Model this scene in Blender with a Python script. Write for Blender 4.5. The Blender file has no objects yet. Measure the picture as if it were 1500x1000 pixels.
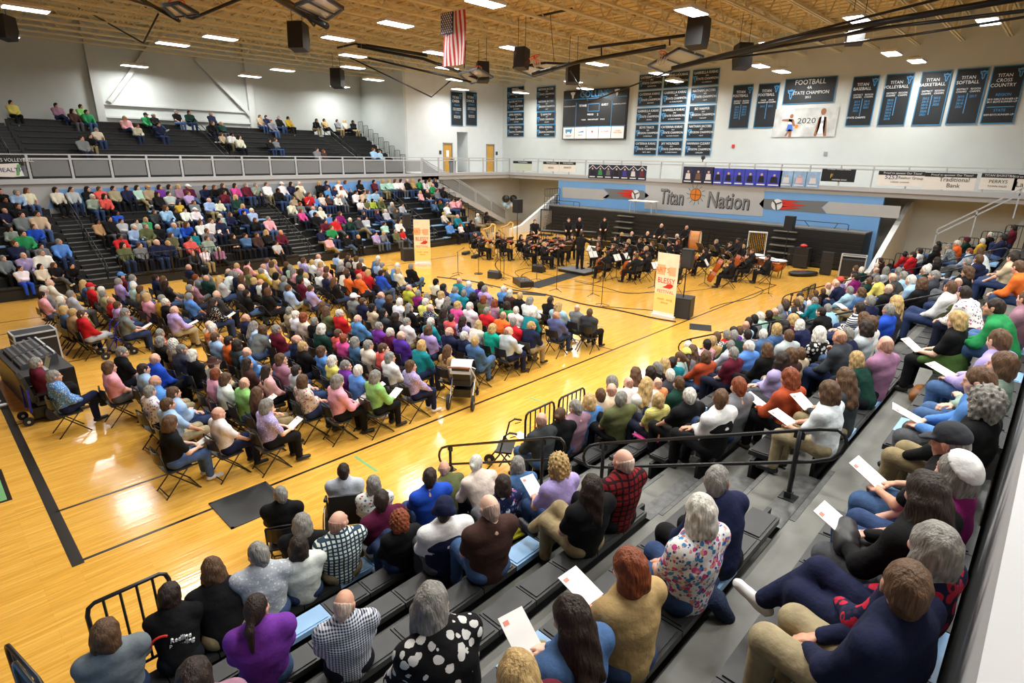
import bpy, math, random
import numpy as np
from mathutils import Vector, Matrix, Euler
R_ = random.Random(7)
SC = bpy.context.scene
COL = SC.collection
# ---------------------------------------------------------------- camera, world, light, exposure
cam = bpy.data.cameras.new('camera'); camo = bpy.data.objects.new('camera', cam); COL.objects.link(camo)
cam.sensor_width = 36.0; cam.lens = 20.063; cam.clip_start = 0.05; cam.clip_end = 300
CX, CY, CZ = -0.6215, -8.6787, 5.3547
_yaw, _pit, _rol = 0.758521, 0.316396, 0.0151095
_f = Vector((math.cos(_pit)*math.cos(_yaw), math.cos(_pit)*math.sin(_yaw), -math.sin(_pit)))
_r = Vector((math.sin(_yaw), -math.cos(_yaw), 0)); _u = _r.cross(_f)
_c, _s = math.cos(_rol), math.sin(_rol)
_r, _u = _c*_r + _s*_u, -_s*_r + _c*_u
_m = Matrix((_r, _u, -_f)).transposed().to_4x4(); _m.translation = (CX, CY, CZ)
camo.matrix_world = _m
SC.camera = camo
CAMP = np.array((CX, CY, CZ)); AX_R, AX_U, AX_F = np.array(_r), np.array(_u), np.array(_f)
FPX = 835.965
def ray(u, v):
    return AX_R*((u-750)/FPX) + AX_U*(-(v-500)/FPX) + AX_F
def hit(u, v, ax, val):
    d = ray(u, v); t = (val-CAMP[ax])/d[ax]
    return CAMP + t*d
w = bpy.data.worlds.new('hall_air'); SC.world = w; w.use_nodes = True
w.node_tree.nodes['Background'].inputs[0].default_value = (0.80, 0.86, 1.0, 1)
w.node_tree.nodes['Background'].inputs[1].default_value = 0.10
vs = SC.view_settings
vs.view_transform = 'Standard'; vs.look = 'None'; vs.gamma = 1.0; vs.use_curve_mapping = False
vs.exposure = 0.0
cy = SC.cycles
cy.max_bounces = 6; cy.diffuse_bounces = 4; cy.glossy_bounces = 3; cy.transmission_bounces = 2
cy.transparent_max_bounces = 6; cy.caustics_reflective = False; cy.caustics_refractive = False
cy.use_denoising = True
cy.sample_clamp_indirect = 4.0
LAMP_POWER = 165.0
# ---------------------------------------------------------------- helpers
MATS = {}
def mat(name, color=(.5, .5, .5), rough=.6, metal=0., emit=0., noise=0., nscale=6., bump=0., bscale=40., objcol=False, spec=.5, attr=None, stretch=None):
    if name in MATS: return MATS[name]
    m = bpy.data.materials.new(name); m.use_nodes = True
    nt = m.node_tree; b = nt.nodes['Principled BSDF']
    b.inputs['Base Color'].default_value = (*color, 1); b.inputs['Roughness'].default_value = rough
    b.inputs['Metallic'].default_value = metal; b.inputs['Specular IOR Level'].default_value = spec
    src = None
    if objcol:
        oi = nt.nodes.new('ShaderNodeObjectInfo'); src = oi.outputs['Color']
    if attr:
        at = nt.nodes.new('ShaderNodeAttribute'); at.attribute_name = attr
        if src is None: src = at.outputs['Color']
        else:
            mx = nt.nodes.new('ShaderNodeMix'); mx.data_type = 'RGBA'; mx.blend_type = 'MULTIPLY'; mx.inputs[0].default_value = 1
            nt.links.new(src, mx.inputs[6]); nt.links.new(at.outputs['Color'], mx.inputs[7]); src = mx.outputs[2]
    tc = None
    if noise or bump:
        tc = nt.nodes.new('ShaderNodeTexCoord'); co = tc.outputs['Object']
        if stretch:
            mp = nt.nodes.new('ShaderNodeMapping'); mp.inputs['Scale'].default_value = stretch
            nt.links.new(co, mp.inputs[0]); co = mp.outputs[0]
    if noise:
        n = nt.nodes.new('ShaderNodeTexNoise'); n.inputs['Scale'].default_value = nscale; n.inputs['Detail'].default_value = 4
        nt.links.new(co, n.inputs['Vector'])
        mr = nt.nodes.new('ShaderNodeMapRange'); mr.inputs['To Min'].default_value = 1-noise; mr.inputs['To Max'].default_value = 1+noise
        mr.inputs['From Min'].default_value = .3; mr.inputs['From Max'].default_value = .7
        nt.links.new(n.outputs['Fac'], mr.inputs['Value'])
        mx = nt.nodes.new('ShaderNodeMix'); mx.data_type = 'RGBA'; mx.blend_type = 'MULTIPLY'; mx.inputs[0].default_value = 1
        mx.inputs[6].default_value = (*color, 1)
        if src is not None: nt.links.new(src, mx.inputs[6])
        nt.links.new(mr.outputs[0], mx.inputs[7]); src = mx.outputs[2]
    if bump:
        n2 = nt.nodes.new('ShaderNodeTexNoise'); n2.inputs['Scale'].default_value = bscale; n2.inputs['Detail'].default_value = 3
        nt.links.new(co, n2.inputs['Vector'])
        bp = nt.nodes.new('ShaderNodeBump'); bp.inputs['Strength'].default_value = bump; bp.inputs['Distance'].default_value = .02
        nt.links.new(n2.outputs['Fac'], bp.inputs['Height']); nt.links.new(bp.outputs[0], b.inputs['Normal'])
    if src is not None: nt.links.new(src, b.inputs['Base Color'])
    if emit:
        b.inputs['Emission Color'].default_value = (*color, 1); b.inputs['Emission Strength'].default_value = emit
    m.diffuse_color = (*color, 1)
    MATS[name] = m
    return m

class MB:
    """collects simple shapes, then links them as one mesh object"""
    def __init__(s): s.v = []; s.f = []
    def add(s, vs, fs):
        o = len(s.v); s.v += [tuple(map(float, p)) for p in vs]; s.f += [tuple(i+o for i in f) for f in fs]; return s
    def box(s, c, d, rz=0., M=None):
        x, y, z = d[0]/2, d[1]/2, d[2]/2
        P = [Vector(p) for p in ((-x,-y,-z),(x,-y,-z),(x,y,-z),(-x,y,-z),(-x,-y,z),(x,-y,z),(x,y,z),(-x,y,z))]
        if M is not None: P = [M @ p for p in P]
        elif rz: Q = Matrix.Rotation(rz, 3, 'Z'); P = [Q @ p for p in P]
        P = [p + Vector(c) for p in P]
        return s.add(P, [(3,2,1,0),(4,5,6,7),(0,1,5,4),(1,2,6,5),(2,3,7,6),(3,0,4,7)])
    def b2(s, a, b): return s.box([(a[i]+b[i])/2 for i in range(3)], [abs(b[i]-a[i]) for i in range(3)])
    def bar(s, p, q, w, h):
        p, q = Vector(p), Vector(q); d = q-p; L = d.length; d.normalize()
        up = Vector((0,0,1)) if abs(d.z) < .99 else Vector((0,1,0))
        sx = d.cross(up).normalized(); sz = sx.cross(d)
        M = Matrix((d, sx, sz)).transposed()
        return s.box((p+q)/2, (L, w, h), M=M)
    def tube(s, pts, r, n=6, close=False):
        pts = [Vector(p) for p in pts]; rings = []
        prev = None
        rr = r if isinstance(r, (list, tuple)) else [r]*len(pts)
        for i, p in enumerate(pts):
            d = (pts[min(i+1, len(pts)-1)]-pts[max(i-1, 0)])
            if d.length < 1e-9: d = Vector((0,0,1))
            d.normalize()
            a = prev if prev is not None else (Vector((0,0,1)) if abs(d.z) < .9 else Vector((1,0,0)))
            sx = a - d*a.dot(d)
            if sx.length < 1e-6: sx = Vector((1,0,0)) - d*d.x
            sx.normalize(); sy = d.cross(sx); prev = sx
            rings.append([p + (sx*math.cos(t)+sy*math.sin(t))*rr[i] for t in [2*math.pi*k/n for k in range(n)]])
        V = [q for ring in rings for q in ring]; F = []
        m = len(pts)
        for i in range(m-1):
            for k in range(n): F.append((i*n+k, i*n+(k+1)%n, (i+1)*n+(k+1)%n, (i+1)*n+k))
        F.append(tuple(range(n-1, -1, -1))); F.append(tuple((m-1)*n+k for k in range(n)))
        return s.add(V, F)
    def lathe(s, c, prof, n=16, axis='z'):
        V = []; F = []
        for r, z in prof:
            for k in range(n):
                t = 2*math.pi*k/n
                p = (r*math.cos(t), r*math.sin(t), z)
                if axis == 'x': p = (p[2], p[0], p[1])
                if axis == 'y': p = (p[0], p[2], p[1])
                V.append((p[0]+c[0], p[1]+c[1], p[2]+c[2]))
        for i in range(len(prof)-1):
            for k in range(n): F.append((i*n+k, i*n+(k+1)%n, (i+1)*n+(k+1)%n, (i+1)*n+k))
        F.append(tuple(range(n-1,-1,-1))); F.append(tuple((len(prof)-1)*n+k for k in range(n)))
        return s.add(V, F)
    def prism(s, poly, a, b, axis='y'):
        """polygon in the two other axes, extruded from a to b along axis"""
        n = len(poly); V = []
        for t in (a, b):
            for p in poly:
                V.append({'x': (t, p[0], p[1]), 'y': (p[0], t, p[1]), 'z': (p[0], p[1], t)}[axis])
        F = [tuple(range(n-1,-1,-1)), tuple(range(n, 2*n))] + [(i, (i+1)%n, n+(i+1)%n, n+i) for i in range(n)]
        return s.add(V, F)
    def mesh(s, name, m, smooth=False):
        me = bpy.data.meshes.new(name); me.from_pydata(s.v, [], s.f); me.materials.append(m)
        if smooth: me.polygons.foreach_set('use_smooth', [True]*len(me.polygons))
        me.update(); return me
    def build(s, name, m, parent=None, smooth=False, **kw):
        o = bpy.data.objects.new(name, s.mesh(name, m, smooth)); COL.objects.link(o)
        if parent is not None: o.parent = parent
        return tag(o, **kw)
def tag(o, label=None, cat=None, group=None, kind=None):
    if label: o['label'] = label
    if cat: o['category'] = cat
    if group: o['group'] = group
    if kind: o['kind'] = kind
    return o
def inst(name, me, parent=None, loc=(0,0,0), rot=(0,0,0), scale=None, color=None, **kw):
    o = bpy.data.objects.new(name, me); COL.objects.link(o)
    if parent is not None: o.parent = parent
    o.location = loc; o.rotation_euler = rot
    if scale: o.scale = scale
    if color: o.color = (*color, 1)
    return tag(o, **kw)
def empty(name, loc=(0,0,0), rz=0., **kw):
    o = bpy.data.objects.new(name, None); COL.objects.link(o); o.location = loc; o.rotation_euler = (0,0,rz); o.empty_display_size = .1
    return tag(o, **kw)
def copy_tree(o, parent=None):
    c = o.copy(); COL.objects.link(c)
    if parent is not None: c.parent = parent
    for ch in o.children: copy_tree(ch, c)
    return c
def lin(r, g, b):
    return tuple(((c/255)/12.92 if c/255 <= .04045 else ((c/255+.055)/1.055)**2.4) for c in (r, g, b))
def text(body, size, m, parent, loc, rot, name='lettering', align='CENTER', space=1.0, ext=.004, shear=0., sx=1., line=1.0):
    cu = bpy.data.curves.new(name, 'FONT'); cu.body = body; cu.size = size; cu.align_x = align; cu.align_y = 'CENTER'
    cu.extrude = ext; cu.space_character = space; cu.shear = shear; cu.space_line = line; cu.resolution_u = 2
    cu.materials.append(m)
    o = bpy.data.objects.new(name, cu); COL.objects.link(o)
    if parent is not None: o.parent = parent
    o.location = loc; o.rotation_euler = rot; o.scale = (sx, 1, 1)
    return o
# ---------------------------------------------------------------- materials
M_wall = mat('painted_block_wall', lin(206,211,208), .75, noise=.03, nscale=1.2, bump=.08, bscale=30)
M_white = mat('white_wall', lin(226,230,230), .7, noise=.02, nscale=2)
M_greyw = mat('grey_wall_paint', lin(150,154,158), .7, noise=.03, nscale=2)
M_lgreyw = mat('light_grey_wall_paint', lin(186,186,186), .7, noise=.02, nscale=2)
M_dgreyp = mat('charcoal_paint', lin(118,121,122), .7)
M_blue = mat('blue_wall_paint', lin(118,170,226), .65, noise=.02, nscale=2)
M_roof = mat('tan_roof_deck', lin(222,196,140), .8, noise=.12, nscale=3)
M_joist = mat('cream_painted_steel', lin(222,208,168), .6)
M_steelw = mat('white_painted_steel', lin(206,208,205), .5)
M_rail = mat('grey_painted_rail', lin(196,200,204), .4, metal=.2)
M_black = mat('black_powder_coat', (.012,.012,.013), .35)
M_blackm = mat('black_plastic', (.015,.015,.016), .5)
M_riser = mat('black_bleacher_metal', (.010,.011,.012), .45)
M_seat = mat('dark_seat_plastic', (.020,.021,.022), .45, noise=.25, nscale=5)
M_seatb = mat('light_blue_seat_plastic', lin(140,182,222), .4, noise=.06, nscale=5)
M_tread = mat('grey_bleacher_deck', lin(112,112,106), .5, noise=.22, nscale=2.2, bump=.1, bscale=20)
M_nosing = mat('worn_step_nosing', lin(96,97,96), .4, noise=.3, nscale=14, metal=.3)
M_line = mat('black_court_paint', (.012,.010,.010), .3)
M_green = mat('green_court_paint', lin(120,180,120), .3)
M_chrome = mat('brushed_steel', (.6,.6,.62), .3, metal=.9)
M_wood = mat('honey_door_wood', lin(214,160,66), .5, noise=.1, nscale=6)
M_paper = mat('white_paper', lin(245,243,238), .8)
M_lamp = mat('lamp_diffuser', (1., .98, .95), .5, emit=9.)
M_lampbody = mat('lamp_housing', lin(230,230,228), .5)
M_bnr = mat('black_banner_cloth', lin(22,28,34), .55, noise=.25, nscale=2.5, bump=.5, bscale=3)
M_bnrb = mat('blue_banner_border', lin(58,132,176), .6)
M_ltw = mat('white_lettering', lin(235,238,240), .6)
M_ltb = mat('blue_lettering', lin(74,150,205), .6)
M_red = mat('red_paint', lin(214,52,40), .5)
M_orange = mat('orange_paint', lin(226,130,40), .5)
M_dkgrey = mat('dark_grey_lettering', lin(50,52,54), .6)
def floor_material():
    m = bpy.data.materials.new('varnished_maple_strips'); m.use_nodes = True; nt = m.node_tree; b = nt.nodes['Principled BSDF']
    N = nt.nodes.new; Lk = nt.links.new
    tc = N('ShaderNodeTexCoord')
    mp = N('ShaderNodeMapping'); Lk(tc.outputs['Object'], mp.inputs[0])
    br = N('ShaderNodeTexBrick'); br.inputs['Scale'].default_value = 1.0; br.inputs['Mortar Size'].default_value = .0006
    br.inputs['Brick Width'].default_value = 1.1; br.inputs['Row Height'].default_value = .06; br.offset = .37
    br.inputs['Color1'].default_value = (*lin(236,182,84), 1); br.inputs['Color2'].default_value = (*lin(226,168,68), 1); br.inputs['Mortar'].default_value = (*lin(160,100,34), 1)
    Lk(mp.outputs[0], br.inputs['Vector'])
    mp2 = N('ShaderNodeMapping'); mp2.inputs['Scale'].default_value = (1.2, 16, 1); Lk(tc.outputs['Object'], mp2.inputs[0])
    no = N('ShaderNodeTexNoise'); no.inputs['Scale'].default_value = 1.6; no.inputs['Detail'].default_value = 5; Lk(mp2.outputs[0], no.inputs['Vector'])
    mr = N('ShaderNodeMapRange'); mr.inputs['From Min'].default_value = .3; mr.inputs['From Max'].default_value = .7; mr.inputs['To Min'].default_value = .86; mr.inputs['To Max'].default_value = 1.12
    Lk(no.outputs['Fac'], mr.inputs[0])
    mx = N('ShaderNodeMix'); mx.data_type = 'RGBA'; mx.blend_type = 'MULTIPLY'; mx.inputs[0].default_value = 1
    Lk(br.outputs['Color'], mx.inputs[6]); Lk(mr.outputs[0], mx.inputs[7]); Lk(mx.outputs[2], b.inputs['Base Color'])
    b.inputs['Roughness'].default_value = .13; b.inputs['Specular IOR Level'].default_value = .45
    mp3 = N('ShaderNodeMapping'); mp3.inputs['Scale'].default_value = (.8, 17, 1); Lk(tc.outputs['Object'], mp3.inputs[0])
    n3 = N('ShaderNodeTexNoise'); n3.inputs['Scale'].default_value = 1.; n3.inputs['Detail'].default_value = 1; Lk(mp3.outputs[0], n3.inputs['Vector'])
    bp = N('ShaderNodeBump'); bp.inputs['Strength'].default_value = .06; bp.inputs['Distance'].default_value = .03
    Lk(n3.outputs['Fac'], bp.inputs['Height']); Lk(bp.outputs[0], b.inputs['Normal'])
    return m
M_floor = floor_material()
# ---------------------------------------------------------------- the hall
XE, XW, YW = 33.3, 36.0, 33.0          # end deck edge, end wall, upper back wall
YF, YN = 24.0, -8.76                   # deck edges over the far and near bleachers
ZD, ZC, ZR = 3.95, 10.78, 12.1         # deck, joist bottom, roof
floor = MB().b2((-9, -16, -.2), (40, 34, 0)).build('floor', M_floor, kind='structure')
ceil = MB().b2((-9, -16, ZR), (XW+.3, YW+.3, ZR+.2)).build('ceiling', M_roof, kind='structure')
wb = MB(); wb.b2((XW, -16, 0), (XW+.3, 27.5, ZR))
wall_e = wb.build('wall_end', M_wall, kind='structure')
wb = MB(); wb.b2((-9, YW, ZD-.4), (26.1, YW+.3, ZR))
wall_f = wb.build('wall_back', M_wall, kind='structure')
wb = MB(); wb.b2((25.9, 27.5, 0), (26.1, YW, ZR))
wall_r = wb.build('wall_return', M_wall, kind='structure')
# wall with two doors and an open recess, facing the court
wb = MB()
for a, b, z0, z1 in ((26.1, 29.43, 0, ZR), (29.43, 30.41, 6.16, ZR), (30.41, 30.9, 0, ZR), (30.9, 32.05, 7.0, ZR), (32.05, 34.07, 0, ZR), (34.07, 35.03, 6.16, ZR), (35.03, XW+.3, 0, ZR),
                     (29.43, 30.41, 0, ZD), (30.9, 32.05, 0, ZD), (34.07, 35.03, 0, ZD)):
    wb.b2((a, 27.5, z0), (b, 27.7, z1))
wb.b2((30.7, 28.9, ZD), (32.25, 29.0, 7.2)).b2((30.8, 27.7, ZD), (30.9, 28.9, 7.1)).b2((32.05, 27.7, ZD), (32.15, 28.9, 7.1)).b2((30.8, 27.7, 7.0), (32.15, 28.9, 7.1))
wall_d = wb.build('wall_doors', M_white, kind='structure')
for n, (a, b) in enumerate(((29.43, 30.41), (34.07, 35.03))):
    d = MB().b2((a+.07, 27.56, ZD), (b-.07, 27.62, 6.09)).build('door_%d' % (n+1), M_wood, kind='structure')
    MB().b2((a, 27.47, ZD), (a+.07, 27.68, 6.16)).b2((b-.07, 27.47, ZD), (b, 27.68, 6.16)).b2((a, 27.47, 6.09), (b, 27.68, 6.16)).build('door_frame', M_greyw, d)
    hx = b-.2 if n == 0 else a+.2
    MB().b2((hx-.02, 27.49, ZD+1.0), (hx+.02, 27.56, ZD+1.08)).build('door_handle', M_chrome, d)
MB().b2((29.8, 27.545, ZD+1.15), (30.08, 27.56, ZD+1.65)).build('notice', M_paper, label='white notice taped on the left honey wood door', cat='notice')
for x, what in ((29.15, 'left'), (35.3, 'right')):
    MB().b2((x-.1, 27.46, ZD+1.35), (x+.1, 27.5, ZD+1.62)).build('room_sign', M_dkgrey, label='small dark room sign on the wall beside the %s wooden door' % what, cat='sign')
# decks
db = MB(); db.b2((-9, YF, ZD-.35), (26.1, YW, ZD)); db.b2((24.6, YF, ZD-.35), (XW, 27.5, ZD))
deck_f = db.build('floor_upper_far', M_lgreyw, kind='structure')
deck_e = MB().b2((XE, -8.7, ZD-.35), (XW, YF, ZD)).build('floor_upper_end', M_lgreyw, kind='structure')
cb = MB(); cb.b2((-9, YF-.12, ZD-.1), (24.6, YF+.02, ZD+.1)); cb.b2((24.6, YF-.08, ZD-.1), (XE, YF+.02, ZD+.1))
cb.build('trim_1', M_rail, kind='structure')
MB().b2((XE-.12, -8.7, ZD-.12), (XE+.02, YF, ZD+.1)).build('trim_2', M_rail, kind='structure')
# walls below the decks
lw = MB(); lw.b2((-9, YF, 0), (26.1, YF+.2, ZD-.35)); wall_lf = lw.build('wall_lower_far', M_lgreyw, kind='structure')
MB().b2((XE, -1.9, 0), (XE+.2, 19.0, ZD-.35)).build('wall_lower_end', M_blue, kind='structure')
lb = MB(); lb.b2((26.1, YF+1.6, 0), (37.5, YF+1.8, ZD)); lb.b2((37.2, 18.5, 0), (37.4, YF+1.7, ZD)); lb.b2((36.6, -16, 0), (36.8, -1.5, ZD+.1))
lb.build('wall_vestibule', M_white, kind='structure')
# blue and grey painted shapes on the lower far wall
def far_poly(pts, m, name='painted_shape', d=.012):
    P = [hit(u, v, 1, YF) for u, v in pts]
    return MB().prism([(p[0], min(p[2], ZD-.36)) for p in P], YF-d, YF, 'y').build(name, m, wall_lf)
far_poly([(78, 268), (228, 263), (208, 305), (70, 305)], M_blue)
far_poly([(230, 262), (468, 259), (500, 300), (212, 312)], M_greyw)
far_poly([(472, 258), (556, 257), (552, 300), (490, 300)], M_blue)
# ceiling joists: one mesh each, two chords and a zigzag web
def joist_mesh():
    mb = MB(); L0, L1 = -8.8, XW-.02
    for dz, h in ((0, .07), (1.12, .07)):
        for dy in (-.06, .06): mb.b2((L0, dy-.035, dz), (L1, dy+.035, dz+h))
    x = L0+.2; k = 0
    while x < L1-1.1:
        a, b = (x, 0, .05), (x+.95, 0, 1.14)
        if k % 2: a, b = (x, 0, 1.14), (x+.95, 0, .05)
        mb.bar(a, b, .05, .05); x += .95; k += 1
    return mb.mesh('bar_joist', M_joist)
jm = joist_mesh()
yj = -15.6
while yj < YW:
    inst('bar_joist', jm, ceil, (0, yj, ZC)); yj += 1.77
bm_ = MB()
for x in (-6, -.5, 5, 10.5, 16, 21.5, 27, 32.5): bm_.tube([(x, -15.8, ZC+.1), (x, YW, ZC+.1)], .022, 5).tube([(x, -15.8, ZC+1.1), (x, YW, ZC+1.1)], .022, 5)
bm_.build('bridging', M_joist, ceil)
# roof deck ribs
rb = MB()
for i in range(64): rb.b2((-8.9+i*.7, -15.9, ZR-.05), (-8.9+i*.7+.16, YW, ZR+.01))
rb.build('deck_rib', M_roof, ceil)
# columns and bracing of the far upper wall
def on_wall(u, v, y=YW): return hit(u, v, 1, y)
cl = MB()
for (u, v) in ((137, 116), (366, 150)):
    p = on_wall(u, v); cl.b2((p[0]-.2, YW-.28, ZD), (p[0]+.2, YW, ZR)).b2((p[0]-.3, YW-.32, 6.3), (p[0]+.3, YW-.02, 6.5))
cl.build('column_far', M_steelw, kind='structure')
br = MB()
for a, b in (((160, 149), (212, 78)), ((286, 86), (360, 162))):
    p, q = on_wall(*a, YW-.15), on_wall(*b, YW-.15); br.bar(p, (q[0]+(q[0]-p[0])*.25, q[1], q[2]+(q[2]-p[2])*.25), .2, .22)
for z in (7.05, 7.75):
    p, q = on_wall(150, 170), on_wall(366, 170); br.b2((p[0], YW-.14, z), (q[0], YW-.01, z+.1))
br.build('trim_brace', M_steelw, kind='structure')
# court lines
L, WD = 25.6, 15.24
def line(a, b, w_=.05, m=M_line, name='court_line'):
    a, b = Vector((a[0], a[1], .0012)), Vector((b[0], b[1], .0012))
    MB().bar(a, b, w_, .0022).build(name, m, floor)
line((0,0), (L,0), .055); line((0,WD), (L,WD), .055); line((0,-.08), (0,WD), .14); line((L,0), (L,WD), .10)
line((L/2,0), (L/2,WD), .05)
for x0, sgn in ((0, 1), (L, -1)):
    for y in (5.79, 9.45): line((x0, y), (x0+sgn*5.79, y), .05)
    line((x0+sgn*5.79, 5.79), (x0+sgn*5.79, 9.45))
    for y in (1.6, 13.64): line((x0, y), (x0+sgn*1.6, y), .05)
    for cx, cyy, r, a0, a1 in ((x0+sgn*1.6, 7.62, 6.02, -90, 90), (x0+sgn*5.79, 7.62, 1.83, -180, 180)):
        mb = MB(); n = 60
        for k in range(n):
            t0, t1 = [math.radians(a0+(a1-a0)*j/n) for j in (k, k+1)]
            q = [(cx+sgn*math.cos(t)*rr, cyy+math.sin(t)*rr, .0022) for t, rr in ((t0, r-.025), (t0, r+.025), (t1, r+.025), (t1, r-.025))]
            mb.add(q, [(0,1,2,3) if sgn > 0 else (3,2,1,0)])
        mb.build('court_line', M_line, floor)
mb = MB(); n = 48
for k in range(n):
    t0, t1 = 2*math.pi*k/n, 2*math.pi*(k+1)/n
    mb.add([(L/2+math.cos(t)*rr, WD/2+math.sin(t)*rr, .0022) for t, rr in ((t0,1.8),(t0,1.85),(t1,1.85),(t1,1.8))], [(0,1,2,3)])
mb.build('court_line', M_line, floor)
line((-.6, 1.9), (.0, 1.9), .0001)
# baseline lettering: two green block letters edged in black, partly in view
for y0 in (4.25, 2.55):
    for m_, g, z in ((M_line, .06, .0016), (M_green, 0, .0026)):
        P = [(-.45-g, y0-g), (-.45+.0+g+.0, y0-g), (-.45+g, y0+1.2+g), (-.45-.22-g, y0+1.2+g), (-.67-g, y0+.75+g), (-1.9, y0+.75+g), (-1.9, y0+.45-g), (-.67-g, y0+.45-g), (-.67-g, y0-g)]
        MB().prism([(a, b) for a, b in P], 0.0001, z, 'z').build('court_lettering', m_, floor)
# ---------------------------------------------------------------- ceiling lights
LAMPS = [(38,14),(0,53),(253,65),(323,56),(197,97),(366,112),(414,103),(495,57),(517,82),(517,99),(547,117),(498,127),(580,36),(640,78),(655,100),(668,117),(674,131),(711,5),(752,71),(763,136),(875,94),(840,120),(857,130),(1013,18),(965,108),(988,119),(1130,65),(1113,97),(1145,105),(1256,29),(1306,79),(1343,90),(1448,32)]
ZL = 9.8
lm_body = MB().box((0,0,.05), (1.3,.62,.09)).mesh('housing', M_lampbody)
lm_body2 = MB().add([(-.65,-.31,.09),(.65,-.31,.09),(.65,.31,.09),(-.65,.31,.09),(-.4,-.16,.2),(.4,-.16,.2),(.4,.16,.2),(-.4,.16,.2)], [(0,1,5,4),(1,2,6,5),(2,3,7,6),(3,0,4,7),(4,5,6,7)]).mesh('housing_top', M_lampbody)
lm_diff = MB().box((0,0,-.005), (1.22,.54,.02)).mesh('diffuser', M_lamp)
lm_wire = MB().tube([(-.5,0,.18),(-.5,0,1.0)], .008, 4).tube([(.5,0,.18),(.5,0,1.0)], .008, 4).mesh('hanger', M_joist)
lpos = [tuple(hit(u, v, 2, ZL)) for u, v in LAMPS]
seen = len(lpos)
gx = [3.8, 10.0, 13.4, 18.3, 22.4, 26.0, 31.0]
for x in (3.8, 8.2, 12.5, 17):                                # the rest of the grid, above and behind the photographer
    for y in (14.6, 10.9, 7.2, 3.5, -.2, -4.3, -8.2, -12):
        q_ = np.array((x, y, ZL))-CAMP; f_ = q_@AX_F
        vis = f_ > 0 and abs(FPX*(q_@AX_R)/f_) < 790 and abs(FPX*(q_@AX_U)/f_) < 530
        if not vis and all((x-a[0])**2+(y-a[1])**2 > 2.2**2 for a in lpos): lpos.append((x, y, ZL))
ORD0 = ['one','two','three','four','five','six','seven','eight','nine','ten','eleven','twelve','thirteen','fourteen','fifteen','sixteen','seventeen','eighteen','nineteen','twenty']
ORD = ORD0 + ['twenty-'+w for w in ORD0[:9]] + [t+j for t in ('thirty','forty','fifty') for j in ['']+['-'+w for w in ORD0[:9]]]
def nth(i): return ['first','second','third','fourth','fifth','sixth','seventh','eighth','ninth','tenth','eleventh','twelfth','thirteenth','fourteenth','fifteenth','sixteenth','seventeenth','eighteenth','nineteenth','twentieth','twenty-first','twenty-second','twenty-third','twenty-fourth','twenty-fifth','twenty-sixth','twenty-seventh','twenty-eighth','twenty-ninth','thirtieth','thirty-first','thirty-second','thirty-third','thirty-fourth','thirty-fifth','thirty-sixth','thirty-seventh','thirty-eighth','thirty-ninth','fortieth'][i]
lrows = {}
for i, p in enumerate(lpos):
    key = int(round((p[1]+13)/3.6)); lrows.setdefault(key, []).append(i)
LLAB = {}
ks = sorted(lrows)
for r, key in enumerate(ks):
    for c, i in enumerate(sorted(lrows[key], key=lambda j: lpos[j][0])):
        LLAB[i] = 'white high bay light %s from the scoreboard end, %s lamp row from the back wall' % (nth(len(lrows[key])-1-c), nth(len(ks)-1-r))
for i, p in enumerate(lpos):
    e = empty('ceiling_light', p, label=LLAB[i], cat='light', group='high bay ceiling lights')
    inst('housing', lm_body, e); inst('housing_top', lm_body2, e); inst('diffuser', lm_diff, e); inst('hanger', lm_wire, e)
    la = bpy.data.lights.new('lamp_light', 'AREA'); la.shape = 'RECTANGLE'; la.size = 1.2; la.size_y = .55; la.energy = LAMP_POWER; la.color = (.985, 1, .97); la.spread = math.radians(170)
    lo = bpy.data.objects.new('lamp_light', la); COL.objects.link(lo); lo.parent = e; lo.location = (0,0,-.03)
    lo.visible_camera = False
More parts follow.
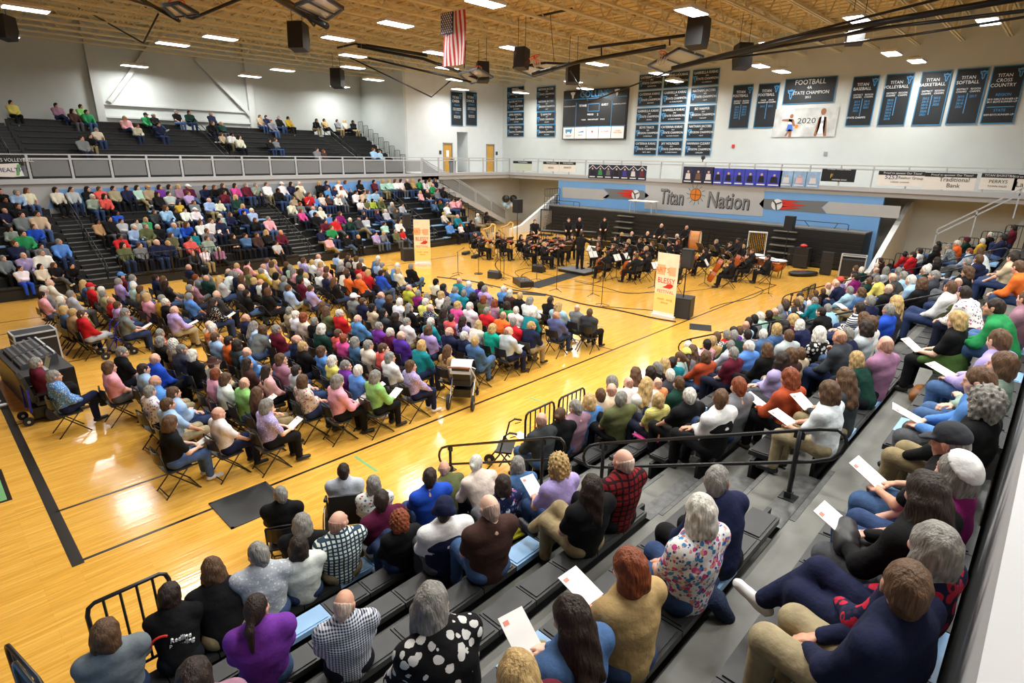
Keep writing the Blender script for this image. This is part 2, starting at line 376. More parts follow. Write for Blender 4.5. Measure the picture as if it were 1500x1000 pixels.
# ---------------------------------------------------------------- bleachers
RUN, RISE, SD = .66, .294, .25
def seat_z(k): return .49 + RISE*k
def foot_z(k): return max(.07 + RISE*k, .0)
seat_me = MB().box((0,0,-.03), (.447,.25,.06)).box((0,.0,.004), (.40,.20,.012)).mesh('seat', M_seat)
seatb_me = MB().box((0,0,-.03), (.447,.25,.06)).box((0,.0,.004), (.40,.20,.012)).mesh('seat', M_seatb)
def bleacher(name, label, sgn, y0, x0, x1, nrow, aisles, individual, blue, aw=1.25, z0=0.):
    """rows climb from y0 in the direction sgn; aisles are x centres; individual(x, k) says which seats are objects"""
    root = empty(name, (0,0,0), label=label, cat='bleachers')
    deck, ris = [], []
    spans = []; e = x0
    for a in aisles: spans.append((e, a-aw/2)); e = a+aw/2
    spans.append((e, x1))
    rest = {0: MB(), 1: MB()}
    for k in range(nrow):
        yf = y0 + sgn*RUN*k; zf = z0+foot_z(k); zs = z0+seat_z(k)
        ya, yb = sorted((yf - sgn*(RUN-SD-.02), yf + sgn*SD))
        if k == 0: ya, yb = sorted((yf+sgn*.03, yf + sgn*SD))
        if k > 0:
            MB().b2((x0, ya, zf-.05), (x1, yb, zf)).build('foot_deck', M_tread, root)
            MB().b2((x0, (yf - sgn*(RUN-SD-.02))-.012, zf-RISE+.02), (x1, (yf - sgn*(RUN-SD-.02))+.012, zf-.004)).build('riser', M_riser, root)
        fr = MB()
        for (a, b) in spans:
            fr.b2((a+.02, *sorted((yf+sgn*.05, 0))[:1], zf), (a+.02, 0, zf)) if False else None
            fr.b2((a+.03, min(yf+sgn*.07, yf+sgn*.11), zf), (b-.03, max(yf+sgn*.07, yf+sgn*.11), zs-.06))
        fr.build('seat_support', M_riser, root)
        for (a, b) in spans:
            n = max(1, int((b-a)/.457)); x = a + ((b-a)-n*.457)/2 + .2285
            for i in range(n):
                bl = blue(x, k)
                loc = (x, yf+sgn*SD/2, zs)
                if individual(x, k): inst('seat', seatb_me if bl else seat_me, root, loc)
                else: rest[1 if bl else 0].box((loc[0], loc[1], loc[2]-.03), (.447,.25,.06))
                x += .457
    for i, nm in ((0, 'seat_rows'), (1, 'blue_seat_rows')):
        if rest[i].v: rest[i].build(nm, (M_seat, M_seatb)[i], root, kind='stuff')
    # aisle steps with pale nosing
    for a in aisles:
        st = MB(); ns = MB()
        for k in range(nrow):
            yf = y0 + sgn*RUN*k; zf = z0+foot_z(k)
            yc = yf + sgn*.02 - sgn*.0
            p, q = sorted((yf - sgn*.02, yf + sgn*.24))
            MB().b2((a-aw/2+.02, p, zf), (a+aw/2-.02, q, zf+RISE/2)).build('aisle_step', M_riser, root)
            MB().b2((a-aw/2+.02, p, zf+RISE/2), (a+aw/2-.02, q, zf+RISE/2+.006)).build('step_tread', M_nosing, root)
            if k:
                pe = yf - sgn*(RUN-SD-.02)
                MB().b2((a-aw/2, min(pe, pe+sgn*.05), zf), (a+aw/2, max(pe, pe+sgn*.05), zf+.006)).build('deck_nosing', M_nosing, root)
    # kick board
    MB().b2((x0, min(y0+sgn*.02, y0+sgn*.05), z0), (x1, max(y0+sgn*.02, y0+sgn*.05), z0+.36)).build('kick_board', M_riser, root)
    return root
AN = [5.15, 14.0, 22.2]; AF = [4.55, 13.2, 21.3]
_b = random.Random(3)
_bs = {}
def near_blue(x, k):
    return _b.random() < .17
BL_NEAR = bleacher('near_bleachers', 'black and grey telescopic bleachers under the nearest audience, with blue seats and aisle handrails', -1, -3.2, -.5, 28., 9, AN, lambda x, k: x < 15.6, near_blue)
BL_FAR = bleacher('far_bleachers', 'black telescopic bleachers along the far side of the court below the grey rail', 1, 18.44, -.6, 25.6, 9, AF, lambda x, k: False, near_blue)
BL_UP = bleacher('upper_bleachers', 'mostly empty black bleachers of the upper deck below the braced back wall', 1, 26.7, -8.5, 25.2, 9, [3.4, 13.2, 21.9], lambda x, k: False, lambda x, k: False, z0=ZD)
# handrails in the aisles
def handrail(name, a, sgn, y0, ya, yb, z0, label, par=None, hT=.88):
    """one rail loop between depths ya and yb (row units) on aisle centre a"""
    def P(t, h): return (a, y0+sgn*RUN*t, z0+.07+RISE*t+h)
    root = empty('handrail', (0,0,0)); root.parent = par
    hB = hT-.36
    pts = [P(ya, hT)]; n = 6
    top = [P(ya+.15, hT), P(yb-.15, hT)]
    def arc(t, s):
        return [P(t + s*.28*math.sin(math.pi*j/n), (hT+hB)/2 + (hT-hB)/2*math.cos(math.pi*j/n)) for j in range(n+1)]
    loop = [P(ya+.2, hT), P(yb-.2, hT)] + arc(yb-.1, 1)[1:-1] + [P(yb-.2, hB), P(ya+.2, hB)] + list(reversed(arc(ya+.1, -1)))[1:-1] + [P(ya+.2, hT)]
    MB().tube(loop, .021, 8).build('rail', M_black, root, smooth=True)
    for t in (ya+.3, yb-.45):
        k = math.floor(t+.45); zb = z0+foot_z(max(k, 0))+ (.15 if (t-k) > -.03 and (t-k) < .4 else 0)
        if t < -.1: zb = z0
        top = P(t, hT)
        MB().tube([(top[0], top[1], zb), top], .026, 8).build('post', M_black, root, smooth=True)
        MB().box((top[0], top[1], zb+.006), (.16,.16,.012)).box((top[0], top[1], zb+.04), (.07,.07,.07)).build('post_base', M_black, root)
        MB().box((top[0], top[1], (P(t,hT)[2]+P(t,hT)[2])/2-.05), (.035,.1,.08)).build('rail_bracket', M_black, root)
    return root
for i, a in enumerate(AN):
    for j, (ya, yb) in enumerate(((-2.5, 1.45), (2.3, 6.55))):
        handrail('aisle_handrail', a, -1, -3.2, ya, yb, 0., 'black looped handrail in the %s near aisle, %s of its pair' % (('nearest', 'middle', 'farthest')[i], ('lower', 'upper')[j]), BL_NEAR, (1.05, .90)[j])
for i, a in enumerate(AF):
    for j, (ya, yb) in enumerate(((.1, 4.1), (4.6, 8.3))):
        handrail('aisle_handrail', a, 1, 18.44, ya, yb, 0., 'black looped handrail in the %s aisle of the far bleachers, %s of its pair' % (('left-hand', 'middle', 'stairs end')[i], ('lower', 'upper')[j]), BL_FAR)
for i, a in enumerate((3.4, 13.2, 21.9)):
    handrail('aisle_handrail', a, 1, 26.7, 1., 8.2, ZD, 'thin black handrail in the %s aisle of the upper bleachers' % ('left-hand', 'middle', 'return wall end')[i], BL_UP)
# guard panels: steel frame with bars
def guard(p, q, zb, zt, name='guard_rail', label=None, group=None, sp=.12, cat='guard rail', par=None, m=M_black, r=.018):
    p, q = Vector(p), Vector(q); L_ = (q-p).length; d = (q-p)/L_
    root = empty(name, (p.x, p.y, zb[0] if isinstance(zb, tuple) else zb), label=label, cat=cat, group=group)
    org = root.location.copy()
    zb0, zb1 = zb if isinstance(zb, tuple) else (zb, zb); zt0, zt1 = zt if isinstance(zt, tuple) else (zt, zt)
    def at(t, f):
        b = zb0+(zb1-zb0)*t; tt = zt0+(zt1-zt0)*t
        return Vector((p.x+d.x*L_*t, p.y+d.y*L_*t, b+(tt-b)*f)) - org
    c = min(.07/L_, .3)
    MB().tube([at(0,0), at(0,.9), at(c*.3,.97), at(c,1), at(1-c,1), at(1-c*.3,.97), at(1,.9), at(1,0)], r, 6).tube([at(0,.12), at(1,.12)], r*.8, 5).build('frame', m, root, smooth=True)
    n = max(2, int(L_/sp))
    for i in range(1, n): MB().tube([at(i/n,.12), at(i/n,.99)], r*.62, 5).build('bar', m, root)
    return root
for k in range(9):                               # end guards of the near and far bleachers
    y = -3.2-RUN*k
    guard((28.02, y+.05, 0), (28.02, y-RUN+.08, 0), seat_z(k)-.1, seat_z(k)+.86, label='black barred guard panel, %s from the court, far end of near bleachers' % nth(k), group='stepped end guards of the near bleachers', sp=.13)
    y = 18.44+RUN*k
    guard((25.62, y-.05, 0), (25.62, y+RUN-.08, 0), seat_z(k)-.1, seat_z(k)+.86, label='black barred guard panel, %s from the court, far bleachers by the stairs' % nth(k), group='stepped end guards of the far bleachers', sp=.13)
    y = 26.7+RUN*k
    guard((25.24, y-.05, 0), (25.24, y+RUN-.08, 0), ZD+seat_z(k)-.1, ZD+seat_z(k)+.80, label='black barred guard panel, %s from the rail at the end of the upper bleachers' % nth(k), group='stepped end guards of the upper bleachers', sp=.11)
    if k < 5:
        y = -3.2-RUN*k
        guard((-.80+.03*k, y+.05, 0), (-.66+.015*k, y-RUN+.02, 0), seat_z(k)-.1, seat_z(k)+1.0, label='black guard panel seen edge on, %s from court, corner of near bleachers' % nth(k), group='stepped corner guards of the near bleachers', sp=.13)
for i_, (xa, xb) in enumerate(((5.72, 6.46), (6.58, 7.33), (19.0, 19.7), (19.75, 20.4))):
    guard((xa, -3.0, 0), (xb, -3.0, 0), .0, 1.33, label='black barred front guard, %s along the near bleachers from the walker' % nth(i_), group='front guards of the near bleachers', sp=.12, r=.02)
for i_ in range(5):
    guard((4.95+.95*i_, 18.3, 0), (5.87+.95*i_, 18.3, 0), .36, 1.3, label='black barred front guard, %s along the far bleachers from the first aisle' % nth(i_), group='front guards of the far bleachers', sp=.12)
guard((-.24, -2.95, 0), (.44, -2.95, 0), .3, 1.34, label='lone black barred front guard at the court corner of the near bleachers', sp=.115, r=.022)
# grey deck railings: posts, rails, glazed panels
def deck_rail(name, p, q, z, n, label, pane=None):
    p, q = Vector(p), Vector(q)
    root = empty(name, (0,0,0), label=label, cat='railing')
    MB().bar(p+Vector((0,0,z+1.02)), q+Vector((0,0,z+1.02)), .05, .05).build('top_rail', M_rail, root)
    MB().bar(p+Vector((0,0,z+.84)), q+Vector((0,0,z+.84)), .05, .07).build('mid_rail', M_rail, root)
    for i in range(n+1):
        c = p.lerp(q, i/n)
        MB().b2((c.x-.045, c.y-.03, z), (c.x+.045, c.y+.03, z+1.02)).build('post', M_rail, root)
    if pane:
        d = (q-p)/n
        for i in range(n):
            a, b = p+d*i, p+d*(i+1)
            MB().bar(a.lerp(b,.06)+Vector((0,0,z+.45)), a.lerp(b,.94)+Vector((0,0,z+.45)), .012, .68).build('mesh_panel', pane, root)
    return root
def glass(name, col, a):
    m = bpy.data.materials.new(name); m.use_nodes = True; nt = m.node_tree
    b = nt.nodes['Principled BSDF']; b.inputs['Base Color'].default_value = (*col, 1); b.inputs['Alpha'].default_value = a; b.inputs['Roughness'].default_value = .4
    return m
M_mesh = glass('grey_screen_panel', lin(150,153,155), .55)
deck_rail('deck_railing', (-8.5, YF-.05, 0), (24.6, YF-.05, 0), ZD+.1, 22, 'white and grey post railing with screen panels along the far upper deck', M_mesh)
deck_rail('deck_railing', (24.65, YF-.03, 0), (XE-.05, YF-.03, 0), ZD+.1, 6, 'slim grey railing before the two wooden doors')
deck_rail('deck_railing', (XE-.05, YF-.05, 0), (XE-.05, -8.6, 0), ZD+.1, 22, 'grey railing hung with team posters along the scoreboard end deck')
# ---------------------------------------------------------------- stair at the far corner
def stair(name, label, x0, z0, x1, z1, y, wd, rail_y, m=M_lgreyw):
    root = empty(name, (0,0,0), label=label, cat='stairs')
    n = 20
    for i in range(n):
        t = i/n; x = x0+(x1-x0)*t; z = z0+(z1-z0)*(i+1)/n
        MB().b2((x, y, z-.05), (x+(x1-x0)/n+.02, y+wd, z)).build('step', M_tread, root)
    for yy in (y-.03, y+wd+.03):
        MB().prism([(x0, z0-.28), (x0, z0+.1), (x1, z1+.1), (x1, z1-.28)], yy-.02, yy+.02, 'y').build('stringer', M_rail, root)
    for dz in (1.05, .93):
        MB().bar((x0, rail_y, z0+dz), (x1, rail_y, z1+dz), .05, .05).build('handrail', M_rail, root)
    for i in range(6):
        t = i/5; x = x0+(x1-x0)*t; z = z0+(z1-z0)*t
        MB().tube([(x, rail_y, z), (x, rail_y, z+1.0)], .025, 6).build('post', M_rail, root)
        if i < 5:
            xb = x0+(x1-x0)*(i+1)/5; zb = z0+(z1-z0)*(i+1)/5; dx = (xb-x)*.05
            MB().prism([(x+dx, z+.15), (xb-dx, zb+.15), (xb-dx, zb+.85), (x+dx, z+.85)], rail_y-.006, rail_y+.006, 'y').build('screen_panel', M_mesh, root)
    return root
stair('corner_stairs', 'grey steel stairs with slatted rail going down from the far deck to the court', 24.7, ZD, 33.0, .25, YF+.1, 1.3, YF+.06)
MB().b2((26.1, YF+1.45, 0), (37.2, YF+1.6, ZD)).build('wall_stair_side', M_white, kind='structure')
# sloped white parapets either side of the end bleachers
for n, (y0, y1) in enumerate(((-2.75, -2.5), (19.5, 19.75))):
    MB().prism([(28.9, 0), (28.9, .35), (30., .55), (35.4, 3.3), (36.5, 3.3), (36.5, 0)], y0, y1, 'y').build('wall_parapet_%d' % (n+1), M_white, kind='structure')
for i, (c, nm) in enumerate((((36.55, -5.4, 3.25), 'right'), ((37.15, 21.8, 3.3), 'left'))):
    e = empty('wall_light', c, label='glowing white wall light in the stair recess on the %s of the end bleachers' % nm, cat='light')
    MB().box((0,0,0), (.12, 2.0 if i == 0 else 1.2, .14)).build('housing', M_lampbody, e)
    MB().box((-.07,0,0), (.05, 1.9 if i == 0 else 1.1, .16)).build('diffuser', M_lamp, e)
    la = bpy.data.lights.new('wall_lamp', 'AREA'); la.shape = 'RECTANGLE'; la.size = 1.6; la.size_y = .14; la.energy = 30
    lo = bpy.data.objects.new('wall_lamp', la); COL.objects.link(lo); lo.parent = e; lo.location = (-.12,0,0); lo.rotation_euler = (0, math.radians(90), 0); lo.visible_camera = False
# stair railing right of the near bleachers
rr = empty('stair_railing', (0,0,0), label='grey pipe railing climbing beside the end guards of the near bleachers', cat='railing')
for dz in (0, -.22): MB().bar((31., -4.65, 2.48+dz), (31., -8.7, 5.55+dz), .05, .06).build('handrail', M_rail, rr)
for t in (0, .3, .6, .9): MB().bar((31., -4.65-4.05*t, 2.48+3.07*t), (31., -4.65-4.05*t, 1.3+3.07*t), .05, .05).build('post', M_rail, rr)
for i in range(14): MB().b2((28.2, -4.4-.3*i-.32, .9+.22*i-.05), (31., -4.4-.3*i, .9+.22*i)).build('step', M_tread, rr)
# ---------------------------------------------------------------- folded end bleachers
eb = empty('folded_bleachers', (0,0,0), label='stack of folded black bleachers below the blue painted end wall', cat='bleachers')
EB0, EB1 = -1.7, 18.6
for k in range(9):
    x = 31.5 + .055*k; z = .07+.205*k
    for a, b in ((EB0, 6.2), (6.2, 12.4), (12.4, EB1)):
        if (1.2 < 0): pass
        MB().b2((x, a+.015, z), (x+.3, b-.015, z+.16)).build('riser_panel', M_riser, eb)
    MB().b2((x-.03, EB0, z+.16), (x+.4, EB1, z+.19)).build('seat_edge', M_seat, eb)
MB().b2((31.85, EB0, .1), (XE, EB1, 1.86)).build('core', M_riser, eb)
MB().b2((31.9, EB0, 1.86), (XE, EB1, 1.93)).build('top_deck', M_tread, eb)
for y in (2.0, 12.0):
    for k in range(5): MB().b2((31.0+.16*k, y-.6, .2+.36*k), (31.4+.16*k, y+.6, .25+.36*k)).build('step', M_tread, eb)
for y, n in ((17.2, 'left'), (.4, 'right')):
    h = empty('folded_rail', (31.9, y, 1.93), label='black folded handrail lying on the end bleachers, %s one' % n, cat='handrail')
    MB().tube([(0,-1.3,.05),(0,-1.3,.32),(0,-1.2,.36),(0,1.2,.36),(0,1.3,.32),(0,1.3,.05)], .02, 6).tube([(0,-.8,.36),(.25,-.6,.06)], .016, 5).tube([(0,.8,.36),(.25,.6,.06)], .016, 5).build('rail', M_black, h)
for k in range(6): guard((31.5, 18.75, 0), (33.2, 18.75, 0), .1+.5*k, .55+.5*k, label='black side guard of the folded bleachers, %s from the floor' % nth(k), group='stacked side guards', sp=.25)
# ---------------------------------------------------------------- banners on the end wall
ROT_E = (math.radians(90), 0, math.radians(-90)); ROT_F = (math.radians(90), 0, 0)
XB = XW-.05
def shield(par, y, z, s, plane='x', m=M_ltb, m2=M_ltw):
    P = [(-.5,.5),(-.28,.42),(0,.55),(.28,.42),(.5,.5),(.42,.1),(.22,-.1),(.16,-.55),(0,-.8),(-.16,-.55),(-.22,-.1),(-.42,.1)]
    T = [(-.26,.24),(.26,.24),(.26,.1),(.07,.1),(.07,-.5),(-.07,-.5),(-.07,.1),(-.26,.1)]
    for poly, mm, d in ((P, m, .008), (T, m2, .014)):
        if plane == 'x': MB().prism([(y-a*s, z+b*s) for a, b in poly], XB-.02-d, XB-.02, 'x').build('crest', mm, par)
        else: MB().prism([(y+a*s, z+b*s) for a, b in poly], 27.43-d, 27.43, 'y').build('crest', mm, par)
def banner(y0, y1, z0, z1, label, white, blue='', crest=None, group=None, plane='x', ws=.2, bs=.15, wz=None, bz=None, rule=None):
    """cloth banner between (y0 left, y1 right as read) and z0..z1; white / blue are (text, size, dz from top, dy) lists"""
    cy_, cz_ = (y0+y1)/2, (z0+z1)/2
    root = empty('champion_banner', (XB, cy_, cz_) if plane == 'x' else (cy_, 27.43, cz_), label=label, cat='banner', group=group)
    off = Vector(root.location)
    w_, h_ = abs(y1-y0), z1-z0
    def bx(a, d, m, nm):
        mb = MB()
        if plane == 'x': mb.box((0,0,0), (d, a[0], a[1]))
        else: mb.box((0,0,0), (a[0], d, a[1]))
        return mb.build(nm, m, root)
    bx((w_, h_), .016, M_bnrb, 'border'); bx((w_-.09, h_-.09), .024, M_bnr, 'cloth')
    sg = -1 if plane == 'x' else 1
    for lst, m in ((white, M_ltw), (blue or [], M_ltb)):
        for body, size, dz, dy in lst:
            loc = (-.014, sg*dy, h_/2-dz) if plane == 'x' else (dy, -.014, h_/2-dz)
            t = text(body, size, m, root, loc, ROT_E if plane == 'x' else ROT_F, ext=.003, sx=.92)
    if rule:
        for (a, b, c, d) in rule:
            if plane == 'x': MB().box((-.014, sg*(a+c)/2, h_/2-(b+d)/2), (.006, max(abs(c-a), .03), max(abs(d-b), .03))).build('rule', M_ltb, root)
    if crest:
        dy, dz, s = crest
        P = [(-.5,.5),(-.28,.42),(0,.55),(.28,.42),(.5,.5),(.42,.1),(.22,-.1),(.16,-.55),(0,-.8),(-.16,-.55),(-.22,-.1),(-.42,.1)]
        T = [(-.26,.24),(.26,.24),(.26,.1),(.07,.1),(.07,-.5),(-.07,-.5),(-.07,.1),(-.26,.1)]
        for poly, mm, d in ((P, M_ltb, .016), (T, M_bnr, .02)):
            if plane == 'x': MB().prism([(sg*(dy+a*s), h_/2-dz+b*s) for a, b in poly], -d, -.011, 'x').build('crest', mm, root)
            else: MB().prism([(dy+a*s, h_/2-dz+b*s) for a, b in poly], -d, -.011, 'y').build('crest', mm, root)
    return root
def ext(u0, v0, u1, v1, ax=0, val=None):
    val = (XB if ax == 0 else 27.45) if val is None else val
    p, q = hit(u0, v0, ax, val), hit(u1, v1, ax, val)
    i = 1 if ax == 0 else 0
    return p[i], q[i], q[2], p[2]
# grid of small banners right of the scoreboard
cols = [(931, 967), (969.5, 1009), (1011, 1053)]
GT = [[('CATERINA KARAS','2013','STATE CHAMPION','DISTANCE RUN'), ('GABRIELLA KARAS','2015','STATE CHAMPION','3200 M'), ('GABRIELLA KARAS','2015','STATE CHAMPION','ALL-AMERICAN')],
      [('CATERINA KARAS','2013','STATE CHAMPION','3200 M RUN'), ('GABRIELLA KARAS','2015','STATE CHAMPION','ALL CROSS COUNTRY'), ('NATHAN JACOBS','2017','STATE CHAMPION','1600 M')],
      [('GABRIELLA KARAS','2014','STATE CHAMPION','3200 RUN'), ('GABRIELLA KARAS','2016','STATE CHAMPION','AA CROSS COUNTRY'), ('BO HARPER','2017','REGION CHAMPION','HIGH JUMP')],
      [('BOYS TRACK','2012','REGION CHAMPION','4 X 800 M RELAY'), ('CATERINA KARAS','2010','STATE CHAMPION','AA CROSS COUNTRY'), ('NATHAN JACOBS','2017','REGION CHAMPION','1600 M')],
      [('CATERINA KARAS','2011','STATE CHAMPION','1600 M   3200 M'), ('JAY NOLINGER','2013','STATE CHAMPION','AA CROSS COUNTRY'), ('HANNAH CLEARY','2017','REGION CHAMPION','LONG JUMP')]]
# columns share their y extent; rows share their z extent
zc = [hit(948, v, 0, XB)[2] for v in (120, 144.5, 169, 193, 216.5)]
yc = [(hit(949, 169, 0, XB)[1], 2.05), (hit(986, 167, 0, XB)[1], 2.05), (hit(1028, 164.5, 0, XB)[1], 2.05)]
rowname = ['top','second','middle','fourth','bottom']
def small_banner(y, z, w_, h_, tx, label, group, plane='x'):
    s = 1 if plane == 'x' else 1
    a = (y+w_/2, y-w_/2) if plane == 'x' else (y-w_/2, y+w_/2)
    return banner(a[0], a[1], z-h_/2, z+h_/2, label, [(tx[0], .21, .2, 0), (tx[1], .11, .38, .1), (tx[2], .19, .56, .12), (tx[3], .1, .76, .12)], None, (-w_/2+.2, .52, .3), group, plane)
for r in range(5):
    for c in range(3):
        small_banner(yc[c][0], zc[r], 1.78, .95, GT[r][c], 'small black champion banner in the %s row, %s column right of the scoreboard' % (rowname[r], ('left','middle','right')[c]), 'small champion banners right of the scoreboard')
for c, (u0, n_) in enumerate(((755, 'left'), (799.5, 'right'))):
    TX = [[('ESPORTS','2020','STATE CHAMPION','FALL'),('SLATER PATTON','2018','STATE CHAMPION','300 M HURDLES'),('EMMA KENDALL','2018','STATE CHAMPION','POLE VAULT'),('EMMA KENDALL','2019','REGION CHAMPION','POLE VAULT')],
          [('NATHAN JACOBS','2018','STATE CHAMPION','1600 M'),('NATHAN JACOBS','2018','REGION CHAMPION','3200 M'),('TJ HAMLOW','2019','STATE CHAMPION','HIGH JUMP'),('EMMA KENDALL','2017','REGION CHAMPION','POLE VAULT')]][c]
    for r in range(4):
        p = hit(u0, (136, 154, 173, 191.5)[r], 0, XB)
        small_banner(p[1], p[2], 1.9, .93, TX[r], 'small black champion banner, %s of the %s column left of the scoreboard' % (('top','second','third','lowest')[r], n_), 'small champion banners left of the scoreboard')
# two tall banners over the doors
for i, (u0, u1, tx, bl) in enumerate(((660, 678, 'TITAN\nCHEER', 'REGION'), (682, 698.5, 'TITAN\nDANCE', 'DISTRICT'))):
    y0, y1, z0, z1 = ext(u0, 133.5, u1, 184.5, 1)
    banner(y0, y1, z0, z1, 'tall black banner headed %s above the wooden doors' % ('cheer' if i == 0 else 'dance'), [(tx, .26, .55, -.12), ('STATE CHAMPION\nSTATE CHAMPION', .11, 1.25, 0), ('2012 2014 2016\n2018 2019 2021', .11, 1.8, 0)], [(bl, .17, .95, 0), ('STATE', .15, 1.5, 0)], (.38, .3, .3), None, 'y')
# tall sport banners
TALL = [(1066.5, 1104, 123, 188.5, 'TITAN\nFOOTBALL', 'DISTRICT   REGION\nCHAMPS    CHAMPS', '2006     2006\n2011     2012\n2012     2013\n2013     2017\n2017            ', 'leftmost of the tall sport banners, headed football, white list'),
        (1104.5, 1141.5, 121, 187.5, 'TITAN\nFOOTBALL', 'STATE     STATE\nRUNNER-UP CHAMPS', '2012     2013', 'tall black banner headed football beside the wide football banner'),
        (1238, 1288, 110.5, 185, 'TITAN\nBASEBALL', 'DISTRICT   REGION\nCHAMPS    CHAMPS', '2013     2015\n2014     2017\n2018     2021\n2021            ', 'tall black banner headed baseball, right of the player poster'),
        (1285, 1339, 107, 184.5, 'TITAN\nVOLLEYBALL', 'DISTRICT   REGION\nCHAMPS    CHAMPS', '2010            \n2012            \n2014            \n2015            \n2016            \n2017            \n2018            ', 'tall black banner headed volleyball'),
        (1334.5, 1394.5, 103, 184, 'TITAN\nBASKETBALL', 'DISTRICT   REGION\nCHAMPS    CHAMPS', '2012     2015\n2013     2017\n2015     2020\n2019            \n2020            \n2021            ', 'tall black banner headed basketball'),
        (1383.5, 1449.5, 99, 182.5, 'TITAN\nSOFTBALL', 'DISTRICT   REGION\nCHAMPS    CHAMPS', '2010     2017\n2012            \n2018            \n2021            ', 'tall black banner headed softball'),
        (1438, 1502, 95, 181.5, 'TITAN\nCROSS\nCOUNTRY', '2010 GIRLS RUNNER-UP\n2011 BOYS RUNNER-UP', '', 'tall black banner headed cross country')]
for u0, u1, v0, v1, head, sub, yrs, lab in TALL:
    um = (u0+u1)/2; c = hit(um, (v0+v1)/2, 0, XB); top = hit(um, v0+1, 0, XB)[2]; bot = hit(um, v1-.5, 0, XB)[2]
    w_ = 1.24; h_ = top-bot
    nl = head.count('\n')+1
    wh = [(head, .21, .3+.11*nl, -.1)]
    if nl == 3:
        wh += [(sub, .115, 1.5, 0), ('2009 BOYS RUNNER-UP', .115, 2.12, 0)]
        bl = [('REGION', .17, 1.25, 0), ('STATE', .17, 1.93, 0)]; ru = [(-.5, 1.77, .5, 1.79)]
    else:
        wh += [(sub, .115, .98, 0)]
        if 'BASEBALL' in head: wh.append(('STATE CHAMPS', .14, 2.05, -.15))
        n = yrs.count('\n')+1
        bl = [(yrs, .15, 1.18+.075*n, 0)]; ru = [(0, 1.1, 0, h_-.5)]
    banner(c[1]+w_/2, c[1]-w_/2, bot, top, lab, wh, bl, (.44, .3, .3), 'tall sport banners', 'x', rule=ru)
y0, y1, z0, z1 = ext(1151, 116, 1221, 150)
banner(y0, y1, z0, z1, 'wide black football state champion banner above the player poster', [('FOOTBALL', .36, .24, 0), ('4A', .24, .52, 0), ('STATE CHAMPION', .25, .79, .1), ('2013', .17, 1.02, 0)], None, (-.95, .78, .42))
# 2020 player poster: a flat print with two plain players
y0, y1, z0, z1 = ext(1136, 160, 1222, 200)
M_cloud = mat('pale_cloud_print', lin(196,198,196), .7, noise=.25, nscale=1.6)
ps = empty('player_poster', (XB, (y0+y1)/2, (z0+z1)/2), label='pale cloud print poster reading 2020 with two basketball players', cat='poster')
w_, h_ = abs(y1-y0), z1-z0
MB().box((0,0,0), (.02, w_, h_)).build('print', M_cloud, ps)
text('2020', .42, M_dkgrey, ps, (-.014, -.12, .08), ROT_E, sx=1.2); text('SENIORS', .12, M_ltw, ps, (-.014, -.35, -.2), ROT_E)
M_skinp = mat('printed_brown_skin', lin(150,100,70), .7); M_blup = mat('printed_blue', lin(70,110,200), .7)
def flat(polys, m, nm):
    mb = MB()
    for poly in polys: mb.prism([(-a, b) for a, b in poly], -.017, -.011, 'x')
    return mb.build(nm, m, ps)
def disc(cx, cy_, rx, ry, n=12): return [(cx+rx*math.cos(2*math.pi*k/n), cy_+ry*math.sin(2*math.pi*k/n)) for k in range(n)]
flat([disc(.95,.55,.14,.18), [(.62,-.72),(.75,.25),(.9,.3),(.86,-.3),(.76,-.75)], [(1.28,-.72),(1.15,.25),(1.02,.3),(1.04,-.3),(1.14,-.75)], disc(-.72,.36,.1,.12), [(-1.25,.12),(-1.2,.2),(-.8,.22),(-.6,.2),(-.45,-.15),(-.55,-.2),(-.7,.05)], [(-.98,-.72),(-.88,-.72),(-.62,-.35),(-.8,-.35)], [(-.75,-.78),(-.6,-.78),(-.6,-.4),(-.75,-.4)]], M_skinp, 'printed_players')
flat([[(.74,-.6),(.78,.28),(.95,.34),(1.12,.28),(1.16,-.6)], [(-.86,-.1),(-.85,.24),(-.66,.24),(-.62,-.1)]], M_ltw, 'printed_shirts')
flat([[(-.92,-.45),(-.86,-.08),(-.62,-.08),(-.55,-.45)]], M_blup, 'printed_shorts')
flat([disc(-.38,-.2,.1,.1)], M_orange, 'printed_ball')
text('10', .2, M_dkgrey, ps, (-.019, -.95, 0), ROT_E)
# scoreboard
p, q = hit(827.5, 135.5, 0, XB-.1), hit(914.5, 203.5, 0, XB-.1)
sy, sz, sw, sh = (p[1]+q[1])/2, (p[2]+q[2])/2+.04, abs(p[1]-q[1])+.12, p[2]-q[2]+.1
sb = empty('scoreboard', (XB-.1, sy, sz), label='dark electronic scoreboard headed in blue letters with five sponsor panels below', cat='scoreboard')
MB().box((.03,0,0), (.16, sw, sh)).build('cabinet', M_black, sb)
MB().box((-.055,0,-.12+sh*.02), (.02, sw-.12, sh*.5)).build('display', M_blackm, sb)
MB().box((-.058, 0, sh/2-.62), (.02, sw-.06, .05)).box((-.058,0,-sh/2+.9), (.02, sw-.06, .05)).box((-.058, sw/2-1.25, .0), (.02,.04,sh*.5)).box((-.058,-sw/2+1.25,.0), (.02,.04,sh*.5)).box((-.058,.0,.72), (.02, 1.0, .03)).box((-.058,.0,.22), (.02,1.0,.03)).box((-.058,.5,.47), (.02,.03,.5)).box((-.058,-.5,.47), (.02,.03,.5)).build('divider', M_bnrb, sb)
text('COLLINS', .62, M_ltb, sb, (-.062, 0, sh/2-.34), ROT_E, sx=1.05, ext=.01)
text('TITANS', .2, M_ltw, sb, (-.068, .98, .62), ROT_E); text('GUEST', .2, M_ltw, sb, (-.068, -.98, .62), ROT_E)
text('PERIOD', .16, M_ltw, sb, (-.068, .25, .0), ROT_E); text('2', .2, M_ltw, sb, (-.068, -.4, -.02), ROT_E)
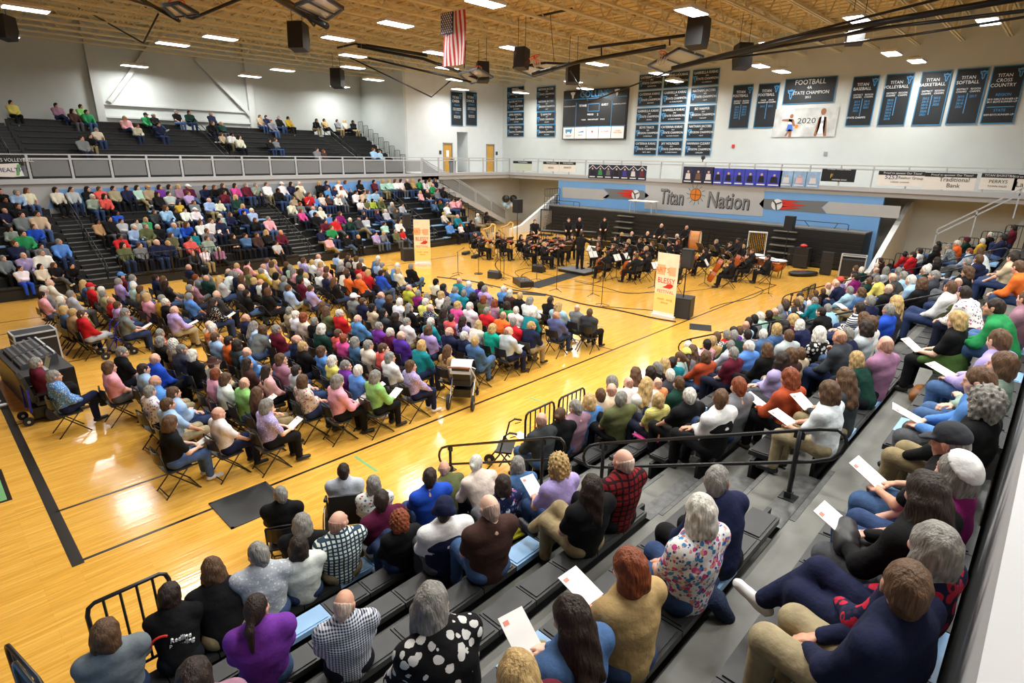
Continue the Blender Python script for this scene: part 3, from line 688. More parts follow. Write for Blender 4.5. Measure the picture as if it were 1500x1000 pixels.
text('FOULS     TIME OUTS LEFT     FOULS', .13, M_ltw, sb, (-.068, 0, -.35), ROT_E)
text('PLAYER FOUL POINTS', .11, M_ltw, sb, (-.068, sw/2-.62, .62), ROT_E); text('PLAYER FOUL POINTS', .11, M_ltw, sb, (-.068, -sw/2+.62, .62), ROT_E)
for s_ in (1, -1):
    P = [(-.5,.5),(-.28,.42),(0,.55),(.28,.42),(.5,.5),(.42,.1),(.22,-.1),(.16,-.55),(0,-.8),(-.16,-.55),(-.22,-.1),(-.42,.1)]
    MB().prism([(s_*1.95-a*.42, sh/2-.3+b*.36) for a, b in P], -.072, -.05, 'x').build('crest', M_ltw, sb)
pw = (sw-.16)/5
for i in range(5):
    y = sw/2-.08-pw*(i+.5)
    MB().box((-.06, y, -sh/2+.46), (.03, pw-.05, .8)).build('sponsor_panel', M_paper, sb)
    if i == 0: MB().prism([(y+.3,-sh/2+.55),(y+.3,-sh/2+.72),(y-.2,-sh/2+.72),(y-.3,-sh/2+.8),(y-.3,-sh/2+.6),(y-.2,-sh/2+.4),(y-.1,-sh/2+.55),(y+.15,-sh/2+.55),(y+.2,-sh/2+.4)], -.082, -.07, 'x').build('bull_mark', M_ltb, sb); text('SHELBY', .17, M_bnrb, sb, (-.077, y, -sh/2+.25), ROT_E)
    if i == 1: MB().prism([(y+.3,-sh/2+.5),(y-.3,-sh/2+.62),(y-.3,-sh/2+.5)], -.082, -.07, 'x').build('swoosh_mark', M_ltb, sb); text('HEALTH', .1, M_dkgrey, sb, (-.077, y, -sh/2+.3), ROT_E)
    if i == 2: MB().prism([(y+.09,-sh/2+.6),(y-.09,-sh/2+.6),(y-.05,-sh/2+.48),(y,-sh/2+.44),(y+.05,-sh/2+.48)], -.082, -.07, 'x').build('shield_mark', M_red, sb)
    if i == 3: text('UL Health', .17, M_red, sb, (-.077, y, -sh/2+.55), ROT_E)
    if i == 4: text('CITIZENS\nUNION BANK', .12, M_orange, sb, (-.077, y, -sh/2+.5), ROT_E)
# ---------------------------------------------------------------- painted shapes on the blue end wall
def end_poly(pts, m, d=.012, name='painted_shape'):
    P = [hit(u, v, 0, XE) for u, v in pts]
    mb = MB().prism([(p[1], p[2]) for p in P], XE-d, XE, 'x'); return mb.build(name, m, bpy.data.objects['wall_lower_end'])
end_poly([(824, 274), (884, 277.5), (893, 287), (884, 293), (824, 289.5)], M_lgreyw)
end_poly([(884, 276), (942, 279), (951, 286.5), (940, 293.5), (883, 290), (892, 283)], M_dgreyp)
end_poly([(946, 265), (1121, 273.5), (1117, 317), (944, 305.5)], M_lgreyw)
end_poly([(1119, 291), (1112, 298.5), (1119, 306), (1210, 312.5), (1203, 304), (1214, 295)], M_dgreyp)
end_poly([(1214, 295.5), (1204, 304), (1211, 312.5), (1316, 320), (1320, 302)], M_lgreyw)
WE = bpy.data.objects['wall_lower_end']
def wall_text(body, u, v, size, sx, shear=.0, bold=True):
    p = hit(u, v, 0, XE-.015)
    t0 = text(body, size, M_blackm, WE, (XE-.016, p[1]-.035, p[2]-.035), ROT_E, sx=sx, ext=.006, shear=shear); t0.data.offset = .03
    t1 = text(body, size, mat('stone_grey_paint', lin(128,130,132), .7, noise=.3, nscale=3), WE, (XE-.024, p[1], p[2]), ROT_E, sx=sx, ext=.006, shear=shear); t1.data.offset = .012
wall_text('Titan', 984, 289, 1.3, .62, .05); wall_text('Nation', 1066, 294.5, 1.3, .72, .05)
pc = hit(1019, 285, 0, XE-.02)
MB().lathe((XE-.03, pc[1], pc[2]), [(.34,-.01),(.34,.02)], 20, 'x').build('painted_ball', M_orange, WE)
MB().lathe((XE-.022, pc[1], pc[2]), [(.37,-.01),(.37,.015)], 14, 'x').build('painted_ball_edge', M_blackm, WE)
sm = MB(); sm.box((XE-.045, pc[1], pc[2]), (.01,.02,.66)).box((XE-.045, pc[1], pc[2]), (.01,.66,.02))
for k in range(12):
    t = 2*math.pi*k/12; sm.bar((XE-.02, pc[1]+.42*math.cos(t), pc[2]+.42*math.sin(t)), (XE-.02, pc[1]+.62*math.cos(t+.1), pc[2]+.62*math.sin(t+.1)), .012, .018)
sm.build('painted_ball_seam', M_blackm, WE)
for (u, v, s_) in ((931, 285, 1), (1138, 299.5, -1)):
    c = hit(u, v, 0, XE-.02)
    MB().lathe((XE-.025, c[1], c[2]), [(.3,-.01),(.3,.02)], 18, 'x').build('painted_volleyball', M_ltw, WE)
    MB().tube([(XE-.045, c[1]+.22, c[2]+.2), (XE-.045, c[1]+.05, c[2]+.02), (XE-.045, c[1]-.02, c[2]-.28)], .035, 5).tube([(XE-.045, c[1]+.05, c[2]+.02), (XE-.045, c[1]-.24, c[2]+.14)], .03, 5).build('volleyball_seam', M_blackm, WE)
    fl = MB(); y = c[1]
    for a, b, l in ((.18, .1, .9), (.0, .12, 1.3), (-.16, .1, 1.0)):
        fl.prism([(y+s_*.25, c[2]+a+b), (y+s_*(.25+l*.5), c[2]+a+b*.9), (y+s_*(.25+l), c[2]+a+.05), (y+s_*(.25+l*.6), c[2]+a-.02), (y+s_*.25, c[2]+a-b)], XE-.024, XE-.012, 'x')
    fl.build('painted_flame', M_red, WE)
# ---------------------------------------------------------------- posters and sponsor banners on the railings
XR = XE-.13
def rail_sheet(name, label, u0, v0, u1, v1, m, cat='banner', drop=0.):
    p, q = hit(u0, v0, 0, XR), hit(u1, v1, 0, XR)
    zt = ZD+1.1; y, wd = (p[1]+q[1])/2, abs(p[1]-q[1])
    z1_ = p[2]; z0_ = q[2]
    root = empty(name, (XR, y, (z1_+z0_)/2), label=label, cat=cat)
    MB().box((0,0,0), (.02, wd, z1_-z0_)).build('sheet', m, root)
    return root, wd, z1_-z0_
M_pnavy = mat('navy_poster_print', lin(38,40,70), .6, noise=.3, nscale=3); M_pblue = mat('blue_poster_print', lin(60,72,190), .6, noise=.2, nscale=3); M_plb = mat('pale_blue_poster_print', lin(150,185,225), .6, noise=.2, nscale=3)
M_skin2 = mat('printed_skin', lin(220,180,150), .7)
def figures(root, wd, h, n, tops, chev=True):
    pw = wd/n
    for i in range(n):
        y = wd/2-pw*(i+.5)
        MB().lathe((-.016, y, h*.2), [(h*.075,-.004),(h*.075,.006)], 8, 'x').build('printed_head', M_skin2, root)
        MB().prism([(y+pw*.26,-h*.25),(y+pw*.2,h*.1),(y-pw*.2,h*.1),(y-pw*.26,-h*.25)], -.02, -.01, 'x').build('printed_figure', tops[i % len(tops)], root)
        MB().box((-.014, y, -h*.38), (.012, pw*.7, h*.07)).build('printed_name_bar', M_ltw, root)
        if chev:
            MB().bar((-.013, y+pw*.48, h*.18), (-.013, y, h*.44), .01, .035).bar((-.013, y, h*.44), (-.013, y-pw*.48, h*.18), .01, .035).build('printed_chevron', M_ltw, root)
        MB().box((-.012, wd/2-pw*i, 0), (.012, .02, h)).build('poster_edge', M_blackm, root)
mg = lambda n, c: mat('printed_top_'+n, lin(*c), .7)
r_, wd, h = rail_sheet('team_poster', 'dark row of seven team portraits with white chevrons on the end railing', 863, 240.5, 946, 264.5, M_pnavy, 'poster')
figures(r_, wd, h, 7, [mg('black',(30,30,34)), mg('green',(50,150,80)), mg('grey',(110,110,116)), mg('black',(30,30,34)), mg('indigo',(70,60,160)), mg('white',(220,220,225)), mg('maroon',(110,40,50))])
r_, wd, h = rail_sheet('team_poster', 'row of three basketball player posters right of the empty railing bays', 1002, 243.5, 1044, 270, M_pnavy, 'poster')
figures(r_, wd, h, 3, [mg('white',(220,220,225)), mg('brown',(120,90,70))], False)
r_, wd, h = rail_sheet('team_poster', 'row of five royal blue cheer portraits on the end railing', 1045.5, 246, 1122, 273.5, M_pblue, 'poster')
figures(r_, wd, h, 5, [mg('black',(30,30,34))], False)
r_, wd, h = rail_sheet('team_poster', 'single royal blue cheer portrait left of three pale blue ones', 1125, 249, 1143, 274.5, M_pblue, 'poster'); figures(r_, wd, h, 1, [mg('black',(30,30,34))], False)
r_, wd, h = rail_sheet('team_poster', 'row of three pale blue dance portraits on the end railing', 1144, 250, 1199, 275.5, M_plb, 'poster'); figures(r_, wd, h, 3, [mg('white',(220,220,225)), mg('pink',(230,190,190))], False)
def sponsor(label, u0, v0, u1, v1, m, lines, head=None):
    r_, wd, h = rail_sheet('sponsor_banner', label, u0, v0, u1, v1, m)
    if head:
        MB().box((-.012, 0, h/2-.09), (.012, wd, .18)).build('heading_strip', M_bnr, r_); text(head, .13, M_ltw, r_, (-.022, -.05, h/2-.09), ROT_E)
    for body, s_, dy, dz, mm in lines: text(body, s_, mm, r_, (-.016, -dy, dz), ROT_E)
    return r_, wd, h
M_gold = mat('gold_lettering', lin(220,180,60), .6); M_nv = mat('navy_lettering', lin(40,50,120), .6)
sponsor('small black volleyball banner with gold mark hung on the end railing', 1205, 247, 1251, 267, M_bnr, [('TITANS VOLLEYBALL', .12, 0, .3, M_ltw), ('F', .3, -.3, -.05, M_gold), ('FARMERS BANK', .1, .1, -.22, M_ltw)])
sponsor('white sponsor banner with a navy number block, left of the bank banner', 1288, 250, 1351, 273.5, M_paper, [('5253', .28, -.38, .05, M_nv), ('Realtor Group', .17, .42, .04, M_dkgrey), ('residential   commercial', .08, 0, -.16, M_dkgrey)], 'Proud to sponsor Our Titans!')
sponsor('white bank sponsor banner with a brown square mark', 1356, 252.5, 1426, 279.5, M_paper, [('Traditional\nBank', .26, .18, -.05, M_dkgrey)], 'Proud to sponsor Our Titans!')
r_, wd, h = sponsor('small basketball sponsor banner with blue top, right of the bank banner', 1439, 253.5, 1486, 279, M_paper, [('PERRYS', .2, 0, 0, M_dkgrey), ('TOWN SALES', .11, 0, -.2, M_dkgrey)], 'TITAN BASKETBALL')
sponsor('white banner with black script at the right-hand end of the railing', 1488, 255.5, 1530, 283, M_paper, [('La Casa', .3, .0, -.05, M_dkgrey)], 'Proud to sponsor Our Titans!')
sponsor('small green and white sponsor sheet alone on the railing near the doors', 752, 235.5, 779, 250, mat('pale_green_print', lin(205,220,205), .6), [('TITAN BASEBALL', .14, 0, .22, M_dkgrey)], 'TITAN BASEBALL')
sponsor('small white sponsor sheet, left one of two side by side below the scoreboard', 796, 236.5, 818.5, 251, M_paper, [('NORTH', .15, 0, -.1, M_dkgrey)], 'TITAN BASEBALL')
sponsor('small white sponsor sheet, right one of two side by side below the scoreboard', 820, 237, 843, 252, M_paper, [('DANNYS', .17, 0, -.05, M_dkgrey)], 'TITAN BASEBALL')
# banner on the far railing at the left edge
p, q = hit(-8, 232, 1, YF-.14), hit(40, 257, 1, YF-.14)
vb = empty('volleyball_banner', ((p[0]+q[0])/2, YF-.14, ZD+.66), label='sagging black and white volleyball banner tied to the far railing at the left edge', cat='banner')
wd = q[0]-p[0]
MB().prism([(-wd/2,.42),(-wd/4,.36),(0,.33),(wd/4,.37),(wd/2,.45),(wd/2-.02,.0),(-wd/2,.0)], -.01, .01, 'y').build('black_cloth', M_bnr, vb)
MB().prism([(-wd/2,.06),(wd/2-.2,.1),(wd/2-.1,-.42),(0,-.46),(-wd/2,-.44)], -.02, 0, 'y').build('white_sheet', M_paper, vb)
text('TITANS VOLLEYBALL', .2, M_ltw, vb, (0,-.018,.22), ROT_F, sx=.85); text('HEALTH', .24, M_nv, vb, (-.05,-.028,-.18), ROT_F); MB().prism([(.1,-.4),(.2,.05),(.32,.05),(.2,-.4)], -.03, -.02, 'y').build('green_mark', M_green, vb)
# ---------------------------------------------------------------- hanging basketball goals
M_glass = glass('clear_backboard', (.75,.8,.85), .35)
M_rim = mat('orange_rim_paint', lin(228,70,40), .4); M_net = mat('white_net_cord', lin(235,225,215), .8)
def goal(label, corners, rim, rimn, arms, bars=()):
    """corners: four 3-D points of the board; rim centre and normal; arms: [(points, radius)]"""
    C = [Vector(c) for c in corners]; root = empty('basketball_goal', sum(C, Vector())/4, label=label, cat='basketball goal'); o = root.location.copy()
    C = [c-o for c in C]; n = (C[1]-C[0]).cross(C[3]-C[0]).normalized()
    MB().add([c+n*.02 for c in C]+[c-n*.02 for c in C], [(0,1,2,3),(7,6,5,4),(0,4,5,1),(1,5,6,2),(2,6,7,3),(3,7,4,0)]).build('backboard', M_glass, root)
    fr = MB()
    for i in range(4): fr.bar(C[i], C[(i+1)%4], .09, .09)
    m = [(C[i]+C[(i+1)%4])/2 for i in range(4)]; fr.bar(m[0], m[2], .08, .1)
    fr.build('board_frame', M_black, root)
    r = Vector(rim)-o; nn = Vector(rimn).normalized(); a = nn.orthogonal().normalized(); b = nn.cross(a)
    MB().tube([r+(a*math.cos(t)+b*math.sin(t))*.23 for t in [2*math.pi*k/16 for k in range(17)]], .02, 6).build('rim', M_rim, root)
    MB().bar(r-nn*.02, (r+ (sum(C, Vector())/4 - r)*.5), .1, .1).build('rim_bracket', M_rim, root)
    nb = MB()
    for k in range(10):
        t = 2*math.pi*k/10; t2 = t+.63
        p0 = r+(a*math.cos(t)+b*math.sin(t))*.23
        for tt in (t-.31, t+.31):
            nb.tube([p0, r-nn*.2+(a*math.cos(tt)+b*math.sin(tt))*.17, r-nn*.42+(a*math.cos(t)+b*math.sin(t))*.13], .008, 4)
    nb.build('net', M_net, root)
    for pts, rad in arms: MB().tube([Vector(p)-o for p in pts], rad, 8).build('support_arm', M_black, root, smooth=True)
    for pts, rad in bars: MB().tube([Vector(p)-o for p in pts], rad, 6).build('brace', M_chrome, root)
    return root
def h3(u, v, z): return hit(u, v, 2, z)
def hx(u, v, x): return hit(u, v, 0, x)
goal('folded glass basketball goal under the ceiling right of the scoreboard', [h3(950,96,9.1), h3(995,71,9.35), h3(1030,83,9.35), h3(975,106,9.05)], h3(973,79,9.35), (.35,-.2,.9),
     [([hx(985,100,21.3), hx(1200,48,20.8), hx(1500,-4,20.4)], .09), ([hx(1010,92,21.3), hx(1250,30,20.8), hx(1450,-20,20.4)], .04), ([hx(1040,86,21.4), hx(1300,40,20.8), hx(1500,16,20.4)], .05), ([hx(1045,88,21.4), hx(1330,52,20.9), hx(1500,25,20.6)], .035), ([hx(1300,34,20.8), hx(1200,60,21.)], .03), ([hx(835,104,22), hx(862,150,22), hx(985,103,21.5)], .035)],
     [([hx(1018,78,21.4), hx(1016,36,21.4)], .025), ([hx(1026,78,21.4), hx(1025,34,21.4)], .025)])
goal('folded basketball goal hanging in front of the dark speaker left of the scoreboard', [h3(752,99,9.0), h3(800,92,9.15), h3(838,94,9.15), h3(782,112,8.95)], h3(783,83,9.3), (-.2,.3,.9),
     [([hx(780,108,20), hx(850,90,20.4), hx(975,68,20.8)], .08), ([hx(862,70,20.6), hx(1003,52,21)], .06), ([hx(881,70,20.6), hx(881,82,20.5)], .03), ([hx(981,56,21), hx(981,66,20.8)], .03), ([hx(777,26,20), hx(838,13,20)], .05), ([hx(806,20,20), hx(812,95,20)], .012)])
goal('folded basketball goal with long struts over the stairs end of the far bleachers', [h3(672,108,9.0), h3(700,100,9.15), h3(722,113,9.1), h3(690,122,8.95)], h3(699,101,9.4), (.2,.5,.85),
     [([hx(524,68,17), hx(620,86,19), hx(700,115,20.5)], .07), ([hx(540,85,17.5), hx(690,120,20.5)], .05), ([hx(508,82,17), hx(632,142,20), hx(660,118,20.3)], .035), ([hx(494,70,16.5), hx(520,64,17), hx(626,82,19.2)], .05), ([hx(536,66,17), hx(625,80,19.2)], .06), ([hx(682,60,20), hx(680,100,20)], .03)])
goal('dark folded basketball goal at the top of the picture left of the flag', [h3(433,8,9.3), h3(470,-8,9.4), h3(502,12,9.35), h3(478,28,9.2)], h3(468,6,9.6), (-.3,.3,.9),
     [([hx(395,-8,10), hx(440,18,9.4), hx(478,38,9.2)], .1), ([hx(405,-10,10), hx(455,22,9.3)], .05), ([hx(446,22,9.3), hx(460,38,9.2), hx(470,20,9.3)], .03)])
goal('basketball goal with angled struts at the top left corner of the ceiling', [h3(238,8,9.3), h3(262,4,9.4), h3(290,20,9.35), h3(255,24,9.2)], h3(259,5,9.6), (0,.3,.9),
     [([hx(115,12,7.5), hx(130,18,7.5), hx(210,63,8.2), hx(232,20,8.6)], .035), ([hx(180,-4,7.4), hx(282,27,7.6), hx(352,-2,7.8)], .05), ([hx(200,-5,7), hx(262,30,7.4)], .07)])
# hanging speakers
def hang_speaker(label, u, v, z, s, rz):
    p = h3(u, v, z); e = empty('hanging_speaker', p, rz, label=label, cat='speaker', group='black hanging speakers')
    MB().prism([(-.28*s,-.4*s),(.18*s,-.5*s),(.3*s,-.1*s),(.28*s,.42*s),(-.2*s,.5*s)], -.3*s, .3*s, 'y').build('cabinet', M_blackm, e)
    MB().tube([(0,-.2*s,.3*s),(0,-.2*s,ZC+.1-p[2])], .012, 4).tube([(0,.2*s,.3*s),(0,.2*s,ZC+.1-p[2])], .012, 4).build('hanger', M_black, e)
for a in (('black wedge speaker hanging under the left half of the ceiling joists', 437, 54, 9.4, 1.0, .6), ('small black wedge speaker hanging above the upper bleachers', 494, 115, 9.5, 1.1, .6),
          ('black speaker hanging right below the lamp above the right-hand glass goal', 1022, 48, 9.5, 1.05, 0), ('black wedge speaker hanging left of the tall football banners', 1088, 83, 9.3, 1.0, .9),
          ('black wedge speaker hanging above the wide football banner', 1254, 46, 9.6, .9, .4), ('black wedge speaker hanging just above the scoreboard', 839, 108, 9.2, 1.0, .9),
          ('black speaker behind the net of the goal left of the scoreboard', 764, 86, 9.3, .9, .2), ('black speaker hanging behind the goal beside the flag', 707, 106, 9.3, 1.0, 1.), ('black wedge speaker at the left edge above the upper bleachers', 8, 41, 9.6, .9, .5)):
    hang_speaker(*a)
# flag
f0 = hx(648, 21, 14.5); f1 = hx(681, 27, 14.5); fb = hx(650, 98, 14.5)
fy0, fy1, fz1, fz0 = f0[1], f1[1], f0[2], fb[2]
fl = empty('national_flag', (14.5, (fy0+fy1)/2, fz1), label='red and white striped flag with starred blue canton hanging from the ceiling', cat='flag')
fw = abs(fy0-fy1); fh = fz1-fz0
M_fr = mat('flag_red', lin(206,52,66), .7, bump=.2, bscale=4); M_fw = mat('flag_white', lin(240,235,232), .7, bump=.2, bscale=4); M_fb = mat('flag_blue', lin(50,60,120), .7)
for i in range(13):
    a = fw/2-fw*i/13; b = fw/2-fw*(i+1)/13
    mb = MB(); n = 8
    for k in range(n):
        zA, zB = -fh*k/n, -fh*(k+1)/n
        def wob(y, z): return .05*math.sin(7*y/fw+2.5*z)
        mb.add([(wob(a,zA),a,zA),(wob(b,zA),b,zA),(wob(b,zB),b,zB),(wob(a,zB),a,zB)], [(0,1,2,3)])
    mb.build('stripe', M_fr if i % 2 == 0 else M_fw, fl)
ca = MB(); n = 4
cw = fw*.54; chh = fh*.4
ca.box((-.075, fw/2-cw/2, -chh/2), (.012, cw, chh)).build('canton', M_fb, fl)
for r in range(9):
    for c in range(6 if r % 2 == 0 else 5):
        y = fw/2-cw*((c+.5+(0 if r % 2 == 0 else .5))/6); z = -chh*(r+.6)/9.4
        mb = MB(); P = []
        for k in range(10):
            t = math.pi/2+2*math.pi*k/10; q = .042 if k % 2 == 0 else .018
            P.append((y+q*math.cos(t), z+q*math.sin(t)))
        mb.prism(P, -.09, -.081, 'x').build('star', M_fw, fl)
MB().tube([(0, fw/2+.05, .02), (0, -fw/2-.05, .02)], .02, 6).tube([(0, fw/2, .02), (0, fw/2, ZC-fz1+.1)], .006, 4).tube([(0, -fw/2, .02), (0, -fw/2, ZC-fz1+.1)], .006, 4).build('flag_pole', M_joist, fl)
# speck details on the end wall
for (u, v, lab) in ((1074, 214, 'small red fire alarm box on the end wall right of the small banners'), (1209, 225, 'small grey sensor box on the end wall below the player poster'), (1157, 0, '')):
    if lab:
        p = hit(u, v, 0, XW-.03); MB().box(tuple(p), (.06,.16,.2)).build('wall_box', M_red if 'red' in lab else M_greyw, label=lab, cat='wall box')
# wall under the near deck, behind the top row, and its coping
MB().b2((-1.5, YN-.35, 0), (28, YN-.03, ZD)).build('wall_lower_near', M_lgreyw, kind='structure')
MB().b2((-1.02, -9, 0), (-.94, -3.4, 2.6)).build('wall_pad', M_blue, kind='structure')
# ---------------------------------------------------------------- people: bodies grown as one smooth surface from a skeleton
def surfnet(val, lo, h):
    """closed surface where val < 0; returns vertices and quads"""
    nx, ny, nz = val.shape
    ins = val < 0
    c = np.zeros((nx-1, ny-1, nz-1), int)
    for dx in (0, 1):
        for dy in (0, 1):
            for dz in (0, 1): c += ins[dx:nx-1+dx, dy:ny-1+dy, dz:nz-1+dz]
    act = (c > 0) & (c < 8)
    idx = -np.ones(act.shape, int); I = np.argwhere(act); idx[act] = np.arange(len(I))
    P = np.zeros((len(I), 3)); N = np.zeros(len(I))
    cor = [(a, b, d) for a in (0, 1) for b in (0, 1) for d in (0, 1)]
    for a in cor:
        for ax in range(3):
            if a[ax]: continue
            b = list(a); b[ax] = 1; b = tuple(b)
            va = val[I[:,0]+a[0], I[:,1]+a[1], I[:,2]+a[2]]; vb = val[I[:,0]+b[0], I[:,1]+b[1], I[:,2]+b[2]]
            m = (va < 0) != (vb < 0)
            t = np.where(m, va/np.where(m, va-vb, 1), 0)
            q = np.array(a, float)[None].repeat(len(I), 0); q[:, ax] += t
            P[m] += q[m]; N[m] += 1
    V = (I + P/N[:,None])*h + lo
    F = []
    for ax in range(3):
        o1, o2 = [(1,2),(2,0),(0,1)][ax]
        sl0 = [slice(1,-1)]*3; sl1 = [slice(1,-1)]*3
        sl0[ax] = slice(0, -1); sl1[ax] = slice(1, None)
        A, B = ins[tuple(sl0)], ins[tuple(sl1)]
        E = np.argwhere(A != B)
        off = np.array([1,1,1]); off[ax] = 0
        E = E+off
        sg = ins[E[:,0], E[:,1], E[:,2]]
        def g(d1, d2):
            e = E.copy(); e[:, o1] -= d1; e[:, o2] -= d2; return idx[e[:,0], e[:,1], e[:,2]]
        q = np.stack([g(1,1), g(0,1), g(0,0), g(1,0)], 1)
        q[~sg] = q[~sg][:, ::-1]
        F.append(q)
    return V, np.concatenate(F)
def sdf(prims, h, k=.03, lo=None, hi=None, post=None):
    """prims: (a, b, ra, rb, flat) round cones; flat squashes the thickness; ra<0 carves"""
    A = np.array([p[0] for p in prims]+[p[1] for p in prims], float); rm = max(abs(p[2]) for p in prims)+.05
    lo = A.min(0)-rm-2*h if lo is None else np.array(lo, float); hi = A.max(0)+rm+2*h if hi is None else np.array(hi, float)
    n = np.ceil((hi-lo)/h).astype(int)+1
    ax = [lo[i]+h*np.arange(n[i]) for i in range(3)]
    d = np.full(n, .5)
    for p in prims:
        a, b = np.array(p[0], float), np.array(p[1], float); ra, rb = p[2], p[3]; fl = p[4] if len(p) > 4 else 1.
        r = max(abs(ra), abs(rb))+.07
        s = []
        for i in range(3):
            l0, h0 = min(a[i], b[i])-r, max(a[i], b[i])+r
            s.append(slice(max(0, int((l0-lo[i])/h)), max(0, min(n[i], int((h0-lo[i])/h)+2))))
        X, Y, Z = np.meshgrid(ax[0][s[0]], ax[1][s[1]], ax[2][s[2]], indexing='ij')
        ab = b-a; L2 = ab@ab
        px, py, pz = X-a[0], Y-a[1], Z-a[2]
        t = np.clip((px*ab[0]+py*ab[1]+pz*ab[2])/L2, 0, 1) if L2 > 1e-12 else np.zeros_like(X)
        qx, qy, qz = px-t*ab[0], py-t*ab[1], pz-t*ab[2]
        if isinstance(fl, tuple): qx, qy, qz = qx*fl[0], qy*fl[1], qz*fl[2]
        elif fl != 1.: qy, qz = qy*fl, qz*(fl if abs(ab[0]) > .6*math.sqrt(L2+1e-9) else 1)
        dd = np.sqrt(qx*qx+qy*qy+qz*qz)-(abs(ra)+(abs(rb)-abs(ra))*t)
        o = d[tuple(s)]
        if ra < 0:
            d[tuple(s)] = np.maximum(o, -dd)
        else:
            hh = np.clip(k-np.abs(o-dd), 0, None)/k
            d[tuple(s)] = np.minimum(o, dd)-hh*hh*k*.25
    if post is not None:
        X, Y, Z = np.meshgrid(*ax, indexing='ij'); d = post(d, X, Y, Z)
    return surfnet(d, lo, h)
def npmesh(name, V, F, m, col=None, smooth=True):
    me = bpy.data.meshes.new(name)
    nv, nf = len(V), len(F)
    me.vertices.add(nv); me.vertices.foreach_set('co', np.asarray(V, np.float32).ravel())
    me.loops.add(nf*4); me.polygons.add(nf)
    me.loops.foreach_set('vertex_index', np.asarray(F, np.int32).ravel())
    me.polygons.foreach_set('loop_start', np.arange(0, nf*4, 4, dtype=np.int32))
    me.update(calc_edges=True)
    if smooth: me.polygons.foreach_set('use_smooth', np.ones(nf, bool))
    if col is not None:
        at = me.color_attributes.new('fc', 'FLOAT_COLOR', 'POINT')
        c = np.ones((nv, 4), np.float32); c[:, :3] = col; at.data.foreach_set('color', c.ravel())
    me.materials.append(m); me.validate()
    return me
def join(parts):
    V, F, C = [], [], []; o = 0
    for p in parts:
        V.append(p[0]); F.append(p[1]+o); o += len(p[0])
        C.append(p[2] if len(p) > 2 and p[2] is not None else np.ones((len(p[0]), 3)))
    return np.concatenate(V), np.concatenate(F), np.concatenate(C)
# head, looking along +y, origin between the ears
def head_part(h):
    fl = 1.
    pr = [((0,-.012,.025),(0,-.004,.03),.082,.082,(1.1,.86,.82)), ((0,.03,-.05),(0,.045,-.062),.06,.05,1.), ((0,.084,.014),(0,.108,-.018),.012,.017),
          ((-.034,.078,.03),(.034,.078,.03),.017,.017), ((-.08,-.006,.012),(-.081,-.008,-.025),.018,.012,(1.6,1,1)), ((.08,-.006,.012),(.081,-.008,-.025),.018,.012,(1.6,1,1)),
          ((-.018,.083,-.05),(.018,.083,-.05),.013,.013), ((0,.07,-.088),(0,.074,-.09),.024,.024), ((0,-.02,-.06),(0,-.035,-.19),.052,.058), ((-.04,.055,-.02),(.04,.055,-.02),.032,.032)]
    V, F = sdf(pr, h, .022)
    C = np.ones((len(V), 3))
    for sx in (-.032, .032):
        dd = np.linalg.norm((V-np.array((sx,.084,.008)))*np.array((1,.7,1.5)), axis=1); C[dd < .015] = (.16,.13,.12)
        dd = np.abs(V[:,0]-sx)/.022+np.abs(V[:,2]-.032)/.007; C[(dd < 1.2) & (V[:,1] > .06)] = (.42,.33,.27)
    dd = (V[:,0]/.026)**2+((V[:,2]+.05)/.009)**2; C[(dd < 1) & (V[:,1] > .07)] = (.80,.48,.45)
    return V, F, C
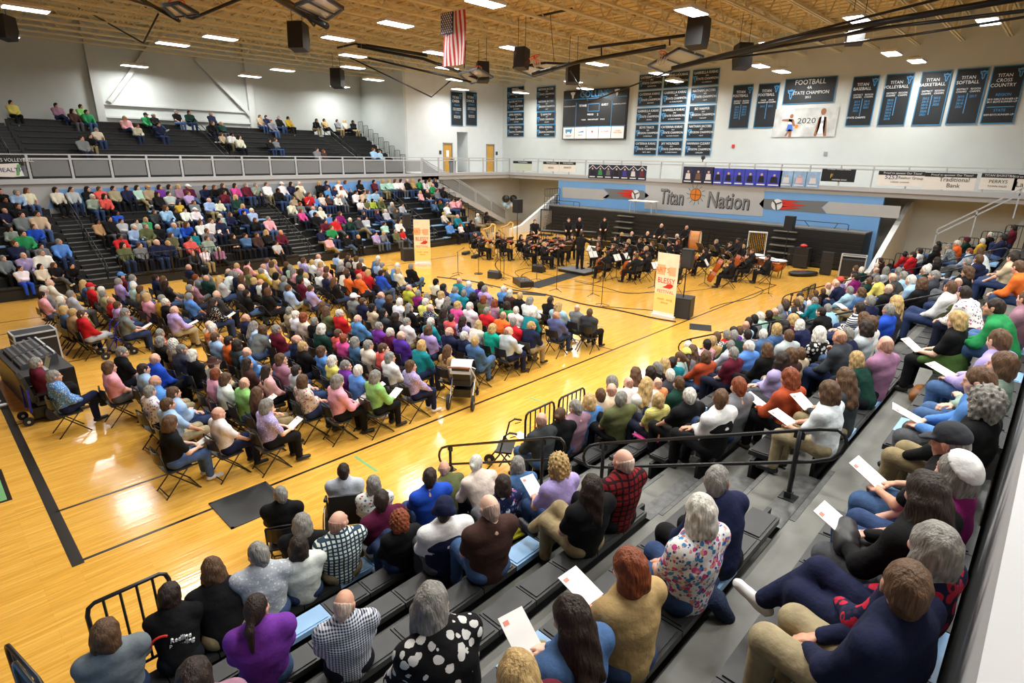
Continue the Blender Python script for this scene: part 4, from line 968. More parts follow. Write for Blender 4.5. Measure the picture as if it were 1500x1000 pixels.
def hair_part(st, h):
    def cut(front, low, tilt=.55):
        def f(d, X, Y, Z):
            d = np.maximum(d, (Y - front) - tilt*np.clip(Z, -.2, .2))
            return np.maximum(d, low - Z) if low is not None else d
        return f
    sk = ((0,-.018,.03),(0,-.012,.036),.089,.089,(1.07,.86,.82))
    def wav(a, fr):
        return lambda d, X, Y, Z: d + a*np.sin(X*fr)*np.sin(Y*fr+1)*np.sin(Z*fr+2)
    if st == 's': return sdf([sk, ((0,-.06,-.02),(0,-.052,-.07),.056,.048)], h, .03, post=lambda d,X,Y,Z: cut(.045,-.105)(wav(.006,60)(d,X,Y,Z),X,Y,Z))
    if st == 'b': return sdf([((0,-.016,.026),(0,-.008,.031),.0845,.0845,(1.08,.86,.82)), ((0,-.055,-.03),(0,-.05,-.06),.052,.045)], h, .03, post=lambda d,X,Y,Z: np.maximum(cut(.012,-.10,.3)(d,X,Y,Z), Z-.035-.55*np.clip(-Y-.02,0,.1)))
    if st == 'w': return sdf([((0,-.022,.03),(0,-.016,.036),.103,.103,(1.04,.9,.86)), ((-.06,-.03,-.03),(-.068,-.02,-.1),.05,.04), ((.06,-.03,-.03),(.068,-.02,-.1),.05,.04), ((-.04,-.07,-.05),(.04,-.07,-.05),.05,.05), ((-.045,-.065,-.1),(.045,-.065,-.1),.04,.04)], h, .03, post=lambda d,X,Y,Z: cut(.045,None,.5)(wav(.007,50)(d,X,Y,Z),X,Y,Z))
    if st == 'l': return sdf([((0,-.02,.03),(0,-.014,.036),.098,.098,(1.04,.88,.84)), ((-.065,-.03,-.02),(-.085,-.035,-.2),.045,.04), ((.065,-.03,-.02),(.085,-.035,-.2),.045,.04), ((-.045,-.075,-.03),(-.06,-.105,-.3),.05,.035), ((.045,-.075,-.03),(.06,-.105,-.3),.05,.035), ((0,-.08,-.03),(0,-.11,-.33),.055,.035)], h, .03, post=lambda d,X,Y,Z: cut(.045,None,.5)(wav(.008,42)(d,X,Y,Z),X,Y,Z))
    if st == 'c': return sdf([((0,-.022,.04),(0,-.016,.05),.113,.113,(1.,.92,.9)), ((-.07,-.03,-.02),(-.075,-.03,-.07),.05,.045), ((.07,-.03,-.02),(.075,-.03,-.07),.05,.045), ((0,-.08,-.03),(0,-.08,-.08),.06,.05)], h, .03, post=lambda d,X,Y,Z: cut(.05,None,.5)(wav(.018,85)(d,X,Y,Z),X,Y,Z))
    if st == 'p': return sdf([sk, ((0,-.06,-.02),(0,-.055,-.05),.055,.045), ((0,-.105,.02),(0,-.15,-.06),.028,.036), ((0,-.15,-.06),(0,-.145,-.26),.036,.016)], h, .02, post=cut(.04,None))
    if st == 'u': return sdf([sk, ((0,-.06,-.02),(0,-.055,-.05),.055,.045), ((0,-.118,.02),(0,-.122,.03),.036,.036)], h, .015, post=cut(.04,None))
def hat_part(st, h):
    if st == 'k': return sdf([((0,-.016,.055),(0,-.012,.065),.094,.09,(1.05,.86,.95)), ((-.035,.07,.045),(.035,.07,.045),.055,.055,(1,1,3.4)), ((-.03,.12,.036),(.03,.12,.036),.052,.052,(1,1,3.6))], h, .01, post=lambda d,X,Y,Z: np.maximum(d, .022+.14*(-Y).clip(-1,.0)-Z))
    if st == 'y': return sdf([((0,-.022,.03),(0,-.016,.036),.113,.113,(1.04,.9,.86))], h, .01, post=lambda d,X,Y,Z: np.maximum(d, .088-(Z*.8-Y*.6)))
    if st == 'n': return sdf([((0,-.018,.045),(0,-.012,.055),.097,.093,(1.04,.88,.86)), ((-.055,-.035,.01),(.055,-.035,.01),.062,.062)], h, .01, post=lambda d,X,Y,Z: np.maximum(d, -.02-.35*Y.clip(-.09,.1)*-1*.0-Z))
    return sdf([((0,-.016,.075),(0,-.012,.1),.092,.075,(1.05,.9,1)), ((0,-.016,.045),(0,-.014,.046),.155,.155,(1,.92,8))], h, .02, post=lambda d,X,Y,Z: np.maximum(d, .022-Z))
def hand_part(h, sx):
    """right hand palm down along +y from the wrist, fingers slightly curled"""
    pr = [((-.018,.03,0),(.02,.03,0),.028,.026,(1,1,1.9)), ((-.016,.065,0),(.022,.065,0),.024,.022,(1,1,1.8)), ((0,-.03,0),(0,.01,0),.026,.026,(1,1,1.25))]
    for x, L, y in ((-.027,.066,.085),(-.009,.078,.09),(.010,.073,.089),(.028,.055,.083)):
        pr += [((x,y,-.002),(x*1.1,y+L*.5,-.010),.0105,.0095), ((x*1.1,y+L*.5,-.010),(x*1.05,y+L*.78,-.036),.0095,.008), ((x*1.05,y+L*.78,-.036),(x,y+L*.8,-.052),.008,.0072)]
    pr += [((-.032,.03,-.006),(-.056,.062,-.016),.014,.011), ((-.056,.062,-.016),(-.05,.092,-.026),.011,.009)]
    V, F = sdf(pr, h, .009)
    if sx < 0: V = V*np.array((-1,1,1)); F = F[:, ::-1]
    return V, F, np.ones((len(V), 3))
def rot_to(d, up):
    d = d/np.linalg.norm(d); x = np.cross(d, up); x /= np.linalg.norm(x); z = np.cross(x, d)
    return np.stack([x, d, z], 1)
def ik(S, H, l1, l2, hint):
    S, H = np.array(S, float), np.array(H, float); v = H-S; L = np.linalg.norm(v)
    if L > (l1+l2)*.985: H = S+v*((l1+l2)*.985/L); v = H-S; L = np.linalg.norm(v)
    a = (l1*l1-l2*l2+L*L)/(2*L); hh = math.sqrt(max(l1*l1-a*a, 0)); u = v/L
    n = np.array(hint, float); n -= u*(n@u); n /= np.linalg.norm(n)
    return S+u*a+n*hh, H
# pose: lean, left hand, right hand targets, leg mode; z from the seat
POSES = {
 'A': (-4, (-.05,.26,.14), (.05,.27,.15), 'n'), 'B': (-6, (.10,.20,.30), (-.10,.21,.27), 'n'), 'C': (26, (-.05,.46,.16), (.05,.46,.16), 'n'),
 'D': (4, (-.09,.34,.22), (.10,.34,.22), 'n'), 'E': (10, (-.10,.34,.13), (.05,.20,.47), 'n'), 'F': (-8, (-.06,.24,.16), (.05,.25,.17), 'x'),
 'G': (-5, (-.14,.34,.13), (.15,.34,.13), 'n'), 'V': (2, (-.30,.42,.50), (.20,.40,.46), 'n'), 'K': (0, (-.10,.24,.46), (.27,.36,.14), 'w'),
 'W': (2, (-.05,.24,.32), (.06,.28,.18), 'n'), 'R': (14, (.0,.16,.50), (.02,.18,.48), 'n'),
 'S': (4, (-.16,.42,1.02), (.18,.42,1.02), 's'), 'X': (3, (-.34,.42,1.28), (.30,.46,1.34), 's')}
SHL = .190
def skeleton(pose):
    lean, hL, hR, leg = POSES[pose]
    a = math.radians(lean); up = np.array((0, math.sin(a), math.cos(a))); b = math.radians(lean*.45); up2 = np.array((0, math.sin(b), math.cos(b)))
    st = leg == 's'
    Hc = np.array((0,-.02,.10)) if not st else np.array((0,0,.94))
    J = {'Hc': Hc, 'chest': Hc+up*.30, 'neck': Hc+up*.475}
    J['head'] = J['neck']+up2*.148+np.array((0,.026,0))
    J['up'] = up
    for s, nm, hnd in ((-1, 'L', hL), (1, 'R', hR)):
        sh = J['neck']-up*.062+np.array((s*SHL,0,0)); J['sh'+nm] = sh
        hint = (s*.9,-.35,-.75) if pose not in 'VX' else (s*.8,.1,-.8)
        J['el'+nm], J['wr'+nm] = ik(sh, hnd, .285, .255, hint)
        hip = Hc+np.array((s*.09,.01,-.005)); J['hip'+nm] = hip
        if st: J['kn'+nm] = np.array((s*.10,.02,.50)); J['an'+nm] = np.array((s*.11,-.02 if s < 0 else .02,.09))
        elif leg == 'x' and s > 0: J['kn'+nm] = np.array((.03,.42,.20)); J['an'+nm] = np.array((-.16,.60,-.08))
        elif leg == 'w': J['kn'+nm] = np.array((s*.24,.38,.07)); J['an'+nm] = np.array((s*.24,.42,-.34))
        else: J['kn'+nm] = np.array((s*.115,.42,.085)); J['an'+nm] = np.array((s*.11,.44,-.33))
    return J
def body_prims(J):
    up = J['up']; pr = [(J['Hc'], J['chest'], .125, .135, 1.45), (J['chest'], J['neck']-up*.05, .135, .085, 1.5), (J['neck']-up*.03, J['head']-np.array((0,.035,.12)), .06, .054), (J['shL'], J['shR'], .055, .055)]
    for s in 'LR':
        pr += [(J['sh'+s], J['el'+s], .05, .040), (J['el'+s], J['wr'+s], .040, .027), (J['hip'+s], J['kn'+s], .078, .056), (J['kn'+s], J['an'+s], .054, .036)]
    return pr
def shirt_prims(J, slv):
    up = J['up']; Hc = J['Hc']
    pr = [(Hc+up*.0, J['chest'], .182, .196, 1.42), (J['chest'], J['neck']-up*.06, .196, .12, 1.45), (J['shL'], J['shR'], .066, .066), (Hc+up*.12+np.array((0,.045,0)), Hc+up*.2+np.array((0,.04,0)), .11, .10), (J['neck']-up*.06, J['neck']+up*.03, .095, .068), (J['neck']-up*.02, J['shL']+(J['neck']-J['shL'])*.2+up*.004, .078, .066), (J['neck']-up*.02, J['shR']+(J['neck']-J['shR'])*.2+up*.004, .078, .066)]
    for s in 'LR':
        e, w_ = J['el'+s], J['wr'+s]
        if slv == 'short': q = J['sh'+s]+(e-J['sh'+s])*.72; pr += [(J['sh'+s], q, .066, .062)]
        else: pr += [(J['sh'+s], e, .066, .058), (e, e+(w_-e)*.9, .060, .044)]
    return pr
def trouser_prims(J):
    pr = [(J['hipL'], J['hipR'], .118, .118, 1.05), (J['Hc']-J['up']*.0, J['Hc']+J['up']*.05, .165, .165, 1.35)]
    for s in 'LR':
        k, a = J['kn'+s], J['an'+s]
        pr += [(J['hip'+s], k, .102, .077), (k, a+(k-a)*.03, .075, .06)]
    return pr
def shoe_prims(J, stand):
    pr = []
    for s, sg in (('L', -1), ('R', 1)):
        a = J['an'+s]; f = np.array((sg*.03, .16, -.055)) if not (a[2] > -.2 and not stand) else np.array((sg*-.05,.15,.02))
        pr += [(a+np.array((0,-.03,-.05)), a+f, .042, .036), (a+np.array((0,0,-.01)), a+np.array((0,.02,-.05)), .045, .045)]
    return pr
def vest_prims(J):
    up = J['up']; Hc = J['Hc']
    return [(Hc-up*.01, J['chest'], .192, .206, 1.42), (J['chest'], J['neck']-up*.075, .206, .125, 1.45), (Hc+up*.12+np.array((0,.05,0)), Hc+up*.2+np.array((0,.045,0)), .115, .105), (J['shL']*.72+J['shR']*.28, J['shR']*.72+J['shL']*.28, .08, .08)]
def collar_prims(J):
    up = J['up']; return [(J['neck']-up*.012, J['neck']+up*.034, .084, .069, 1.08)]
def wrap_prims(J):
    up = J['up']; Hc = J['Hc']; return [(Hc-up*.04, Hc+up*.10, .235, .215, 1.2), (Hc+np.array((-.12,.06,.06)), Hc+np.array((-.16,.30,.03)), .10, .06), (Hc+np.array((.12,.06,.06)), Hc+np.array((.16,.30,.03)), .10, .06)]
_cache = {}
def geo(kind, *key, h=.016):
    k_ = (kind, key, h)
    if k_ in _cache: return _cache[k_]
    if kind == 'head': r = head_part(h)
    elif kind == 'hand': r = hand_part(h, key[0])
    elif kind == 'hair': r = hair_part(key[0], h)
    elif kind == 'hat': r = hat_part(key[0], h)
    else:
        J = skeleton(key[0])
        if kind == 'body': r = sdf(body_prims(J), h, .03)
        elif kind == 'shirt':
            def folds(d, X, Y, Z): return d + .0035*np.sin(34*Z+9*X+14*Y)*np.sin(23*X-11*Z)
            r = sdf(shirt_prims(J, key[1]), h, .07, post=folds)
        elif kind == 'vest': r = sdf(vest_prims(J), h, .04)
        elif kind == 'collar': r = sdf(collar_prims(J), min(h, .012), .02)
        elif kind == 'jacket_wrap': r = sdf(wrap_prims(J), h, .05)
        elif kind == 'trousers': r = sdf(trouser_prims(J), h, .04)
        elif kind == 'shoes': r = sdf(shoe_prims(J, POSES[key[0]][3] == 's'), min(h, .02), .015)
    _cache[k_] = r; return r
def xf(part, Rm, t):
    return (part[0]@Rm.T+t, part[1], part[2] if len(part) > 2 else None)
def euler_m(pitch, yaw):
    return np.array(Euler((pitch, 0, yaw)).to_matrix())
def full_body(pose, yaw, pitch, h=.02, hh=.0085, hn=.0062):
    J = skeleton(pose)
    parts = [geo('body', pose, h=h), xf(geo('head', h=hh), euler_m(pitch, yaw), J['head'])]
    if hn:
        for s, sg in (('L', -1), ('R', 1)):
            d = J['wr'+s]-J['el'+s]
            upv = np.array((0, .15, 1.)) if pose not in 'VX' else np.array((-sg*.6, 0, .6))
            if pose in 'AFDW': upv = np.array((sg*.35, 0, 1.))
            parts.append(xf(geo('hand', sg, h=hn), rot_to(d, upv), J['wr'+s]))
    return join(parts)
# ---- clothing materials (colour comes from the object)
M_skin = mat('skin', (1,1,1), .55, objcol=True, attr='fc', bump=.05, bscale=60)
M_cloth = mat('woven_cloth', (1,1,1), .85, objcol=True, noise=.10, nscale=9, bump=.55, bscale=14, spec=.2)
M_trs = mat('trouser_cloth', (1,1,1), .85, objcol=True, noise=.16, nscale=14, bump=.5, bscale=16, spec=.2)
M_hair = mat('hair', (1,1,1), .55, objcol=True, noise=.38, nscale=9, bump=.8, bscale=10, stretch=(6,6,1.2), spec=.35)
M_shoe = mat('shoe_leather', (1,1,1), .5, objcol=True)
def pattern(name):
    if name in MATS: return MATS[name]
    m = bpy.data.materials.new(name); m.use_nodes = True; nt = m.node_tree; b = nt.nodes['Principled BSDF']; N = nt.nodes.new; Lk = nt.links.new
    b.inputs['Roughness'].default_value = .85; b.inputs['Specular IOR Level'].default_value = .2
    oi = N('ShaderNodeObjectInfo'); tc = N('ShaderNodeTexCoord')
    def mix(f, a, c, mode='MIX'):
        x = N('ShaderNodeMix'); x.data_type = 'RGBA'; x.blend_type = mode
        for s, v in ((x.inputs[0], f), (x.inputs[6], a), (x.inputs[7], c)):
            if hasattr(v, 'links') or hasattr(v, 'is_linked'): Lk(v, s)
            else: s.default_value = v if not isinstance(v, tuple) else (*v, 1)
        return x.outputs[2]
    def wave(axis, sc, th):
        wv = N('ShaderNodeTexWave'); wv.bands_direction = axis; wv.inputs['Scale'].default_value = sc; wv.inputs['Distortion'].default_value = .6
        Lk(tc.outputs['Object'], wv.inputs['Vector'])
        g = N('ShaderNodeMath'); g.operation = 'GREATER_THAN'; g.inputs[1].default_value = th; Lk(wv.outputs['Fac'], g.inputs[0]); return g.outputs[0]
    def blobs(sc, th, seed):
        mp = N('ShaderNodeMapping'); mp.inputs['Location'].default_value = (seed, seed*2, seed); Lk(tc.outputs['Object'], mp.inputs[0])
        v = N('ShaderNodeTexVoronoi'); v.inputs['Scale'].default_value = sc; Lk(mp.outputs[0], v.inputs['Vector'])
        no = N('ShaderNodeTexNoise'); no.inputs['Scale'].default_value = sc*1.6; Lk(mp.outputs[0], no.inputs['Vector'])
        ad = N('ShaderNodeMath'); ad.operation = 'MULTIPLY_ADD'; ad.inputs[1].default_value = .5; Lk(no.outputs['Fac'], ad.inputs[0]); Lk(v.outputs['Distance'], ad.inputs[2])
        g = N('ShaderNodeMath'); g.operation = 'LESS_THAN'; g.inputs[1].default_value = th; Lk(ad.outputs[0], g.inputs[0]); return g.outputs[0]
    base = oi.outputs['Color']
    if name == 'plaid_white':
        c = mix(wave('X', 7, .7), base, (.03,.06,.09)); c = mix(wave('Z', 7, .7), c, (.03,.06,.09)); 
    elif name == 'plaid_red':
        c = mix(wave('X', 5, .78), base, (.02,.005,.006)); c = mix(wave('Z', 5, .78), c, (.02,.005,.006))
    elif name == 'check_blue':
        c = mix(wave('X', 14, .5), (.75,.78,.85), base); c2 = mix(wave('Z', 14, .5), (.75,.78,.85), base); c = mix(.5, c, c2)
    elif name == 'checker':
        ck = N('ShaderNodeTexChecker'); ck.inputs['Scale'].default_value = 24; Lk(tc.outputs['Object'], ck.inputs['Vector']); c = mix(ck.outputs['Fac'], (.8,.8,.78), (.015,.015,.017))
    elif name == 'stripe': c = mix(wave('Z', 8, .55), base, (.02,.02,.04))
    elif name == 'stripe_soft': c = mix(wave('Z', 9, .8), base, (.45,.46,.2))
    elif name == 'floral_bright':
        c = mix(blobs(17, .62, 1), base, (.62,.08,.24)); c = mix(blobs(19, .58, 5), c, (.07,.27,.50)); c = mix(blobs(22, .55, 9), c, (.72,.28,.24)); c = mix(blobs(30, .50, 3), c, (.03,.09,.36))
    elif name == 'floral_dark':
        c = mix(blobs(9, .58, 1), base, (.40,.06,.20)); c = mix(blobs(8, .50, 5), c, (.62,.66,.74)); c = mix(blobs(15, .52, 9), c, (.06,.10,.28))
    elif name == 'floral_black': c = mix(blobs(15, .66, 2), base, (.66,.65,.62))
    elif name == 'floral_light': c = mix(blobs(15, .52, 2), base, (.55,.14,.22)); c = mix(blobs(17, .50, 6), c, (.10,.16,.34))
    elif name == 'floral_red': c = mix(blobs(13, .68, 2), base, (.55,.02,.05)); c = mix(blobs(16, .5, 6), c, (.04,.02,.05))
    else: c = mix(blobs(34, .55, 4), base, (.75,.75,.78))
    bp = N('ShaderNodeBump'); bp.inputs['Strength'].default_value = .5; bp.inputs['Distance'].default_value = .02
    n2 = N('ShaderNodeTexNoise'); n2.inputs['Scale'].default_value = 14; Lk(tc.outputs['Object'], n2.inputs['Vector']); Lk(n2.outputs['Fac'], bp.inputs['Height']); Lk(bp.outputs[0], b.inputs['Normal'])
    Lk(c, b.inputs['Base Color']); MATS[name] = m; return m
_mesh = {}
def part_mesh(kind, *key, m=None, h=.016):
    k_ = (kind, key, m.name, h)
    if k_ not in _mesh:
        r = geo(kind, *key, h=h); _mesh[k_] = npmesh({'hair': 'hair', 'hat': 'hat'}.get(kind, kind), r[0], r[1], m)
    return _mesh[k_]
def body_mesh(pose, yq, pq, lo=False):
    k_ = ('B', pose, yq, pq, lo)
    if k_ not in _mesh:
        r = full_body(pose, math.radians(yq), math.radians(pq), *((.026,.012,.009) if lo else (.02,.0085,.0062)))
        _mesh[k_] = npmesh('body', r[0], r[1], M_skin, r[2])
    return _mesh[k_]
COLS = {'white':(238,238,236),'cream':(226,218,196),'beige':(196,178,148),'tan':(186,152,104),'khaki':(164,150,118),'grey':(118,122,126),'pale grey':(184,188,192),'charcoal':(58,61,66),'black':(18,18,20),'navy':(28,34,64),
 'blue':(88,140,206),'light blue':(160,192,224),'royal blue':(36,78,190),'denim':(74,104,146),'teal':(24,130,140),'turquoise':(20,158,140),'green':(44,140,84),'dark green':(22,58,48),'olive':(98,102,66),'lime':(176,190,62),'light green':(140,196,116),'mint':(176,218,200),'sage':(142,160,146),
 'yellow':(230,216,112),'gold':(196,160,52),'orange':(236,112,48),'apricot':(236,150,92),'coral':(224,92,84),'red':(200,36,42),'dark red':(122,26,34),'maroon':(96,26,44),'burgundy':(84,20,52),'pink':(236,170,178),'hot pink':(216,80,150),'lavender':(178,160,214),'purple':(110,52,150),'magenta':(140,30,110),'mauve':(160,118,140),'brown':(70,46,42),'rust':(176,78,44),'slate':(86,96,140),'violet':(74,44,150)}
CL = {k: lin(*v) for k, v in COLS.items()}
HC = {'W':(216,212,200),'G':(136,133,126),'B':(20,17,16),'D':(46,33,26),'M':(92,66,44),'L':(190,158,104),'R':(128,64,34)}
HN = {'W':'white','G':'grey','B':'black','D':'dark brown','M':'brown','L':'blond','R':'auburn'}
HS = {'s':'short %s hair','b':'thin %s hair','w':'bobbed %s hair','l':'long %s hair','c':'curly %s hair','p':'a %s ponytail','u':'a %s bun'}
SKINS = [(226,176,150),(214,160,132),(232,188,164),(206,150,122),(222,170,148),(150,102,76)]
JEANS = [(52,72,110),(74,96,136),(22,24,32),(30,34,52),(150,134,100),(20,20,22),(90,92,96),(44,58,92)]
# short codes used in the seating lists
TC = dict(wh='white',cr='cream',be='beige',ta='tan',kh='khaki',gr='grey',pg='pale grey',ch='charcoal',bk='black',na='navy',bl='blue',lb='light blue',ro='royal blue',de='denim',te='teal',tu='turquoise',gn='green',dg='dark green',ol='olive',li='lime',lg='light green',mi='mint',sa='sage',ye='yellow',go='gold',og='orange',ap='apricot',co='coral',re='red',ma='maroon',bu='burgundy',pi='pink',hp='hot pink',la='lavender',pu='purple',mg='magenta',mv='mauve',br='brown',ru='rust',sl='slate',dr='dark red',vi='violet')
PAT = dict(P=('plaid_white','plaid'),Q=('plaid_red','plaid'),C=('check_blue','checked'),K=('checker','checkered'),S=('stripe','striped'),T=('stripe_soft','striped'),F=('floral_bright','floral'),D=('floral_dark','floral'),B=('floral_black','black and white printed'),L=('floral_light','floral'),R=('floral_red','floral'),O=('print','printed'))
def parse(s):
    out = []
    for t in s.split():
        f = t.split(',')
        d = dict(u=float(f[0]), v=float(f[1]), hs=f[2], top=TC[f[3][:2]], pat=f[3][2:3] or None, pose=None, row=None, leg=None, hat=None, slv=None, yaw=None)
        for o in f[4:]:
            if o[0] == 'p': d['pose'] = o[1]
            elif o[0] == 'r': d['row'] = int(o[1])
            elif o[0] == 'l': d['leg'] = TC[o[1:3]]
            elif o[0] == 'h': d['hat'] = TC[o[1:3]]
            elif o[0] == 'y': d['yaw'] = float(o[1:])
            elif o == 't': d['slv'] = 'short'
        out.append(d)
    return out
NEAR = parse("""615,665,sD,ro,t,pG 652,687,bG,ol 698,678,uW,cr 746,690,wG,de 760,703,wD,naD 818,682,cL,la,t 710,737,bG,br,lde 650,745,sB,naV,pA,hna 592,766,cR,bk 552,721,sD,bu 488,750,bM,whP 387,793,sG,pgO 415,812,wD,wh 373,887,pD,pu 510,890,bW,naC 623,872,lG,bkB 727,960,lL,ma 833,902,lD,de,pD 307,834,lM,bk 267,862,wD,bk 151,915,wM,gr 278,980,wD,mv
922,832,wR,ta,pD 1012,745,wW,whF,t 1047,702,sG,na,pE 865,712,lD,bk,t 907,672,bW,drQ 1455,705,wG,mg,hwh 1387,732,lD,bk,pD 1356,634,sG,bk,hch,pD,lde,t 1484,600,cG,bk 1474,567,sM,bl,pD 1430,888,sM,na,lkh,pA 1458,838,wG,naR,pF,lna
799,602,bD,ch,lde 829,601,uM,bk 865,580,wL,bl 906,582,sG,olN 890,559,bD,cr 844,556,sG,mv 867,554,sM,be 893,546,wG,cr 922,543,lM,bk 927,558,bM,wh 944,562,lL,wh 967,563,bD,ap,t 970,587,wL,yeT 1009,579,sW,bk,t 1050,582,sM,bkV,pB 1076,564,sR,gr 994,561,sM,dg 982,549,sW,ch 956,537,wD,cr 981,531,sD,te 948,508,sG,bk 966,507,lL,co 984,508,pM,mi 1003,510,pD,gr,hye 999,500,sW,na 1005,494,lM,na 1022,501,sB,piL 1034,522,wM,ru,pG,lde 1074,517,sG,ma 1097,507,sW,bl 1078,503,sG,pg 1038,497,sM,whK 1027,488,sL,ta 1048,482,sG,re 1068,493,sG,dg 1086,482,sM,wh 1092,490,sD,gr 1120,489,sW,de 1134,482,wL,de 1149,477,lB,bk 1157,467,wL,bu 1153,491,sM,pg 1124,512,wM,bk 1158,521,wM,br 1146,524,lD,la 1156,553,wR,ru,pD 1180,521,sM,be 1219,575,wM,wh,t,pD,lkh 1246,555,lM,ch 1272,528,wL,dg 1289,505,bM,mv 1231,493,bM,ch,pE 1249,488,sG,na 1196,488,wW,bkB 1175,476,wW,na 1262,482,wD,pg 1274,473,wM,wh
1159,429,sD,lb 1151,430,wM,wh 1165,443,sM,ch 1146,448,sD,de 1133,445,sG,gr 1125,451,bM,ol 1106,444,sD,bk 1101,450,sW,mi 1084,460,bM,lb,pG 1089,456,sD,bk 1103,462,sB,gr 1072,466,sD,pu
1222,397,sM,la,hco 1249,387,sM,mv 1258,389,sW,dg 1247,396,sD,wh 1251,406,sD,mg 1219,409,bW,pi 1226,416,bM,na 1207,416,bM,cr 1210,426,sM,bk 1197,430,sM,br 1190,436,sM,wh 1196,441,sG,te 1244,425,sG,lb 1262,428,wM,de 1273,412,sM,dg 1285,396,bD,gr 1286,389,sW,gr 1297,396,wG,pg 1287,408,sG,ye 1296,422,bG,bk 1305,406,bM,bk 1287,379,pD,br 1270,440,sG,na 1253,450,sD,whS 1205,457,sD,bk 1168,440,sL,ch 1215,452,sG,lb 1302,454,sG,ro 1304,440,lL,ch 1270,467,wM,pg
1324,372,sB,re 1335,373,sD,re 1346,368,sB,wh 1368,364,lB,bk 1377,357,lB,mi 1392,361,sG,grO 1401,357,sW,og 1417,352,sM,dg,hma 1429,369,sR,lb 1430,378,sM,na 1443,369,wM,wh 1446,354,sW,go 1375,382,lD,bk 1354,395,sW,bk 1366,392,sW,te 1363,403,sG,ch 1314,397,sG,gr 1322,404,sG,lb 1333,410,sW,lb 1345,414,wM,bk 1307,406,bM,ch 1413,398,wM,bk 1422,386,sG,bk 1420,416,bM,puO 1382,419,sM,olV 1309,423,wM,ch 1484,334,sB,ma 1469,348,sB,na 1453,344,sW,bk 1472,371,sD,be,t 1482,374,lB,bk 1497,392,sM,og
1392,464,wL,bk,t,pD,lbk 1419,432,sD,whL 1487,457,sD,gn,pC,lde 1497,436,sM,mv,lde 1496,505,sM,la,pD,lde 1494,540,wM,sa,lde 1380,520,sM,na,r0""".replace('naD ','naD,pA ').replace('wiL','whL'))
NEAR = [p for p in NEAR if not (p['u'] == 1380 and p['v'] == 520)]
